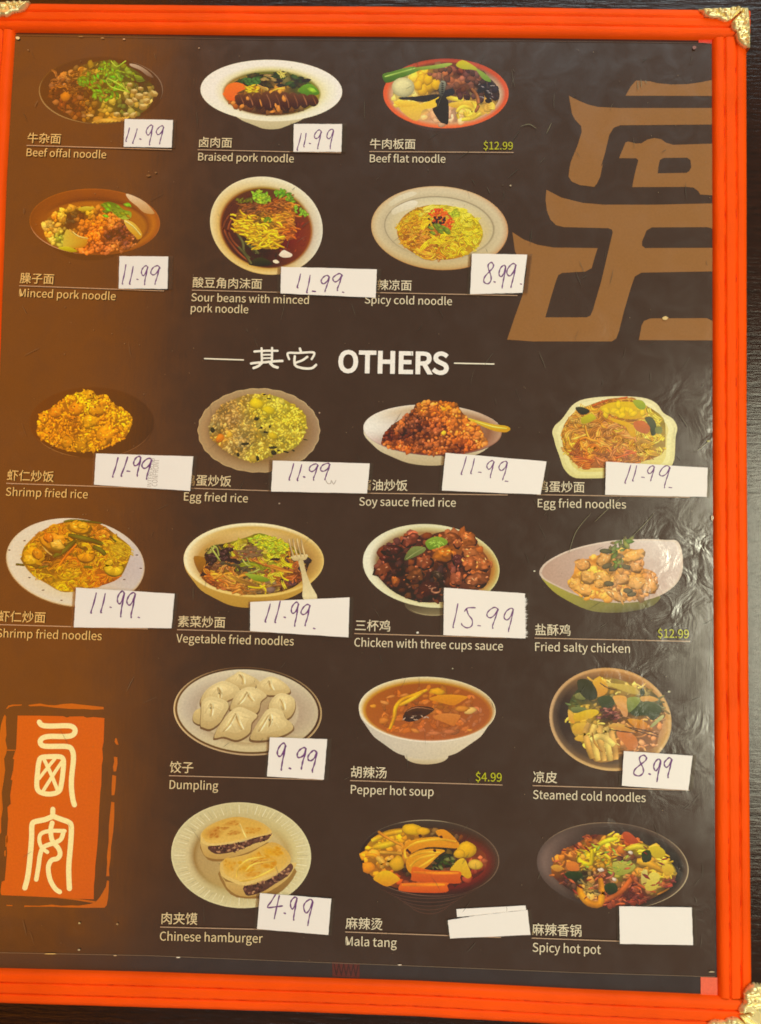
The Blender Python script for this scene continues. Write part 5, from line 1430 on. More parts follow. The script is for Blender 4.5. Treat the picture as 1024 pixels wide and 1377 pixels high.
p.meat(370, 190, 92, 64, (232, 156, 44), rot=.6, dk=.66, br=.97)
p.meat(400, 215, 50, 36, (240, 186, 70), rot=.4, dk=.66, br=.97)
p.meat(335, 165, 40, 30, (228, 130, 34), rot=.7, dk=.66, br=.97)
p.part('shrimp')
p.meat(235, 300, 78, 64, (232, 166, 30), rot=.2, dk=.66, br=.97)
p.meat(210, 320, 44, 34, (240, 186, 50), rot=.2, dk=.66, br=.97)
p.meat(262, 280, 40, 36, (226, 146, 30), rot=.9, dk=.66, br=.97)
p.part('shrimp')
p.meat(545, 95, 80, 40, (230, 162, 24), rot=.1, dk=.66, br=.97)
p.meat(575, 85, 36, 24, (240, 180, 44), rot=.1, dk=.66, br=.97)
p.part('shrimp')
shrimp(592, 282, 42, 62, -2.9, -4.0, (226, 150, 24))
shrimp(790, 368, 46, 66, -1.9, -4.6, (232, 184, 44))
shrimp(700, 160, 44, 36, -2.4, 3.0, (220, 140, 44))

# 12 vegetable fried noodles -------------------------------------------------
p = Pic('printed photo of vegetable fried noodles in a cream bowl with a fork', 240, 695, 5.12, 12)
p.bowl([(520, 310, 480, 250), (510, 420, 400, 180), (490, 520, 240, 106)], (214, 176, 90), (190, 146, 60))
p.loft([(520, 298, 483, 256, ((236, 208, 130), (226, 184, 90), (244, 228, 180), (244, 232, 186))), (520, 298, 470, 246, ((216, 180, 100), (244, 214, 120), (250, 240, 200), (250, 240, 196))),
        (522, 300, 450, 230, ((206, 166, 90), (206, 160, 60), (240, 222, 170), (214, 176, 90))), (520, 310, 380, 200, ((170, 126, 64), (150, 96, 40), (190, 146, 70), (222, 190, 120)))], rot=0.02)
p.poly([(110, 270), (200, 290), (190, 360), (160, 400), (120, 340)], (170, 116, 40), (140, 90, 30))
p.base()
R = [(150, 400), (190, 330), (190, 260), (230, 200), (310, 185), (370, 170), (470, 140), (560, 112), (680, 150), (780, 200), (900, 290), (900, 330), (850, 440), (760, 500), (620, 530), (480, 535), (340, 510), (220, 470)]
SM = [(210, 310, (60, 34, 34)), (250, 230, (150, 150, 70)), (330, 230, (56, 36, 34)), (400, 180, (206, 190, 30)), (500, 150, (180, 160, 40)), (600, 150, (180, 196, 40)), (700, 190, (214, 200, 30)), (640, 240, (200, 196, 30)), (740, 260, (216, 190, 24)), (500, 230, (120, 90, 60)),
      (380, 290, (180, 110, 56)), (230, 400, (196, 120, 40)), (240, 450, (176, 90, 34)), (350, 400, (206, 150, 50)), (420, 350, (80, 70, 50)), (520, 290, (170, 90, 50)), (560, 390, (150, 160, 30)), (650, 340, (180, 100, 50)), (700, 400, (196, 160, 40)), (800, 400, (190, 100, 44)),
      (820, 460, (80, 46, 40)), (880, 300, (64, 48, 44)), (620, 500, (130, 100, 70)), (450, 500, (190, 120, 50)), (330, 480, (170, 96, 44))]
p.fill(R, SM, 300, 18, 'noodle', under=.5, jit=.22, edge=.5)
p.fill([(190, 440), (340, 380), (560, 440), (600, 520), (340, 500)], SM, 40, 30, 'strip', base=False)
for k in range(9):
    p.strand([(340 + k * 16, 390 + k * 6), (430 + k * 16, 450 + k * 4), (560 + k * 6, 480 + k * 5)], 14, (206 - k * 5, 150 - k * 4, 56))
for k in range(12): p.strand([(500 + k * 12, 290 + k * 5), (580 + k * 12, 330 + k * 4), (680 + k * 10, 340 + k * 4)], 12, (190 + (k % 3) * 12, 106 + (k % 4) * 14, 50))
p.part('noodle_heap')
for k in range(20): p.meat(*p.rnd([(200, 280), (300, 205), (360, 220), (330, 290), (215, 330)]), 24, 14, (84, 56, 52), dk=.6)
for k in range(18): p.blob(*p.rnd([(400, 210), (560, 200), (600, 260), (440, 280)]), 26, 10, p.r.uniform(-.4, .4), (128, 98, 66))
p.blob(636, 505, 34, 22, 0, (128, 100, 86)); p.blob(670, 292, 34, 9, 0, (60, 40, 36)); p.blob(880, 300, 36, 26, 0, (64, 50, 48))
p.part('mushrooms')
for k in range(90):
    x, y = p.rnd([(470, 150), (560, 115), (690, 150), (770, 210), (700, 280), (600, 250)])
    p.leaf(x, y, p.r.uniform(12, 26), p.r.uniform(-.8, .8), (p.r.uniform(150, 226), p.r.uniform(180, 214), 40), w=.3)
p.poly([(460, 390), (540, 398), (630, 430), (600, 448), (530, 440), (480, 410)], (170, 190, 60), (110, 140, 24))
for q_ in ([(225, 205), (245, 240), (290, 305)], [(240, 200), (266, 215), (280, 270)], [(560, 360), (520, 380), (480, 385)], [(440, 290), (470, 330), (500, 340)], [(470, 280), (490, 320)]):
    p.strand(q_, 13, (166, 170, 80))
for q_ in ([(560, 470), (600, 500), (600, 530)], [(700, 380), (720, 420), (760, 440)], [(480, 480), (560, 490), (600, 470)]): p.strand(q_, 14, (232, 200, 30))
p.part('green_vegetables')
F = (226, 206, 150)
p.poly([(826, 300), (858, 296), (880, 380), (915, 470), (958, 562), (862, 566), (858, 470), (846, 380)], (206, 184, 130), (240, 226, 180))
p.poly([(782, 270), (886, 258), (884, 288), (856, 300), (800, 302), (784, 290)], (236, 216, 160), (200, 176, 120))
for x0, x1 in ((762, 794), (790, 822), (818, 848), (846, 874)):
    p.strand([(x0, 150), ((x0 + x1) / 2 - 4, 210), (x1, 278)], 13, (200, 170, 118), edge=.7)
p.part('fork')

# 13 three cups chicken -------------------------------------------------
p = Pic('printed photo of glazed three cups chicken with basil in a pale bowl', 480, 695, 5.12, 13)
p.loft([(520, 600, 190, 80, ((90, 80, 60), (140, 124, 90), (96, 80, 60), (70, 56, 44)))])
p.ring(530, 600, 180, 78, 6, (176, 160, 120), a0=.6, a1=2.7, taper=True)
p.loft([(513, 338, 472, 286, ((226, 220, 160), (222, 216, 170), (236, 232, 206), (226, 222, 180))), (513, 338, 460, 274, ((200, 176, 100), (230, 226, 180), (240, 238, 214), (228, 224, 186))),
        (515, 332, 430, 250, ((190, 130, 60), (210, 196, 140), (240, 236, 210), (206, 196, 140))), (515, 335, 380, 225, ((150, 84, 40), (60, 34, 24), (150, 120, 80), (170, 130, 80)))], rot=0.1)
p.base()
R = [(115, 360), (150, 300), (180, 210), (300, 160), (340, 120), (480, 130), (600, 100), (790, 105), (830, 180), (920, 320), (910, 430), (860, 490), (700, 560), (560, 590), (400, 580), (260, 520), (180, 450)]
SM = [(180, 360, (120, 62, 40)), (230, 230, (84, 44, 36)), (350, 160, (140, 74, 50)), (470, 150, (90, 50, 34)), (620, 140, (150, 84, 44)), (760, 150, (190, 104, 50)), (850, 300, (190, 104, 50)), (780, 260, (196, 110, 56)), (600, 250, (190, 110, 40)), (460, 310, (150, 80, 50)),
      (330, 350, (60, 36, 28)), (380, 410, (110, 64, 36)), (260, 450, (90, 48, 30)), (250, 380, (50, 30, 24)), (480, 500, (76, 44, 32)), (560, 420, (60, 42, 34)), (680, 410, (140, 76, 50)), (830, 420, (150, 86, 50)), (600, 350, (60, 34, 26)), (320, 530, (60, 40, 28)), (660, 340, (110, 60, 50))]
p.fill(R, SM, 180, 24, 'chunk', under=.5, jit=.3)
for x, y, a, b, c in [(240, 225, 66, 40, (96, 50, 40)), (370, 160, 60, 46, (140, 72, 52)), (600, 260, 70, 50, (200, 116, 40)), (770, 150, 56, 48, (206, 116, 60)), (640, 150, 60, 46, (150, 84, 46)), (175, 365, 60, 36, (146, 78, 50)), (265, 440, 28, 44, (176, 96, 44)),
                      (465, 310, 56, 50, (160, 84, 52)), (400, 410, 64, 54, (120, 70, 40)), (480, 510, 86, 62, (92, 52, 40)), (685, 425, 42, 48, (170, 92, 60)), (830, 430, 74, 50, (160, 92, 56)), (780, 250, 56, 40, (206, 120, 66)), (850, 320, 70, 50, (186, 104, 54)),
                      (560, 400, 40, 26, (84, 64, 50)), (700, 300, 40, 44, (110, 58, 52)), (695, 180, 30, 36, (190, 104, 60)), (770, 320, 50, 50, (190, 104, 56))]:
    p.meat(x, y, a * 1.05, b, c)
    p.part('chicken_piece')
p.fill(R, SM, 60, 12, 'grain', base=False, jit=.35, hi=1.6)
p.curl(545, 505, 30, 12, (176, 120, 90), turn=5)
p.part('sauce_highlights')
p.poly([(330, 300), (345, 250), (390, 205), (470, 210), (465, 240), (400, 275)], (136, 144, 80), (96, 104, 56))
p.strand([(340, 292), (400, 250), (460, 215)], 4, (170, 176, 110))
p.part('basil_leaf')
p.poly([(472, 180), (500, 150), (560, 136), (620, 160), (618, 190), (560, 212), (500, 226)], (140, 176, 60), (96, 140, 44))
for k in range(14): p.leaf(p.r.uniform(490, 600), p.r.uniform(155, 205), 20, p.r.uniform(0, 3), (150, 190, 80), w=.25)
p.part('basil_leaf')

# 14 fried salty chicken -------------------------------------------------
p = Pic('printed photo of fried salty chicken in a pointed white bowl', 720, 700, 4.6545, 14)
OUT = [(26, 330), (40, 290), (90, 245), (200, 190), (340, 150), (500, 124), (700, 116), (820, 122), (885, 126), (915, 180), (925, 260), (915, 340), (870, 410), (780, 470), (660, 505), (540, 515), (400, 505), (260, 468), (120, 405), (50, 365)]
p.poly([(35, 350), (120, 395), (300, 470), (600, 510), (780, 470), (740, 530), (640, 560), (540, 575), (420, 575), (320, 556), (210, 505), (110, 440)], (170, 158, 80), (100, 92, 60), cl=(176, 164, 70))
p.poly(OUT, (224, 206, 188), (206, 180, 160))
p.poly([(490 + (x - 490) * .965, 318 + (y - 318) * .95) for x, y in OUT], (228, 214, 204), (200, 172, 156), cl=(190, 156, 136))
p.base()
R = [(205, 400), (240, 330), (260, 250), (330, 240), (400, 215), (470, 210), (520, 180), (620, 180), (680, 230), (660, 290), (740, 320), (770, 400), (740, 450), (620, 495), (560, 500), (400, 490), (280, 470)]
SM = [(240, 390, (226, 150, 50)), (290, 270, (216, 134, 60)), (300, 340, (230, 156, 50)), (300, 430, (226, 150, 60)), (400, 250, (222, 140, 50)), (430, 350, (230, 160, 60)), (600, 210, (230, 150, 50)), (540, 360, (200, 126, 60)), (620, 270, (190, 120, 70)), (630, 370, (214, 140, 54)),
      (700, 400, (200, 124, 60)), (620, 460, (130, 90, 60)), (460, 290, (120, 96, 70)), (570, 290, (100, 84, 64)), (450, 460, (230, 150, 50)), (500, 420, (150, 104, 70))]
p.fill(R, [(a, b, mix(c, (236, 166, 80), .4)) for a, b, c in SM], 190, 18, 'chunk', under=.85, jit=.2, hi=1.14, lo=.78)
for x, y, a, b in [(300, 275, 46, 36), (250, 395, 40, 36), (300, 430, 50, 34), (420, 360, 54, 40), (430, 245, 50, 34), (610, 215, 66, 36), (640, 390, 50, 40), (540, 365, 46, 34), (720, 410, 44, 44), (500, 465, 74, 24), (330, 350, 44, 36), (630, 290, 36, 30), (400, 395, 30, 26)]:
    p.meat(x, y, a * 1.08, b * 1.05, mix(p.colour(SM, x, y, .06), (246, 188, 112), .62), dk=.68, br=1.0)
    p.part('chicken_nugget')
for x, y in ((450, 285), (520, 280), (570, 290), (490, 300), (460, 395), (600, 460), (580, 440)): p.blob(x, y, 32, 18, p.r.uniform(-.4, .4), (104, 92, 66))
for k in range(36): p.leaf(*p.rnd([(460, 170), (520, 100), (600, 90), (605, 170), (540, 230), (540, 290), (500, 280), (490, 200)]), p.r.uniform(18, 34), p.r.uniform(0, 3), (p.r.uniform(92, 140), p.r.uniform(100, 136), 70))
p.blob(442, 192, 42, 16, .05, (90, 84, 56), n=14, rough=.05)
p.part('fried_basil')

# 15 dumplings -------------------------------------------------
p = Pic('printed photo of boiled dumplings on a white plate with a dark gilt rim', 230, 890, 4.876, 15)
p.loft([(504, 324, 487, 290, ((206, 176, 130), (190, 160, 120), (226, 196, 150), (110, 84, 60))), (504, 323, 480, 284, ((190, 160, 110), (200, 170, 130), (226, 196, 140), (96, 70, 50))),
        (504, 322, 474, 279, ((70, 46, 26), (90, 60, 30), (96, 66, 34), (70, 50, 34))), (504, 321, 464, 272, ((90, 60, 30), (110, 80, 40), (110, 80, 46), (84, 64, 40))),
        (504, 320, 460, 268, ((206, 190, 156), (214, 196, 150), (216, 204, 176), (226, 216, 186))), (504, 318, 420, 240, ((196, 178, 150), (214, 196, 150), (204, 192, 170), (216, 204, 176))),
        (506, 320, 340, 212, ((188, 166, 140), (186, 160, 116), (186, 168, 146), (206, 192, 160))), (506, 322, 325, 205, ((206, 188, 156), (206, 186, 140), (206, 190, 160), (216, 200, 166))),
        (506, 320, 200, 120, ((180, 150, 110), (176, 146, 110), (190, 168, 130), (196, 176, 130)))], rot=0.05)
p.base()


def dumpling(o, folds, ct=(232, 212, 156), cb=(196, 168, 112)):
    cx = sum(q[0] for q in o) / len(o); cy = sum(q[1] for q in o) / len(o)
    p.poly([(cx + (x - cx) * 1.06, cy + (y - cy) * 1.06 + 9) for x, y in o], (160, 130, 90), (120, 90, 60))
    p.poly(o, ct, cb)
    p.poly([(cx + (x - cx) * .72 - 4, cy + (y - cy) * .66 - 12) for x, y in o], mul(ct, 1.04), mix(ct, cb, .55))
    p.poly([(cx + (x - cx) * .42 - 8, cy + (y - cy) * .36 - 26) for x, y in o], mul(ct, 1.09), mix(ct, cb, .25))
    for f in folds:
        m0 = mix(ct, cb, .35)
        p.strand([(x - 5, y) for x, y in f], 22, mul(m0, .97), edge=.97, hi=.97, taper=.9)
        p.strand(f, 12, (190, 158, 100), edge=1.03, hi=.94, taper=.9)
        p.strand([(x + 12, y - 2) for x, y in f], 11, (240, 222, 168), edge=.97, hi=1.03, taper=.9)
    p.part('dumpling')


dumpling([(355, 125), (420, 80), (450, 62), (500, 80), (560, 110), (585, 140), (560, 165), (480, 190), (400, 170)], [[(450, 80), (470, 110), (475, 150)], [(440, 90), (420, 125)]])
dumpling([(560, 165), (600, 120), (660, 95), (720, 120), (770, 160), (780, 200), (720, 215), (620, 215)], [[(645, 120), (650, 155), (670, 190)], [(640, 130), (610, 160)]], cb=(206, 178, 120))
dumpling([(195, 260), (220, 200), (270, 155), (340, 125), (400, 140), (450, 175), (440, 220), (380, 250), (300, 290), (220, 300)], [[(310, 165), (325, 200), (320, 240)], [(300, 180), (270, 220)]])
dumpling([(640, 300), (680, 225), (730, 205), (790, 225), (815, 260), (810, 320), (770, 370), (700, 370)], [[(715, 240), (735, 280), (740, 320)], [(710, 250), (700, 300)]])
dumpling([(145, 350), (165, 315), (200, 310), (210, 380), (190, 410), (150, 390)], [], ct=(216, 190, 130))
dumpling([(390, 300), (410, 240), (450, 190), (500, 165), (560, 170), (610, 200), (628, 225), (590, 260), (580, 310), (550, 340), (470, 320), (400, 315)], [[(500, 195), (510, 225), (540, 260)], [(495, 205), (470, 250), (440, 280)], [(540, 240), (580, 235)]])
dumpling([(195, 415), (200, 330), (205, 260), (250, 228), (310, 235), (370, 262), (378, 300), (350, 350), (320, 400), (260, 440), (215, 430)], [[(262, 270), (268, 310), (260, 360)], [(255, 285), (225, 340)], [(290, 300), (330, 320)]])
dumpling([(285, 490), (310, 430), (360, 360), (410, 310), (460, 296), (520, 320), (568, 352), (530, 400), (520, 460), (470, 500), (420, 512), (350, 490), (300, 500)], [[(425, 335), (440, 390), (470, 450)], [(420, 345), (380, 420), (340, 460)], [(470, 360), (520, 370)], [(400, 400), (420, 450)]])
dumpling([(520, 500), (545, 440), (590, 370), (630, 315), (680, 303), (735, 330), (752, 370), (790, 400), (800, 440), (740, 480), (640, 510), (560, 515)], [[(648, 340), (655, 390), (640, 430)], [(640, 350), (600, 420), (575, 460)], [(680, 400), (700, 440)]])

# 16 pepper hot soup -------------------------------------------------
p = Pic('printed photo of orange brown pepper hot soup in a white bowl', 460, 890, 4.267, 16)
p.bowl([(486, 540, 125, 48)], (226, 214, 190), (200, 180, 140))
p.bowl([(490, 280, 391, 186), (490, 380, 330, 130), (488, 470, 220, 84), (487, 510, 140, 50)], (240, 228, 206), (214, 198, 166), cl=(206, 196, 180))
p.loft([(490, 274, 393, 188, ((236, 220, 184), (240, 230, 214), (244, 234, 210), (232, 220, 186))), (490, 274, 384, 180, ((206, 180, 130), (236, 222, 200), (236, 222, 180), (226, 206, 150))),
        (492, 284, 368, 168, ((190, 116, 50), (206, 140, 90), (214, 160, 60), (196, 140, 40))), (492, 286, 350, 158, ((170, 92, 46), (176, 96, 52), (176, 98, 40), (166, 90, 26))),
        (492, 290, 200, 90, ((166, 90, 44), (170, 94, 50), (170, 92, 40), (164, 88, 36)))], rot=0.03)
p.base()
SM = [(200, 300, (186, 106, 44)), (400, 250, (176, 96, 40)), (500, 400, (180, 100, 54)), (700, 220, (176, 100, 46)), (780, 330, (180, 104, 60)), (300, 200, (180, 100, 40)), (550, 150, (190, 116, 30))]
p.fill(E(495, 288, 320, 140), SM, 120, 22, 'grain', base=False, jit=.08, hi=1.08, lo=.92)
for x, y, a, b, r_, c in [(180, 254, 18, 10, 0, (226, 150, 50)), (246, 235, 30, 10, .3, (214, 140, 70)), (240, 338, 30, 18, 0, (206, 124, 50)), (420, 395, 30, 12, .4, (210, 130, 60)), (550, 170, 50, 20, .1, (222, 160, 24)), (735, 280, 40, 18, -.4, (226, 180, 100)),
                          (690, 268, 44, 16, 0, (206, 130, 50)), (735, 392, 18, 8, 0, (214, 136, 60)), (530, 410, 40, 12, 0, (196, 116, 70)), (360, 190, 28, 8, -.2, (206, 130, 60)), (280, 200, 30, 8, -.2, (206, 130, 60)), (330, 330, 30, 12, 0, (196, 110, 50)), (620, 400, 40, 14, 0, (190, 110, 66))]:
    p.blob(x, y, a, b, r_, c, hi=1.1, lo=.8, n=12)
p.poly([(500, 212), (560, 192), (640, 188), (722, 200), (690, 225), (640, 250), (570, 235)], (226, 150, 30), (206, 126, 30))
p.poly([(525, 318), (580, 296), (680, 305), (655, 350), (640, 368), (580, 345)], (210, 130, 60), (200, 116, 50))
p.strand([(490, 160), (420, 190), (350, 215), (310, 260), (300, 320), (275, 385)], 24, (224, 156, 30), edge=.7)
p.strand([(470, 170), (400, 215), (330, 250)], 22, (226, 160, 40), edge=.75)
p.part('soup_pieces')
p.poly([(350, 320), (370, 280), (420, 256), (490, 256), (530, 272), (500, 300), (460, 320), (420, 340), (370, 342)], (90, 56, 36), (60, 46, 44))
p.strand([(370, 285), (430, 262), (524, 275)], 6, (150, 100, 70))
for k in range(9): p.leaf(p.r.uniform(352, 500), p.r.uniform(296, 332), p.r.uniform(6, 16), p.r.uniform(-.8, .8), (176, 146, 124), w=.3)
p.smudge(430, 292, 60, 16, -.1, (66, 44, 38), (84, 54, 40))
p.part('wood_ear_mushroom')

# 17 steamed cold noodles -------------------------------------------------
p = Pic('printed photo of steamed cold noodles with cucumber in a dark tan bowl', 735, 890, 5.689, 17)
p.loft([(490, 440, 470, 392, ((196, 160, 104), (214, 176, 120), (196, 160, 120), (196, 150, 90))), (490, 440, 456, 378, ((214, 170, 104), (210, 170, 110), (206, 166, 120), (214, 160, 96))),
        (492, 442, 440, 364, ((200, 150, 80), (130, 100, 70), (96, 76, 62), (176, 124, 70))), (500, 440, 400, 330, ((190, 136, 80), (96, 76, 60), (62, 46, 40), (150, 104, 60))),
        (520, 440, 250, 200, ((150, 100, 60), (80, 60, 50), (66, 50, 42), (110, 84, 56)))], rot=0.18)
p.base()
R = [(170, 330), (230, 220), (350, 130), (480, 120), (640, 160), (760, 190), (880, 300), (900, 420), (860, 560), (820, 660), (620, 700), (500, 760), (370, 760), (310, 660), (200, 540), (180, 420)]
SM = [(220, 310, (84, 90, 50)), (300, 230, (70, 66, 40)), (280, 400, (216, 170, 50)), (250, 500, (214, 166, 60)), (260, 590, (206, 166, 70)), (420, 220, (206, 150, 60)), (560, 180, (196, 164, 80)), (650, 220, (190, 150, 70)), (470, 310, (70, 76, 50)),
      (560, 330, (190, 130, 80)), (700, 350, (74, 80, 50)), (800, 330, (96, 90, 54)), (820, 500, (176, 116, 70)), (740, 480, (200, 130, 60)), (600, 580, (200, 124, 60)), (470, 560, (206, 170, 80)), (420, 700, (206, 150, 80)), (500, 400, (96, 56, 50)), (700, 620, (180, 120, 70)), (760, 600, (176, 116, 76))]
p.fill(R, SM, 150, 26, 'strip', under=.55, jit=.2)
p.fill(R, SM, 90, 20, 'chunk', base=False, jit=.25)
p.part('salad_mix')
for o, a, b in [([(170, 365), (200, 390), (220, 440), (215, 470), (180, 460), (165, 400)], (226, 180, 80), (214, 150, 50)), ([(210, 410), (300, 370), (380, 365), (400, 395), (330, 430), (240, 455), (215, 450)], (226, 190, 40), (206, 160, 40)),
                ([(195, 520), (215, 475), (300, 465), (360, 490), (300, 540), (230, 555)], (222, 180, 60), (200, 150, 60)), ([(215, 585), (260, 560), (320, 580), (300, 606), (240, 605)], (226, 176, 60), (206, 160, 60)),
                ([(360, 140), (480, 160), (640, 180), (700, 215), (700, 250), (620, 235), (500, 190), (400, 180)], (214, 186, 90), (190, 160, 76)), ([(355, 150), (410, 110), (430, 140), (470, 180), (460, 240), (400, 265), (375, 220)], (226, 176, 50), (206, 140, 60)),
                ([(510, 262), (600, 262), (618, 300), (622, 410), (590, 415), (560, 360), (530, 320)], (226, 166, 80), (206, 146, 96)), ([(470, 490), (540, 470), (620, 490), (680, 530), (600, 530), (520, 515)], (216, 170, 80), (196, 130, 60)),
                ([(620, 440), (700, 440), (770, 470), (760, 515), (680, 500)], (216, 150, 50), (196, 120, 50)), ([(540, 530), (620, 540), (680, 570), (700, 640), (640, 680), (590, 620), (550, 580)], (206, 124, 64), (196, 116, 60)),
                ([(720, 270), (800, 262), (860, 290), (800, 305), (730, 300)], (216, 160, 76), (196, 140, 70))]:
    p.poly(o, a, b)
    p.part('noodle_strip')
for q_, c in (([(330, 470), (300, 540), (318, 640), (352, 740)], (206, 158, 76)), ([(372, 480), (352, 560), (372, 650), (398, 756)], (220, 180, 92)), ([(420, 486), (408, 570), (424, 660), (444, 758)], (212, 166, 84)),
             ([(462, 500), (462, 580), (476, 670), (490, 756)], (222, 186, 100)), ([(496, 530), (510, 600), (526, 680), (532, 748)], (208, 158, 84)), ([(340, 600), (400, 570), (460, 590), (520, 640)], (228, 194, 104))):
    p.strand(q_, 46, c, edge=.8, hi=1.08, taper=.2)
p.strand([(350, 540), (370, 620), (430, 690)], 14, (170, 120, 50))
p.part('noodle_strip')
for o, a, b in [([(640, 380), (700, 320), (780, 300), (860, 330), (880, 380), (820, 450), (760, 410), (680, 415)], (84, 90, 56), (60, 64, 44)), ([(400, 270), (480, 258), (520, 300), (500, 350), (440, 360), (400, 310)], (80, 86, 56), (64, 66, 44)),
                ([(620, 280), (700, 270), (720, 300), (660, 370), (625, 380)], (150, 156, 80), (110, 120, 60)), ([(220, 250), (270, 235), (306, 260), (290, 290), (230, 280)], (150, 146, 84), (110, 110, 60)), ([(190, 350), (260, 345), (310, 360), (240, 390), (200, 385)], (130, 136, 76), (90, 96, 60)),
                ([(795, 490), (880, 410), (900, 420), (860, 460), (810, 500)], (190, 186, 120), (150, 150, 90)), ([(715, 215), (745, 205), (755, 245), (725, 262)], (70, 72, 44), (60, 60, 40)), ([(240, 140), (330, 140), (390, 230), (370, 290), (300, 280), (250, 220)], (70, 66, 44), (60, 58, 40))]:
    p.poly(o, a, b)
    p.part('cucumber_slice')
for k in range(22): p.blob(*p.rnd([(390, 360), (540, 350), (600, 420), (520, 460), (400, 430)]), 20, 8, p.r.uniform(-.6, .3), [(110, 60, 56), (84, 48, 44), (160, 100, 86)][k % 3])
for q_ in ([(600, 490), (700, 530), (860, 575)], [(640, 500), (780, 530), (860, 560)], [(480, 515), (560, 530), (680, 545)], [(410, 160), (470, 200), (540, 215)]): p.strand(q_, 8, (84, 60, 50))
p.part('chilli_flakes')

# 18 chinese hamburger -------------------------------------------------
p = Pic('printed photo of two meat filled flatbreads on a ribbed white plate', 225, 1070, 5.12, 18)
p.loft([(510, 410, 482, 364, ((232, 224, 176), (226, 216, 170), (232, 224, 176), (226, 214, 166))), (510, 410, 470, 354, ((222, 212, 166), (222, 210, 160), (216, 206, 160), (212, 200, 150))),
        (512, 412, 370, 280, ((216, 200, 140), (200, 184, 130), (216, 200, 150), (206, 190, 136))), (512, 420, 325, 240, ((190, 160, 96), (190, 170, 110), (160, 126, 70), (206, 190, 130))),
        (512, 425, 300, 220, ((206, 180, 120), (190, 160, 96), (186, 156, 100), (210, 190, 136)))], rot=0.05)
for k in range(90):
    a = k * 6.2832 / 90
    p.strand([(511 + 385 * math.cos(a), 412 + 290 * math.sin(a)), (511 + 462 * math.cos(a), 410 + 347 * math.sin(a))], 6, (232, 222, 178) if k % 2 else (206, 194, 148), sm=1, edge=.96, hi=1.02)
p.base()


def bread(top_, low, filling, browns, sh):
    p.poly(sh, (160, 124, 66), (150, 112, 60))
    p.poly(low, (226, 196, 120), (196, 156, 86))
    p.poly(filling, (110, 74, 60), (90, 60, 50))
    for k in range(70):
        x, y = p.rnd(filling)
        p.blob(x, y, p.r.uniform(8, 15), p.r.uniform(6, 10), p.r.uniform(0, 3), [(120, 80, 66), (90, 56, 46), (170, 126, 90), (70, 46, 40)][k % 4], n=6)
    p.poly(top_, (216, 170, 80), (232, 200, 120))
    cx = sum(q[0] for q in top_) / len(top_); cy = sum(q[1] for q in top_) / len(top_)
    p.poly([(cx + (x - cx) * .9, cy + (y - cy) * .86 - 3) for x, y in top_], (218, 172, 76), (232, 190, 96))
    for x, y, a, b, r_, c in browns:
        p.smudge(x, y, a, b, r_, mix((224, 180, 84), c, .75), (224, 180, 84))
        for k in range(7):
            u, v = p.r.uniform(-.7, .7) * a, p.r.uniform(-.7, .7) * b
            w_ = mix((224, 180, 84), c, .45)
            p.smudge(x + u, y + v, a * p.r.uniform(.12, .3), b * p.r.uniform(.15, .35), r_ + p.r.uniform(-.3, .3), mix(c, (170, 100, 30), .25), w_, n=9)
    p.part('filled_flatbread')


bread([(230, 290), (240, 250), (290, 205), (380, 165), (480, 145), (580, 160), (660, 190), (715, 235), (712, 262), (640, 280), (560, 300), (480, 320), (400, 335), (310, 345), (245, 330)],
      [(230, 300), (300, 350), (500, 340), (715, 260), (700, 310), (600, 370), (480, 415), (380, 436), (300, 430), (250, 400)],
      [(280, 350), (400, 338), (520, 318), (660, 268), (712, 262), (690, 305), (600, 330), (530, 362), (440, 390), (330, 400)],
      [(330, 250, 90, 44, -.35, (190, 120, 44)), (440, 190, 80, 26, -.3, (200, 136, 50)), (590, 235, 70, 30, .1, (214, 150, 50)), (460, 255, 60, 20, -.2, (190, 126, 50)), (400, 225, 40, 14, -.3, (180, 110, 40))],
      [(230, 330), (420, 360), (700, 320), (560, 420), (400, 450), (280, 440)])
bread([(365, 520), (370, 460), (430, 430), (560, 400), (650, 350), (720, 320), (790, 345), (840, 400), (850, 450), (800, 510), (700, 560), (600, 600), (520, 618), (440, 590), (385, 560)],
      [(370, 540), (460, 600), (860, 460), (870, 510), (820, 580), (720, 650), (620, 690), (500, 690), (420, 640), (395, 590)],
      [(530, 625), (620, 605), (720, 565), (800, 510), (850, 465), (868, 500), (820, 560), (740, 610), (660, 660), (560, 690), (530, 660)],
      [(650, 440, 130, 70, -.4, (222, 150, 20)), (560, 490, 90, 50, -.3, (226, 166, 30)), (720, 390, 90, 40, .2, (226, 160, 20)), (640, 460, 80, 16, -.3, (196, 110, 20)), (590, 540, 70, 22, -.2, (220, 150, 40)), (430, 480, 50, 50, 0, (226, 166, 50))],
      [(360, 520), (560, 640), (880, 500), (830, 620), (700, 700), (480, 700), (390, 620)])
for q_ in ([(480, 560), (490, 500), (560, 440), (680, 420)], [(540, 520), (600, 470), (740, 450)], [(500, 590), (600, 570), (740, 500)]):
    p.strand(q_, 12, (236, 190, 80), edge=.92, hi=1.05)
p.strand([(500, 190), (520, 240), (545, 290)], 10, (240, 206, 120), edge=.95, hi=1.03)
p.part('bread_swirls')

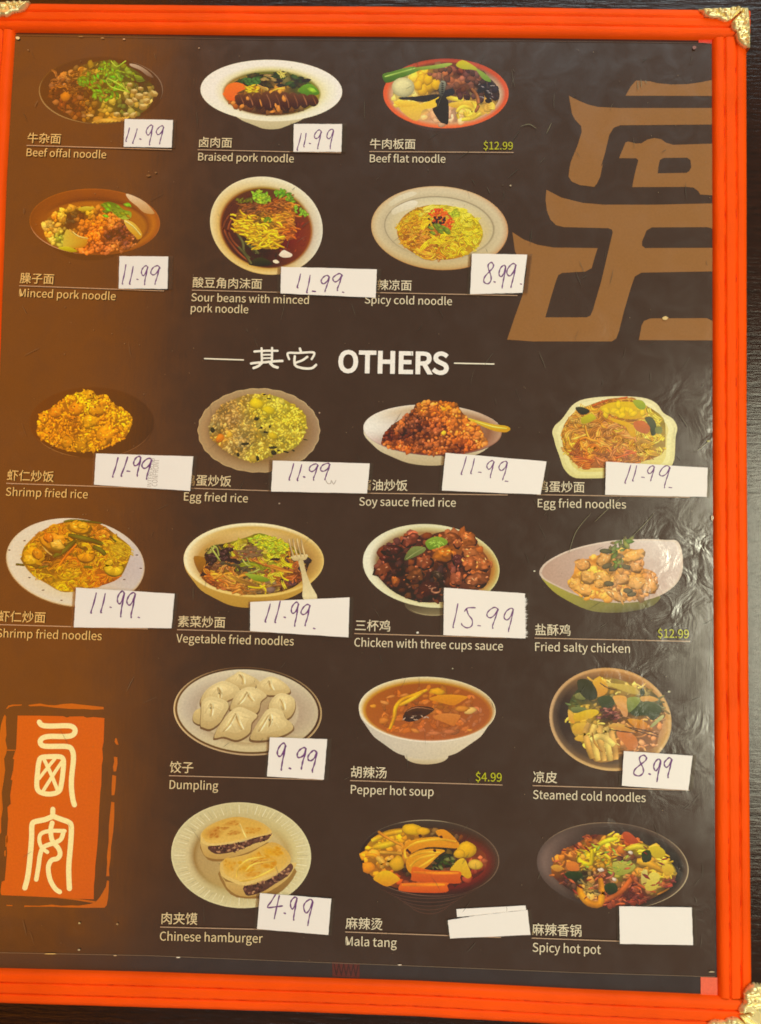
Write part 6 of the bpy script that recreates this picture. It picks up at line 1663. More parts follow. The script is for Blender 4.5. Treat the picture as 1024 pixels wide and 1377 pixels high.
# 19 mala tang -------------------------------------------------
p = Pic('printed photo of mala tang with carrot sticks in a clear glass bowl', 470, 1090, 4.6545, 19)
p.bowl([(495, 400, 380, 130), (490, 500, 230, 90), (490, 560, 140, 44)], (80, 54, 44), (64, 48, 40))
for k in range(5): p.ring(500, 400 + k * 16, 380 - k * 50, 150 + k * 8, 5, (96, 66, 54), a0=.5, a1=2.7, taper=True)
p.loft([(500, 300, 440, 242, ((110, 84, 66), (76, 52, 44), (74, 58, 48), (120, 104, 84))), (500, 300, 430, 234, ((84, 60, 46), (64, 36, 28), (60, 44, 38), (78, 62, 52))),
        (500, 305, 400, 210, ((96, 50, 34), (76, 30, 18), (62, 40, 32), (72, 56, 46))), (500, 310, 360, 180, ((126, 50, 30), (110, 40, 24), (90, 46, 30), (84, 50, 36)))], rot=0.05)
p.ring(500, 300, 436, 239, 5, (176, 160, 130), a0=4.2, a1=5.0, taper=True, rot=.05)
p.ring(500, 300, 436, 239, 4, (130, 104, 84), a0=5.3, a1=7.2, taper=True, rot=.05)
p.ring(500, 300, 430, 234, 5, (120, 90, 74), a0=1.1, a1=2.6, taper=True, rot=.05)
p.base()
SM = [(150, 200, (220, 160, 30)), (180, 300, (196, 130, 40)), (140, 350, (220, 140, 20)), (260, 150, (226, 160, 30)), (300, 250, (200, 130, 40)), (800, 200, (110, 60, 40)), (830, 290, (180, 90, 50)), (800, 400, (120, 46, 28)), (650, 470, (110, 50, 34)), (330, 420, (140, 60, 30)), (380, 380, (60, 50, 34)), (600, 250, (70, 60, 36)), (250, 470, (170, 90, 30))]
p.fill([(90, 280), (140, 180), (250, 120), (400, 110), (600, 120), (720, 180), (850, 270), (840, 380), (700, 460), (500, 500), (280, 480), (130, 400)], SM, 170, 20, 'chunk', under=.6, jit=.25)
p.part('broth_and_tofu_skin')
for q_, w, c in (([(140, 190), (230, 150), (330, 130)], 34, (228, 166, 40)), ([(150, 230), (230, 215), (310, 190)], 40, (206, 160, 36)), ([(190, 260), (260, 265), (330, 270)], 24, (196, 140, 50)), ([(100, 280), (150, 280), (190, 300)], 26, (226, 140, 30)), ([(180, 130), (220, 160), (330, 220)], 20, (206, 130, 40)),
                 ([(170, 290), (210, 330), (200, 360)], 40, (206, 150, 60)), ([(240, 300), (260, 320), (230, 340)], 36, (200, 150, 70))):
    p.strand(q_, w, c, edge=.7)
p.blob(122, 355, 42, 36, .3, (226, 136, 20)); p.blob(300, 335, 46, 46, 0, (214, 160, 40), hi=1.1, lo=.8, n=12)
p.part('tofu_skin')
p.blob(395, 118, 66, 34, .1, (232, 180, 24), hi=1.06, lo=.78, n=16, rough=.04); p.blob(460, 128, 44, 24, .1, (228, 170, 30), hi=1.06, lo=.8, n=14, rough=.05)
p.part('fish_ball')
p.blob(735, 245, 60, 52, 0, (232, 176, 34), hi=1.08, lo=.76, n=16, rough=.05)
p.blob(690, 270, 36, 30, 0, (226, 170, 40), hi=1.06, lo=.8, n=14, rough=.05)
p.part('fish_ball')
p.poly([(150, 425), (190, 385), (250, 378), (316, 425), (290, 452), (235, 475), (180, 450)], (236, 190, 30), (216, 140, 20))
p.part('fish_ball')
p.poly([(630, 370), (680, 310), (720, 300), (745, 350), (765, 405), (740, 425), (700, 400), (660, 385)], (232, 190, 50), (214, 160, 40))
p.part('fish_ball')
p.blob(790, 338, 46, 32, .1, (226, 180, 64), hi=1.06, lo=.8, n=14, rough=.05)
p.part('fish_ball')
p.poly([(340, 250), (360, 200), (440, 175), (540, 165), (640, 175), (688, 205), (675, 235), (600, 232), (500, 228), (430, 245), (380, 270)], (232, 160, 24), (214, 130, 20))
p.poly([(355, 340), (370, 290), (440, 250), (530, 240), (600, 250), (560, 280), (500, 340), (450, 375), (400, 395), (370, 380)], (230, 160, 30), (216, 140, 24))
p.poly([(540, 130), (590, 118), (640, 150), (680, 200), (640, 205), (580, 180)], (230, 150, 24), (210, 130, 20))
for q_ in ([(350, 245), (420, 200), (560, 180), (670, 195)], [(380, 290), (470, 262), (570, 262)], [(380, 350), (440, 300), (540, 275)], [(400, 380), (480, 330), (540, 290)], [(345, 240), (350, 290), (370, 300)]):
    p.strand(q_, 14, (240, 176, 50), edge=.85, hi=1.05)
for x, y in ((445, 158), (575, 165), (535, 250), (378, 262), (365, 250)): p.blob(x, y, 12, 9, .6, (80, 40, 16))
p.part('squid')
for k in range(30): p.leaf(*p.rnd([(490, 370), (540, 300), (620, 260), (660, 300), (640, 350), (560, 375)]), 24, p.r.uniform(-.6, 1.2), [(44, 52, 24), (60, 74, 34), (110, 110, 60), (36, 40, 20)][k % 4])
p.part('green_leaves')
p.poly([(388, 375), (410, 350), (520, 375), (690, 380), (694, 420), (690, 455), (560, 452), (400, 442), (390, 410)], (228, 112, 16), (200, 84, 10))
p.strand([(400, 385), (540, 392), (685, 392)], 16, (240, 130, 26), edge=.95, hi=1.03)
p.part('carrot_stick')
p.poly([(308, 490), (320, 460), (360, 452), (605, 450), (612, 470), (605, 512), (400, 512), (320, 502)], (236, 116, 14), (206, 86, 10))
p.strand([(330, 466), (460, 466), (600, 464)], 16, (246, 136, 24), edge=.95, hi=1.03)
p.part('carrot_stick')

# 20 spicy hot pot -------------------------------------------------
p = Pic('printed photo of spicy dry hot pot with peppers in a round dark pan', 715, 1095, 4.6545, 20)
p.loft([(508, 322, 476, 270, ((160, 140, 110), (74, 58, 48), (96, 78, 70), (116, 96, 80))), (508, 322, 466, 262, ((96, 76, 62), (66, 50, 42), (106, 86, 78), (86, 68, 58))),
        (508, 322, 430, 235, ((52, 42, 34), (62, 46, 38), (126, 102, 92), (72, 56, 48))), (510, 325, 340, 190, ((46, 36, 30), (56, 38, 32), (92, 70, 62), (70, 54, 46)))], rot=0.08)
p.ring(508, 322, 474, 268, 6, (190, 170, 136), a0=-.75, a1=1.15, rot=.08, taper=True)
p.ring(508, 322, 474, 268, 4, (150, 126, 100), a0=3.5, a1=4.9, rot=.08, taper=True)
p.base()
R = [(125, 370), (140, 300), (200, 225), (290, 180), (370, 130), (460, 130), (560, 130), (640, 150), (730, 195), (810, 230), (860, 290), (905, 350), (890, 420), (820, 490), (700, 550), (560, 570), (400, 575), (280, 500), (180, 430)]
SM = [(160, 340, (196, 120, 40)), (180, 400, (120, 60, 44)), (260, 270, (200, 116, 40)), (280, 200, (140, 70, 44)), (390, 150, (150, 70, 44)), (370, 240, (210, 180, 30)), (500, 180, (206, 160, 30)), (520, 220, (200, 110, 40)), (620, 160, (170, 76, 44)), (680, 220, (206, 176, 40)),
      (560, 270, (90, 46, 36)), (640, 280, (110, 60, 40)), (460, 280, (206, 150, 40)), (600, 330, (170, 160, 60)), (740, 330, (206, 146, 40)), (860, 340, (206, 170, 50)), (860, 440, (120, 50, 44)), (760, 420, (190, 180, 60)), (640, 420, (150, 76, 44)), (460, 400, (150, 80, 60)),
      (300, 380, (70, 66, 44)), (240, 440, (84, 54, 44)), (360, 480, (150, 120, 60)), (620, 500, (130, 56, 44)), (700, 520, (110, 50, 40)), (480, 540, (150, 70, 50)), (540, 350, (150, 150, 60))]
p.fill(R, SM, 230, 20, 'chunk', under=.45, jit=.3)
p.fill(R, SM, 160, 20, 'strip', base=False, jit=.25)
p.part('vegetable_mix')
for q_, w, c in (([(300, 440), (310, 500), (360, 555), (430, 560), (440, 480), (430, 400)], 44, (220, 140, 30)), ([(640, 380), (590, 450), (540, 500), (460, 540)], 34, (190, 96, 44)), ([(300, 240), (300, 290), (370, 310), (380, 220)], 30, (220, 190, 30)), ([(660, 290), (740, 310), (830, 360)], 44, (216, 156, 40)),
                 ([(400, 280), (450, 250), (490, 280), (480, 310)], 22, (214, 180, 40)), ([(620, 380), (670, 440), (780, 490)], 16, (170, 84, 44)), ([(400, 210), (460, 170), (540, 150)], 30, (214, 196, 40)), ([(590, 220), (660, 200), (720, 210)], 34, (206, 180, 50))):
    p.strand(q_, w, c, edge=.7, hi=1.12)
    p.part('pepper_ring')
for o, a, b in [([(740, 210), (790, 198), (835, 230), (830, 265), (780, 275), (750, 250)], (216, 190, 50), (190, 160, 40)), ([(740, 370), (800, 375), (790, 450), (750, 480), (710, 460)], (226, 206, 90), (200, 176, 70)), ([(690, 360), (725, 350), (720, 430), (690, 440)], (216, 200, 110), (196, 170, 80)),
                ([(825, 310), (880, 320), (890, 360), (845, 390), (820, 350)], (222, 190, 60), (196, 150, 40)), ([(510, 300), (620, 300), (650, 330), (600, 370), (530, 380)], (190, 180, 80), (150, 150, 60)), ([(120, 330), (160, 315), (200, 340), (160, 360)], (214, 160, 60), (190, 120, 50)),
                ([(570, 120), (610, 112), (670, 170), (640, 185), (590, 175)], (190, 80, 40), (170, 70, 40)), ([(220, 300), (280, 300), (300, 350), (230, 350)], (222, 130, 50), (200, 110, 50))]:
    p.poly(o, a, b)
    p.part('vegetable_piece')
for o in ([(210, 370), (270, 355), (320, 375), (290, 415), (240, 420)], [(460, 440), (520, 430), (540, 480), (490, 505), (460, 480)], [(690, 240), (740, 225), (750, 285), (700, 300)]):
    p.poly(o, (60, 72, 40), (44, 54, 34))
    p.part('courgette_slice')
for k in range(46): p.leaf(*p.rnd(R), p.r.uniform(14, 30), p.r.uniform(-.8, .8), [(150, 60, 44), (120, 44, 40), (190, 96, 60), (96, 40, 36)][k % 4], w=.25)
for k in range(30): p.leaf(*p.rnd([(320, 180), (560, 170), (640, 320), (520, 400), (320, 350)]), p.r.uniform(12, 26), p.r.uniform(-1, 1), (p.r.uniform(110, 190), p.r.uniform(140, 190), 60), w=.25)
for x, y in ((430, 350), (520, 408), (620, 240), (440, 346)): p.blob(x, y, 16, 10, .5, (206, 190, 170))
p.part('chillies_and_herbs')


# ------------------------------------------------------------------ printed captions
ZT = 0.00036
CREAM, YEL = (228, 214, 182), (186, 184, 44)
CAPTIONS = [  # underline start, underline end, Chinese, English lines (left, right), price right edge
    ((36, 195.5), (231.4, 201.2), '牛杂面', [('Beef offal noodle', 35.5, 144.5)], None),
    ((266, 201.3), (459, 205.5), '卤肉面', [('Braised pork noodle', 266, 396.5)], None),
    ((497, 203.7), (691, 205), '牛肉板面', [('Beef flat noodle', 496.5, 600)], '$12.99'),
    ((26, 384.2), (220.8, 391.2), '臊子面', [('Minced pork noodle', 25.5, 157.5)], None),
    ((258.4, 390.2), (457, 395), '酸豆角肉沫面', [('Sour beans with minced', 257.5, 417.5), ('pork noodle', 257, 336)], None),
    ((491, 393.2), (696, 397.4), '麻辣凉面', [('Spicy cold noodle', 490.5, 609)], None),
    ((8.8, 649.9), (205, 656.5), '虾仁炒饭', [('Shrimp fried rice', 8.5, 120)], None),
    ((247, 656.3), (444, 662.5), '鸡蛋炒饭', [('Egg fried rice', 247, 335)], None),
    ((484, 663.1), (683, 665.6), '酱油炒饭', [('Soy sauce fried rice', 483, 614)], None),
    ((722, 665.2), (928, 668.6), '鸡蛋炒面', [('Egg fried noodles', 722, 842.5)], None),
    ((-3, 839.8), (199, 845.6), '虾仁炒面', [('Shrimp fried noodles', -4, 138.5)], None),
    ((238.5, 846.7), (440, 852), '素菜炒面', [('Vegetable fried noodles', 238, 396.5)], None),
    ((476.8, 852), (681, 857.5), '三杯鸡', [('Chicken with three cups sauce', 476.5, 677.5)], None),
    ((719, 858), (927.8, 862.4), '盐酥鸡', [('Fried salty chicken', 718.5, 848.5)], '$12.99'),
    ((227.6, 1043), (434.6, 1048.6), '饺子', [('Dumpling', 227.5, 294.5)], None),
    ((471, 1049.6), (676, 1055.6), '胡辣汤', [('Pepper hot soup', 471, 584.5)], '$4.99'),
    ((716.5, 1056.4), (927.3, 1062.6), '凉皮', [('Steamed cold noodles', 716.5, 869)], None),
    ((215.7, 1246.6), (428, 1251.5), '肉夹馍', [('Chinese hamburger', 215, 354)], None),
    ((464.5, 1253.2), (674, 1260.6), '麻辣烫', [('Mala tang', 464, 534.5)], None),
    ((715.2, 1261.5), (930, 1269), '麻辣香锅', [('Spicy hot pot', 716, 808.5)], None),
]
for (a, b, zh, en, price) in CAPTIONS:
    A, B = U(a[0], a[1], ZT), U(b[0], b[1], ZT)
    xd = (B - A).normalized(); yd = Vector((-xd.y, xd.x, 0))
    warm = ink(mix((226, 190, 120), CREAM, min(1, max(0, (a[0] - 20) / 330))))
    cap = child(text_mesh('dish_name', zh, A + yd * 0.00115, xd, yd, 0.00362, ZT, warm, 'flat', bold=0.006,
                          label='Chinese dish name ' + zh))
    ul = MB()
    hw = 0.00013
    P4 = [A - yd * hw, B - yd * hw, B + yd * hw, A + yd * hw]
    ul.add([(p.x, p.y, ZT) for p in P4], [(0, 1, 2, 3)], [ink((190, 158, 128))] * 4)
    ul.build('underline', M['flat'], cap)
    for li, (s, l, r) in enumerate(en):
        pl = U(l, a[1], ZT)
        w = (U(r, b[1], ZT) - U(l, b[1], ZT)).length
        base = A + xd * ((pl - A).dot(xd)) - yd * (0.00345 + li * 0.0034 + (0.0003 if a[1] > 500 else 0))
        child(text_mesh('english_name', s, base, xd, yd, 0.00335, ZT, warm, 'flat', width=w, bold=0.004,
                        label='English dish name ' + s), cap)
    if price:
        w = 0.0094 if len(price) == 6 else 0.0079
        base = B - xd * (w + 0.0001) + yd * 0.00095
        child(text_mesh('printed_price', price, base, xd, yd, 0.0033, ZT, ink(YEL), 'flat', width=w, bold=0.008,
                        label='printed yellow price ' + price))

# heading
hl = MB()
ribbon(hl, [(275.4, 482.2), (327.7, 484)], 1.7, ZT, ink((250, 238, 214)))
child(hl.build('heading_line', M['flat'], label='short cream line left of the heading'))
hl = MB()
ribbon(hl, [(611.5, 488.4), (664.5, 489.5)], 1.7, ZT, ink((250, 238, 214)))
child(hl.build('heading_line', M['flat'], label='short cream line right of the heading'))
A, B = U(454.0, 500.0, ZT), U(602.5, 502.6, ZT)
xd = (B - A).normalized(); yd = Vector((-xd.y, xd.x, 0))
child(text_mesh('heading', 'OTHERS', A, xd, yd, 0.0088, ZT, ink((252, 246, 232)), 'flat', width=(B - A).length * 1.01, bold=0.036, label='bold cream heading OTHERS'))


def px(pts, ox, oy, s):
    return [(ox + x / s, oy + y / s) for x, y in pts]


hz = MB()
W = ink((252, 244, 226))
for pts, w in [([(460, 134), (520, 130), (588, 130)], 2.9), ([(500, 116), (502, 192)], 2.9), ([(558, 114), (557, 192)], 2.9),
               ([(504, 152), (556, 151)], 2.2), ([(504, 171), (556, 170)], 2.2),
               ([(442, 200), (470, 196), (520, 193), (580, 187), (615, 186)], 3.2),
               ([(500, 198), (482, 214), (456, 225)], 3.4), ([(548, 199), (565, 214), (588, 222)], 3.6),
               ([(711, 118), (717, 136)], 3.2), ([(652, 176), (643, 150), (652, 141), (700, 142), (780, 138), (790, 150), (776, 176)], 2.9),
               ([(683, 160), (681, 190), (690, 214), (730, 226), (775, 226), (800, 208)], 3.3),
               ([(752, 163), (725, 182), (686, 196)], 3.0)]:
    ribbon(hz, smooth(px(pts, 230, 440, 4.096), 4), w, ZT, W)
child(hz.build('chinese_heading', M['flat'], label='two brush-written Chinese characters of the heading'))

# ------------------------------------------------------------------ large brown brush characters and the orange seal
ZB = 0.00003
BR = ink((150, 104, 58))


def flatpoly(mb, pts, z, col, holes=()):
    loops = [[Vector((U(x, y, z).x, U(x, y, z).y, 0)) for x, y in L] for L in [pts] + list(holes)]
    tris = tessellate_polygon(loops)
    flat = [p for L in loops for p in L]
    fs = []
    for t in tris:
        a, b, c = (flat[i] for i in t)
        fs.append(t if (b - a).cross(c - a).z > 0 else tuple(reversed(t)))
    mb.add([(p.x, p.y, z) for p in flat], fs, [col] * len(flat))


R1 = lambda pts: px(pts, 664, 0, 2.844)
R2 = lambda pts: px(pts, 664, 220, 2.844)
g = MB()
flatpoly(g, R1([(845, 304), (790, 315), (740, 322), (680, 323), (625, 318), (600, 311), (545, 308), (525, 330), (505, 366), (845, 367)]), ZB, BR)
flatpoly(g, R1([(288, 366), (330, 387), (365, 401), (400, 409), (480, 413), (845, 413), (845, 476), (485, 479), (460, 488), (443, 515), (425, 590), (410, 640)])
         + R2([(418, 0), (408, 50), (396, 76), (385, 89), (330, 82), (298, 68), (287, 50), (290, 20)])
         + R1([(295, 620), (320, 560), (337, 505), (335, 482), (312, 458), (300, 435)]), ZB, BR)
flatpoly(g, R1([(480, 605), (492, 575), (505, 545), (515, 541), (545, 549), (565, 548), (590, 533), (615, 528), (640, 532), (660, 546), (690, 554), (845, 549)])
         + R2([(845, 122), (790, 118), (783, 105), (765, 92), (740, 89), (530, 90), (540, 40), (550, 0)])
         + R1([(551, 625), (553, 612), (546, 605)]), ZB, BR,
         [R1([(636, 612), (650, 604), (740, 603), (753, 612), (756, 640), (748, 655), (738, 661), (628, 663), (630, 640)])])
flatpoly(g, R2([(202, 100), (260, 130), (340, 150), (420, 157), (620, 157), (845, 152), (845, 258), (832, 246), (815, 243), (605, 244), (585, 256), (568, 298),
                (568, 314), (580, 323), (845, 322), (845, 412), (565, 417), (540, 432), (525, 475), (500, 560), (480, 640), (470, 668), (452, 680),
                (150, 680), (52, 673), (80, 590), (112, 500), (128, 400), (100, 370), (82, 335), (72, 262), (115, 290), (170, 311), (230, 321), (398, 323),
                (388, 355), (375, 400), (350, 413), (262, 418), (248, 426), (240, 445), (220, 510), (198, 588), (355, 588), (370, 582), (380, 560),
                (412, 450), (456, 262), (452, 252), (438, 247), (270, 243), (240, 236), (218, 215), (204, 180), (199, 140)]), ZB, BR)
flatpoly(g, R2([(556, 675), (566, 620), (575, 602), (600, 592), (815, 591), (838, 602), (845, 612), (845, 676)]), ZB, BR)
child(g.build('brush_character', M['flat'], label='huge brown brush-written character cut by the right border'))

S = lambda pts: px(pts, 0, 930, 4.44)
OR, OR2 = ink((205, 92, 18)), ink((190, 96, 30))
g = MB()
flatpoly(g, S([(107, 143), (240, 144), (380, 147), (400, 155), (420, 149), (500, 148), (520, 156), (560, 152), (625, 158), (620, 300), (612, 340), (616, 400),
               (609, 440), (606, 560), (600, 600), (592, 740), (588, 850), (580, 950), (570, 1040), (568, 1100), (562, 1160), (561, 1240), (440, 1236),
               (300, 1228), (180, 1222), (10, 1215), (4, 1195), (12, 1135), (30, 1128), (38, 1040), (44, 960), (40, 900), (50, 760), (46, 690),
               (66, 670), (62, 620), (76, 530), (66, 525), (80, 470), (86, 405), (78, 400), (98, 340)]), ZB, OR)
seal = child(g.build('seal_stamp', M['flat'], label='orange printed seal with rough edges on the left of the page'))
g = MB()
for L in ([(170, 80), (240, 71), (285, 80), (330, 82), (380, 74), (430, 71), (470, 76), (560, 86), (620, 92), (620, 106), (560, 108), (500, 104), (420, 103), (330, 96), (250, 86), (178, 88)],
          [(38, 102), (52, 84), (76, 78), (132, 77), (130, 83), (80, 86), (58, 92), (44, 103)],
          [(30, 138), (38, 150), (36, 180), (40, 260), (34, 290), (44, 340), (38, 370), (26, 400), (32, 470), (22, 540), (12, 600), (18, 700), (8, 760), (8, 840), (-30, 900), (-30, 250), (0, 250), (8, 200), (22, 150)],
          [(40, 346), (92, 348), (92, 353), (42, 352)],
          [(28, 950), (36, 948), (34, 985), (27, 980)], [(36, 860), (46, 862), (46, 900), (38, 905), (44, 925), (34, 925)],
          [(688, 280), (698, 278), (709, 318), (696, 315), (686, 300)],
          [(682, 388), (702, 392), (703, 430), (695, 475), (680, 478), (676, 450), (683, 420)],
          [(672, 498), (695, 503), (690, 580), (684, 618), (668, 619), (668, 570)],
          [(666, 658), (684, 662), (684, 740), (678, 830), (664, 930), (662, 990), (652, 1060), (654, 1102), (636, 1102), (642, 1020), (640, 985), (650, 900), (652, 800)],
          [(640, 1128), (652, 1130), (650, 1190), (645, 1240), (638, 1275), (625, 1290), (520, 1291), (400, 1288), (300, 1284), (145, 1285), (148, 1277), (230, 1279),
           (310, 1272), (370, 1279), (430, 1276), (470, 1278), (540, 1268), (572, 1256), (592, 1235), (612, 1205), (634, 1165)],
          [(40, 1273), (76, 1275), (76, 1280), (40, 1279)], [(330, 1231), (470, 1238), (575, 1252), (560, 1262), (440, 1243)]):
    flatpoly(g, S(L), ZB, OR2)
g.build('seal_frame', M['flat'], seal)
g = MB()
CR = ink((255, 238, 172))
for pts, w in [([(236, 182), (252, 200), (300, 206), (410, 204), (444, 218), (449, 242), (430, 262), (390, 268), (290, 268), (250, 282), (243, 306), (270, 326), (400, 328), (432, 350),
                (440, 400), (430, 500), (428, 570), (436, 640), (446, 676)], 6.9),
               ([(262, 390), (350, 388), (378, 402), (380, 450), (368, 550), (352, 596), (300, 612), (245, 602), (222, 570), (226, 480), (238, 405), (262, 390)], 6.6),
               ([(262, 400), (305, 490), (346, 590)], 5.0), ([(372, 418), (330, 480), (262, 588)], 4.6), ([(330, 400), (285, 455), (234, 520)], 4.4),
               ([(317, 702), (316, 745)], 6.6),
               ([(318, 744), (270, 764), (208, 778), (192, 800), (190, 880), (178, 1020), (166, 1110), (150, 1172)], 7.0),
               ([(318, 744), (370, 764), (412, 780), (427, 806), (424, 900), (412, 1050), (416, 1176)], 7.0),
               ([(313, 784), (304, 830), (314, 890), (350, 935), (360, 970), (345, 996), (308, 1008), (290, 1050), (300, 1120), (330, 1175), (358, 1196)], 6.4),
               ([(388, 832), (300, 832), (248, 848), (236, 885), (250, 930), (284, 958)], 5.2),
               ([(380, 838), (366, 880), (330, 902), (262, 928), (240, 980), (232, 1040), (218, 1122)], 6.0)]:
    ribbon(g, smooth(S(pts), 5), w, ZB + 0.00002, CR)
g.build('seal_characters', M['flat'], seal)

# specks, nicks and scratches on the film
sp = MB()
rs = random.Random(5)


def speck(x, y, rx, ry, col, z=0.00039):
    n = 7
    a0 = rs.random() * 6
    vs = [U(x + rx * rs.uniform(.7, 1.1) * math.cos(a0 + k * 6.283 / n), y + ry * rs.uniform(.7, 1.1) * math.sin(a0 + k * 6.283 / n), z) for k in range(n)]
    sp.add([(p.x, p.y, z) for p in vs], [tuple(range(n)) if (vs[1] - vs[0]).cross(vs[2] - vs[0]).z > 0 else tuple(reversed(range(n)))], [ink(col)] * n)


for a in [(24, 51, 3.2, 2.2, (240, 215, 160)), (38, 67, 1, .9, (150, 120, 90)), (167, 52.5, 1.6, .8, (230, 190, 150)), (109, 49, 4, .5, (190, 150, 100)), (268, 64.5, 1.2, 1, (200, 160, 130)), (138, 51, 3, .5, (200, 160, 110)), (894.5, 427.8, 4.5, 3, (220, 190, 130)),
          (687, 249.5, 1.5, 1.3, (190, 170, 140)), (562, 850.5, 2.2, 1.4, (230, 225, 210)), (107, 1241.5, 1.6, 1.4, (190, 170, 120)),
          (106.5, 1277.4, 2, 1.4, (180, 165, 130)), (158, 1242.6, 1.6, 1.3, (170, 140, 100)), (68, 1282.6, 9, .7, (226, 190, 120)), (155, 1285, 3, .8, (220, 185, 140)),
          (240, 1287.5, 3, 1, (240, 225, 200)), (538, 1297.5, 2.8, .9, (230, 210, 185)), (934, 64, 3, 3, (150, 105, 96)), (957.5, 1307, 4, 1.1, (190, 175, 140)), (430, 555, 1.3, 1.2, (190, 160, 130)),
          (376, 677, 1.4, 1.2, (170, 150, 130)), (719, 768, 1.6, 1.2, (220, 215, 190)), (900, 930, 2, 1.4, (210, 205, 170)), (609, 899, 1.2, 1.2, (180, 170, 140)),
          (958, 696, 2, 4, (190, 170, 140)), (953, 593, 2.6, 1.2, (200, 190, 120)), (375, 1240.5, 1.5, 1.2, (200, 190, 150)), (200, 236, 3.5, 1.6, (120, 90, 62)), (210, 232, 1.6, 1.4, (130, 100, 70))]:
    speck(*a)
for k in range(240):
    x, y = rs.uniform(10, 955), rs.uniform(60, 1295)
    c = rs.uniform(95, 150)
    speck(x, y, rs.uniform(.3, .75), rs.uniform(.3, .7), (c * 1.05, c * .9, c * .7))
for k in range(210):
    x = rs.uniform(560, 955) if k % 3 else rs.uniform(20, 560)
    y = rs.uniform(60, 1290)
    a = rs.uniform(-2.2, -0.4)
    l = rs.uniform(5, 26)
    c = rs.uniform(74, 108)
    ribbon(sp, smooth([(x, y), (x + l * .5 * math.cos(a) + rs.uniform(-1, 1), y + l * .5 * math.sin(a)), (x + l * math.cos(a), y + l * math.sin(a))], 3),
           rs.uniform(.25, .6), 0.00039, ink((c * 1.02, c * .94, c * .78)), taper=.9)
for pts in ([(795, 690), (775, 715), (765, 745)], [(836, 668), (812, 690), (800, 702)], [(880, 690), (866, 706), (850, 722)], [(938, 606), (950, 597), (958, 592)],
            [(858, 108), (858, 121)], [(862, 106), (863, 118)], [(868, 108), (870, 112)], [(700, 170), (712, 167), (722, 173)], [(742, 165), (735, 180)]):
    ribbon(sp, smooth(pts, 4), .9, 0.00040, ink((128, 120, 92)), taper=.8)
so = child(sp.build('scuffs_and_specks', M['flat']))
so['kind'] = 'stuff'
# seam of the film along the top and bottom edge of the page
sm = MB()
ribbon(sm, [(20, 47.5), (360, 53.5), (700, 55), (957, 58)], 0.8, 0.0001, ink((104, 80, 66)))
child(sm.build('film_seam', M['flat'], label='thin pale seam along the top edge of the page'))
sm = MB()
ribbon(sm, [(-60, 1279.5), (0, 1281), (200, 1285), (400, 1293), (560, 1299), (780, 1308), (962, 1313.5)], 0.8, 0.0001, ink((128, 108, 88)))
child(sm.build('film_seam', M['flat'], label='thin pale seam along the bottom edge of the page'))


# ------------------------------------------------------------------ price stickers
ZS = 0.00062
rp = random.Random(21)


def d_one(b):
    x0, y0, x1, y1 = b
    return [[(x1, y0), ((x0 + x1) / 2 + .3, (y0 + y1) / 2), (x0, y1 - 1), (x0 + .8, y1)]]


def d_nine(b):
    x0, y0, x1, y1 = b
    w, h = x1 - x0, y1 - y0
    P = lambda a, c: (x0 + a * w, y0 + c * h)
    j = lambda: rp.uniform(-.04, .04)
    return [[P(.97, .10 + j()), P(.72 + j(), .0), P(.32 + j(), .10), P(.06, .28 + j()), P(.08 + j(), .43), P(.34, .49 + j()), P(.70, .34), P(.95, .06),
             P(.84, .32), P(.66 + j(), .62), P(.50, .88), P(.48 + j(), 1.0)]]


def d_five(b):
    x0, y0, x1, y1 = b
    w, h = x1 - x0, y1 - y0
    P = lambda a, c: (x0 + a * w, y0 + c * h)
    return [[P(.22, .20), P(.45, .04), P(1.0, .03)], [P(.36, .06), P(.50, .36), P(.78, .62), P(.74, .90), P(.40, 1.0), P(.06, .88), P(0, .78)]]


def d_eight(b):
    x0, y0, x1, y1 = b
    w, h = x1 - x0, y1 - y0
    P = lambda a, c: (x0 + a * w, y0 + c * h)
    return [[P(.96, .14), P(.74, .0), P(.44, .12), P(.50, .36), P(.68, .60), P(.70, .84), P(.42, 1.0), P(.06, .92), P(.10, .70), P(.46, .48), P(.86, .26), P(.94, .10)]]


def d_four(b):
    x0, y0, x1, y1 = b
    w, h = x1 - x0, y1 - y0
    P = lambda a, c: (x0 + a * w, y0 + c * h)
    return [[P(.52, .0), P(.26, .28), P(.02, .52), P(.5, .50), P(.98, .46)], [P(.78, .04), P(.62, .5), P(.46, 1.0)]]


def d_dot(b):
    return [[(b[0] - .9, b[1] - .3), (b[0] + .9, b[1] + .3)]]


def d_dash(b):
    return [[(b[0] - 1.8, b[1]), (b[0] + 2.0, b[1] + .4)]]


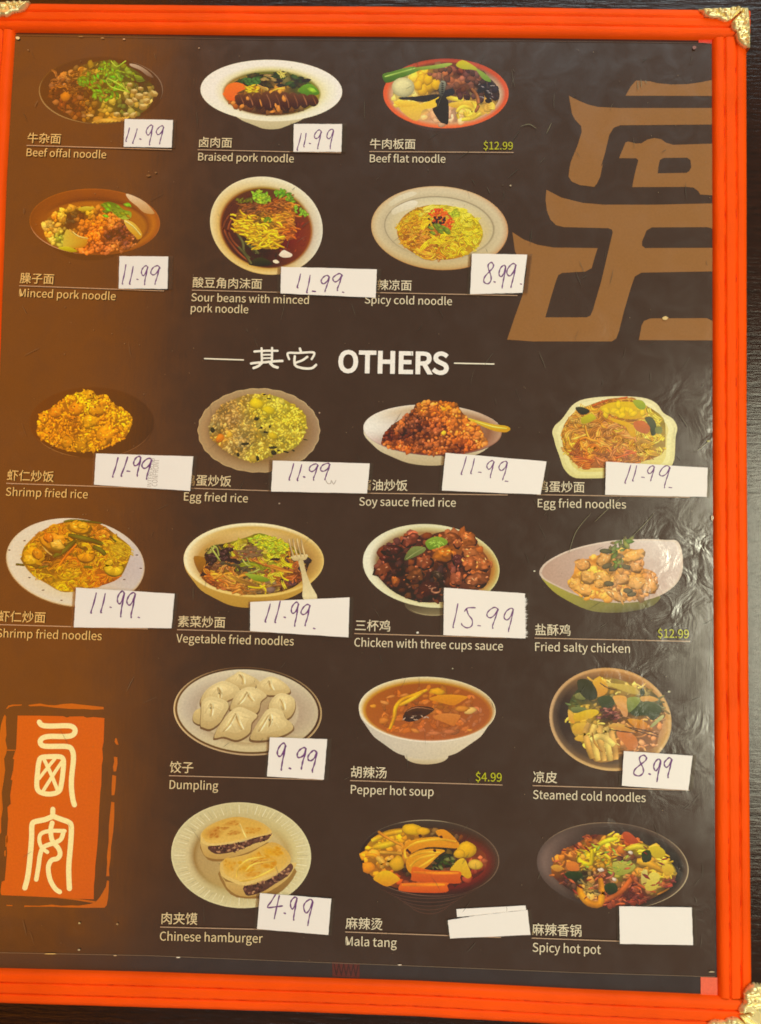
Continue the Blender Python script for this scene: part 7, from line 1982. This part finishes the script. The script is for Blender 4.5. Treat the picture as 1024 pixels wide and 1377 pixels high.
DIG = {'1': d_one, '9': d_nine, '5': d_five, '8': d_eight, '4': d_four, '.': d_dot, '-': d_dash}
STICKERS = [  # corners, writing, label
    ([(168, 160), (233, 161.4), (231, 198.3), (166.6, 197.3)], 1.0,
     [('1', 169.5, 172, 174.4, 190), ('1', 178.8, 173.3, 184.8, 192.8), ('.', 189, 187), ('9', 196.6, 168, 206.2, 195), ('9', 210, 169, 221, 193.5)],
     'white paper price sticker reading 11.99 below the beef offal noodle bowl'),
    ([(395.5, 166.7), (460.3, 166.7), (459.3, 204), (394.9, 204)], 1.0,
     [('1', 399.8, 179.4, 405.4, 202), ('1', 408.8, 179.4, 412, 197.4), ('.', 417.3, 193), ('9', 422.6, 174.5, 433, 200), ('9', 439.5, 173.5, 449.4, 200)],
     'white paper price sticker reading 11.99 below the white braised pork noodle bowl'),
    ([(160.9, 344.5), (226.5, 344.9), (225.3, 388.4), (159.9, 387.9)], 1.1,
     [('1', 164.8, 356.2, 169.6, 381.6), ('1', 174.5, 358.2, 179.4, 382.2), ('.', 185.3, 375.7), ('9', 190.3, 357.2, 199.4, 382.6), ('9', 202.9, 357.2, 215.7, 382.2)],
     'white paper price sticker reading 11.99 below the brown minced pork noodle bowl'),
    ([(378.2, 358.8), (507, 362.1), (505.5, 400.3), (377.5, 394.4)], 1.2,
     [('1', 400, 368.4, 404.4, 387), ('1', 412.8, 370, 417.4, 393.7), ('-', 422.4, 391.5), ('9', 431.6, 370.3, 444.1, 392.5), ('9', 447.2, 367.8, 461, 390.5), ('.', 461.9, 393)],
     'wide white price sticker reading 11.99 under the round sour bean noodle bowl'),
    ([(635, 341), (709.2, 342.4), (702.9, 393.6), (632.4, 395.5)], 1.2,
     [('8', 650.4, 352.8, 665, 381.6), ('.', 665.3, 379), ('9', 671, 356.6, 681, 387.4), ('9', 681.6, 354.3, 694.8, 386.6), ('.', 701, 382)],
     'white price sticker reading 8.99 below the spicy cold noodle plate'),
    ([(129.4, 609.8), (260.2, 613.7), (256, 660.1), (126.6, 651.7)], 1.35,
     [('1', 151.8, 615.8, 159, 641.2), ('1', 163.2, 614.6, 172, 640.2), ('-', 173, 633.4), ('9', 179.6, 613.6, 190.4, 640.4), ('9', 190.6, 616.2, 205, 644.4)],
     'white price sticker reading 11.99 with grey stamped letters below the shrimp fried rice'),
    ([(367.2, 619.4), (497.5, 623.2), (493.9, 663.4), (365, 661)], 1.15,
     [('1', 389, 623.3, 395.3, 645.4), ('1', 400, 624.8, 406.1, 646.3), ('.', 409.4, 641.3), ('9', 415.6, 623.7, 428.5, 645.4), ('9', 431, 622.9, 444.7, 645.4)],
     'white price sticker reading 11.99 with a small grey squiggle below the egg fried rice'),
    ([(599.5, 608.9), (735.2, 620.5), (727.4, 665), (594.5, 659.6)], 1.0,
     [('1', 620.5, 613.9, 627.6, 638), ('1', 633.4, 616.3, 638.4, 637), ('-', 645.4, 634.8), ('9', 654.6, 619.3, 665.2, 642.2), ('9', 670.6, 620.2, 683.4, 645.6), ('-', 681.5, 647)],
     'tilted white price sticker reading 11.99 below the soy sauce fried rice'),
    ([(815.4, 620.8), (952, 629), (950.8, 668.3), (814.2, 665.3)], 1.0,
     [('1', 840.7, 625.5, 848.6, 649.6), ('1', 851.2, 626.6, 856.4, 646.8), ('-', 864.8, 641.6), ('9', 870.8, 626.4, 881, 646.8), ('9', 886.5, 626, 902, 655.7), ('-', 901.8, 655.4)],
     'white price sticker reading 11.99 over the egg fried noodles next to the right border'),
    ([(102.4, 790.1), (235, 798.4), (230.8, 844.8), (99.6, 843.6)], 1.35,
     [('1', 122.6, 797.6, 129.8, 824.3), ('1', 135.9, 798.4, 141.8, 823.8), ('.', 149, 816.6), ('9', 157.8, 794.8, 168, 829), ('9', 170.6, 796.8, 182.7, 830.2), ('.', 186.8, 830.2)],
     'white price sticker reading 11.99 below the shrimp fried noodles with dotted plate'),
    ([(336.7, 809.6), (470.5, 803.3), (468.8, 857), (336.7, 848.5)], 1.25,
     [('1', 356.8, 812.2, 363.8, 836.4), ('1', 370, 808.3, 377.2, 837), ('.', 383, 830), ('9', 391.6, 809.6, 402.2, 842), ('9', 404.6, 812.8, 417.7, 841.5), ('.', 423, 845.2)],
     'white price sticker reading 11.99 below the vegetable fried noodles and the fork'),
    ([(597.4, 790.3), (706, 798), (707, 858.5), (596.5, 854)], 1.1,
     [('1', 609.5, 812, 616, 843.6), ('5', 621, 816.4, 639.4, 844.3), ('-', 644.6, 841.2), ('9', 654.6, 816.6, 671, 844.8), ('9', 678, 817.8, 691.2, 849.4)],
     'white price sticker reading 15.99 below the chicken with three cups sauce'),
    ([(363.3, 991.6), (440.2, 994), (435.8, 1048.5), (359.4, 1044)], 1.45,
     [('9', 373, 999.2, 385, 1035.6), ('.', 390.2, 1033.3), ('9', 399.6, 1005.3, 412.6, 1034.5), ('9', 413.8, 1009, 427.3, 1038.5)],
     'white price sticker reading 9.99 below the plate of dumplings'),
    ([(839.2, 1010), (931.6, 1016.4), (926, 1062.8), (836.6, 1056.5)], 1.3,
     [('8', 852, 1015.5, 871, 1043.4), ('.', 873.9, 1040.9), ('9', 879, 1020.6, 889.6, 1051), ('9', 893, 1018.8, 904.4, 1045.5)],
     'white price sticker reading 8.99 below the bowl of steamed cold noodles'),
    ([(349.8, 1201.2), (445.8, 1208.6), (441.8, 1257.3), (346, 1249.2)], 1.3,
     [('4', 359.5, 1203.6, 380.5, 1235.5), ('.', 383, 1228), ('9', 390.6, 1206.2, 400, 1237), ('9', 408, 1209.2, 421.8, 1244.4)],
     'white price sticker reading 4.99 below the two filled flatbreads'),
    ([(602.4, 1237.7), (640, 1231.5), (709.7, 1223.7), (713.6, 1257.2), (605.5, 1262)], 1.0, [],
     'blank white sticker laid askew below the mala tang bowl'),
    ([(833, 1218.9), (930.6, 1220.4), (932.3, 1271), (834, 1269.2)], 1.0, [],
     'blank white square sticker below the spicy hot pot pan'),
]


def slab(mb, pts, z0, z1, wav=0.0):
    """thin sheet of paper with slightly uneven edges"""
    out = []
    n = len(pts)
    for i in range(n):
        a, b = pts[i], pts[(i + 1) % n]
        k = 10
        for s in range(k):
            t = s / k
            j = 0 if s == 0 else 1
            out.append((a[0] + (b[0] - a[0]) * t + rp.uniform(-wav, wav) * j, a[1] + (b[1] - a[1]) * t + rp.uniform(-wav, wav) * j))
    m = len(out)
    T = [U(x, y, z1) for x, y in out]
    vs = [(p.x, p.y, z1) for p in T] + [(p.x, p.y, z0) for p in T]
    fs = [tuple(reversed(range(m)))] + [(i, (i + 1) % m, m + (i + 1) % m, m + i) for i in range(m)]
    mb.add(vs, fs)


for (q, pw, marks, label) in STICKERS:
    mb = MB()
    cx = sum(p[0] for p in q) / len(q); cy = sum(p[1] for p in q) / len(q)
    slab(mb, q, ZS - 0.00018, ZS, 0.22)
    o = mb.build('price_sticker', M['paper'])
    tag(o, label, 'price sticker', 'paper price stickers taped over the menu')
    if marks:
        w = MB()
        for mk in marks:
            for st in DIG[mk[0]](mk[1:]):
                P = smooth(st, 4) if len(st) > 2 else st
                wl = [pw * 1.36 * (1 + .25 * math.sin(i * 1.3 + mk[1])) for i in range(len(P))]
                ribbon(w, P, pw, ZS + 0.00004, wl=wl)
        txt = ''.join(m_[0] for m_ in marks if m_[0] not in '-').strip('.')
        w.build('handwriting', M['pen'], o)
    if '15.99' in label:      # torn, bright right end of the sticker
        tt = MB()
        for k in range(34):
            y = 799 + k * 1.72
            x1 = 709.5 + rp.uniform(-2.2, 1.6) - max(0, 6 - k) * .45
            tt.add([U(705, y - .7, ZS), U(x1, y + rp.uniform(-.5, .5), ZS - 0.0001), U(705, y + 1.3, ZS)], [(0, 2, 1)])
        tt.build('torn_fringe', M['paper'], o)
    if 'grey stamped' in label:
        g_ = M['grey_ink']
        for s, a, b, hgt in (('INTERFRONT', (203.5, 655.5), (208.5, 615), .0017), ('CONFRONT', (211.5, 654.5), (214.5, 617.5), .0022)):
            A, B = U(a[0], a[1], ZS + .00002), U(b[0], b[1], ZS + .00002)
            xd = (B - A).normalized(); yd = Vector((-xd.y, xd.x, 0))
            text_mesh('stamped_letters', s, A, xd, yd, hgt, ZS + 0.00002, (1, 1, 1, 1), 'grey_ink', width=(B - A).length).parent = o
    if 'squiggle' in label:
        w = MB()
        ribbon(w, smooth([(438, 645), (441, 650), (445, 650), (446, 646), (449, 651), (452, 646)], 4), 1.1, ZS + 0.00003)
        w.build('squiggle', M['grey_ink'], o)
    if 'askew' in label:
        w = MB()
        slab(w, [(614, 1222.6), (707, 1217.6), (708, 1223.4), (640, 1231), (615, 1233.2)], ZS - 0.0003, ZS - 0.00022, 0.15)
        w.build('paper_strip', M['paper'], o)
    # clear tape that sticks out past the paper
    e = q[-1], q[0]
    xs = [p[0] for p in q]; ys = [p[1] for p in q]
    L0, L1, R0, R1_ = q[0], q[-1], q[1] if len(q) == 4 else q[2], q[2] if len(q) == 4 else q[3]
    zt = ZS - 0.0002
    for A_, B_, dx in ((L0, L1, -rp.uniform(2.5, 5)), (R0, R1_, rp.uniform(4, 9))):
        P4 = [U(A_[0] - dx * .2, A_[1] - .5, zt), U(A_[0] + dx, A_[1] - .8, zt), U(B_[0] + dx, B_[1] + .6, zt), U(B_[0] - dx * .2, B_[1] + .2, zt)]
        f = (0, 1, 2, 3)
        if (P4[1] - P4[0]).cross(P4[2] - P4[0]).z < 0: f = (3, 2, 1, 0)
        tm = MB()
        tm.add([(p.x, p.y, zt) for p in P4], [f])
        tm.build('clear_tape', M['tape'], o)
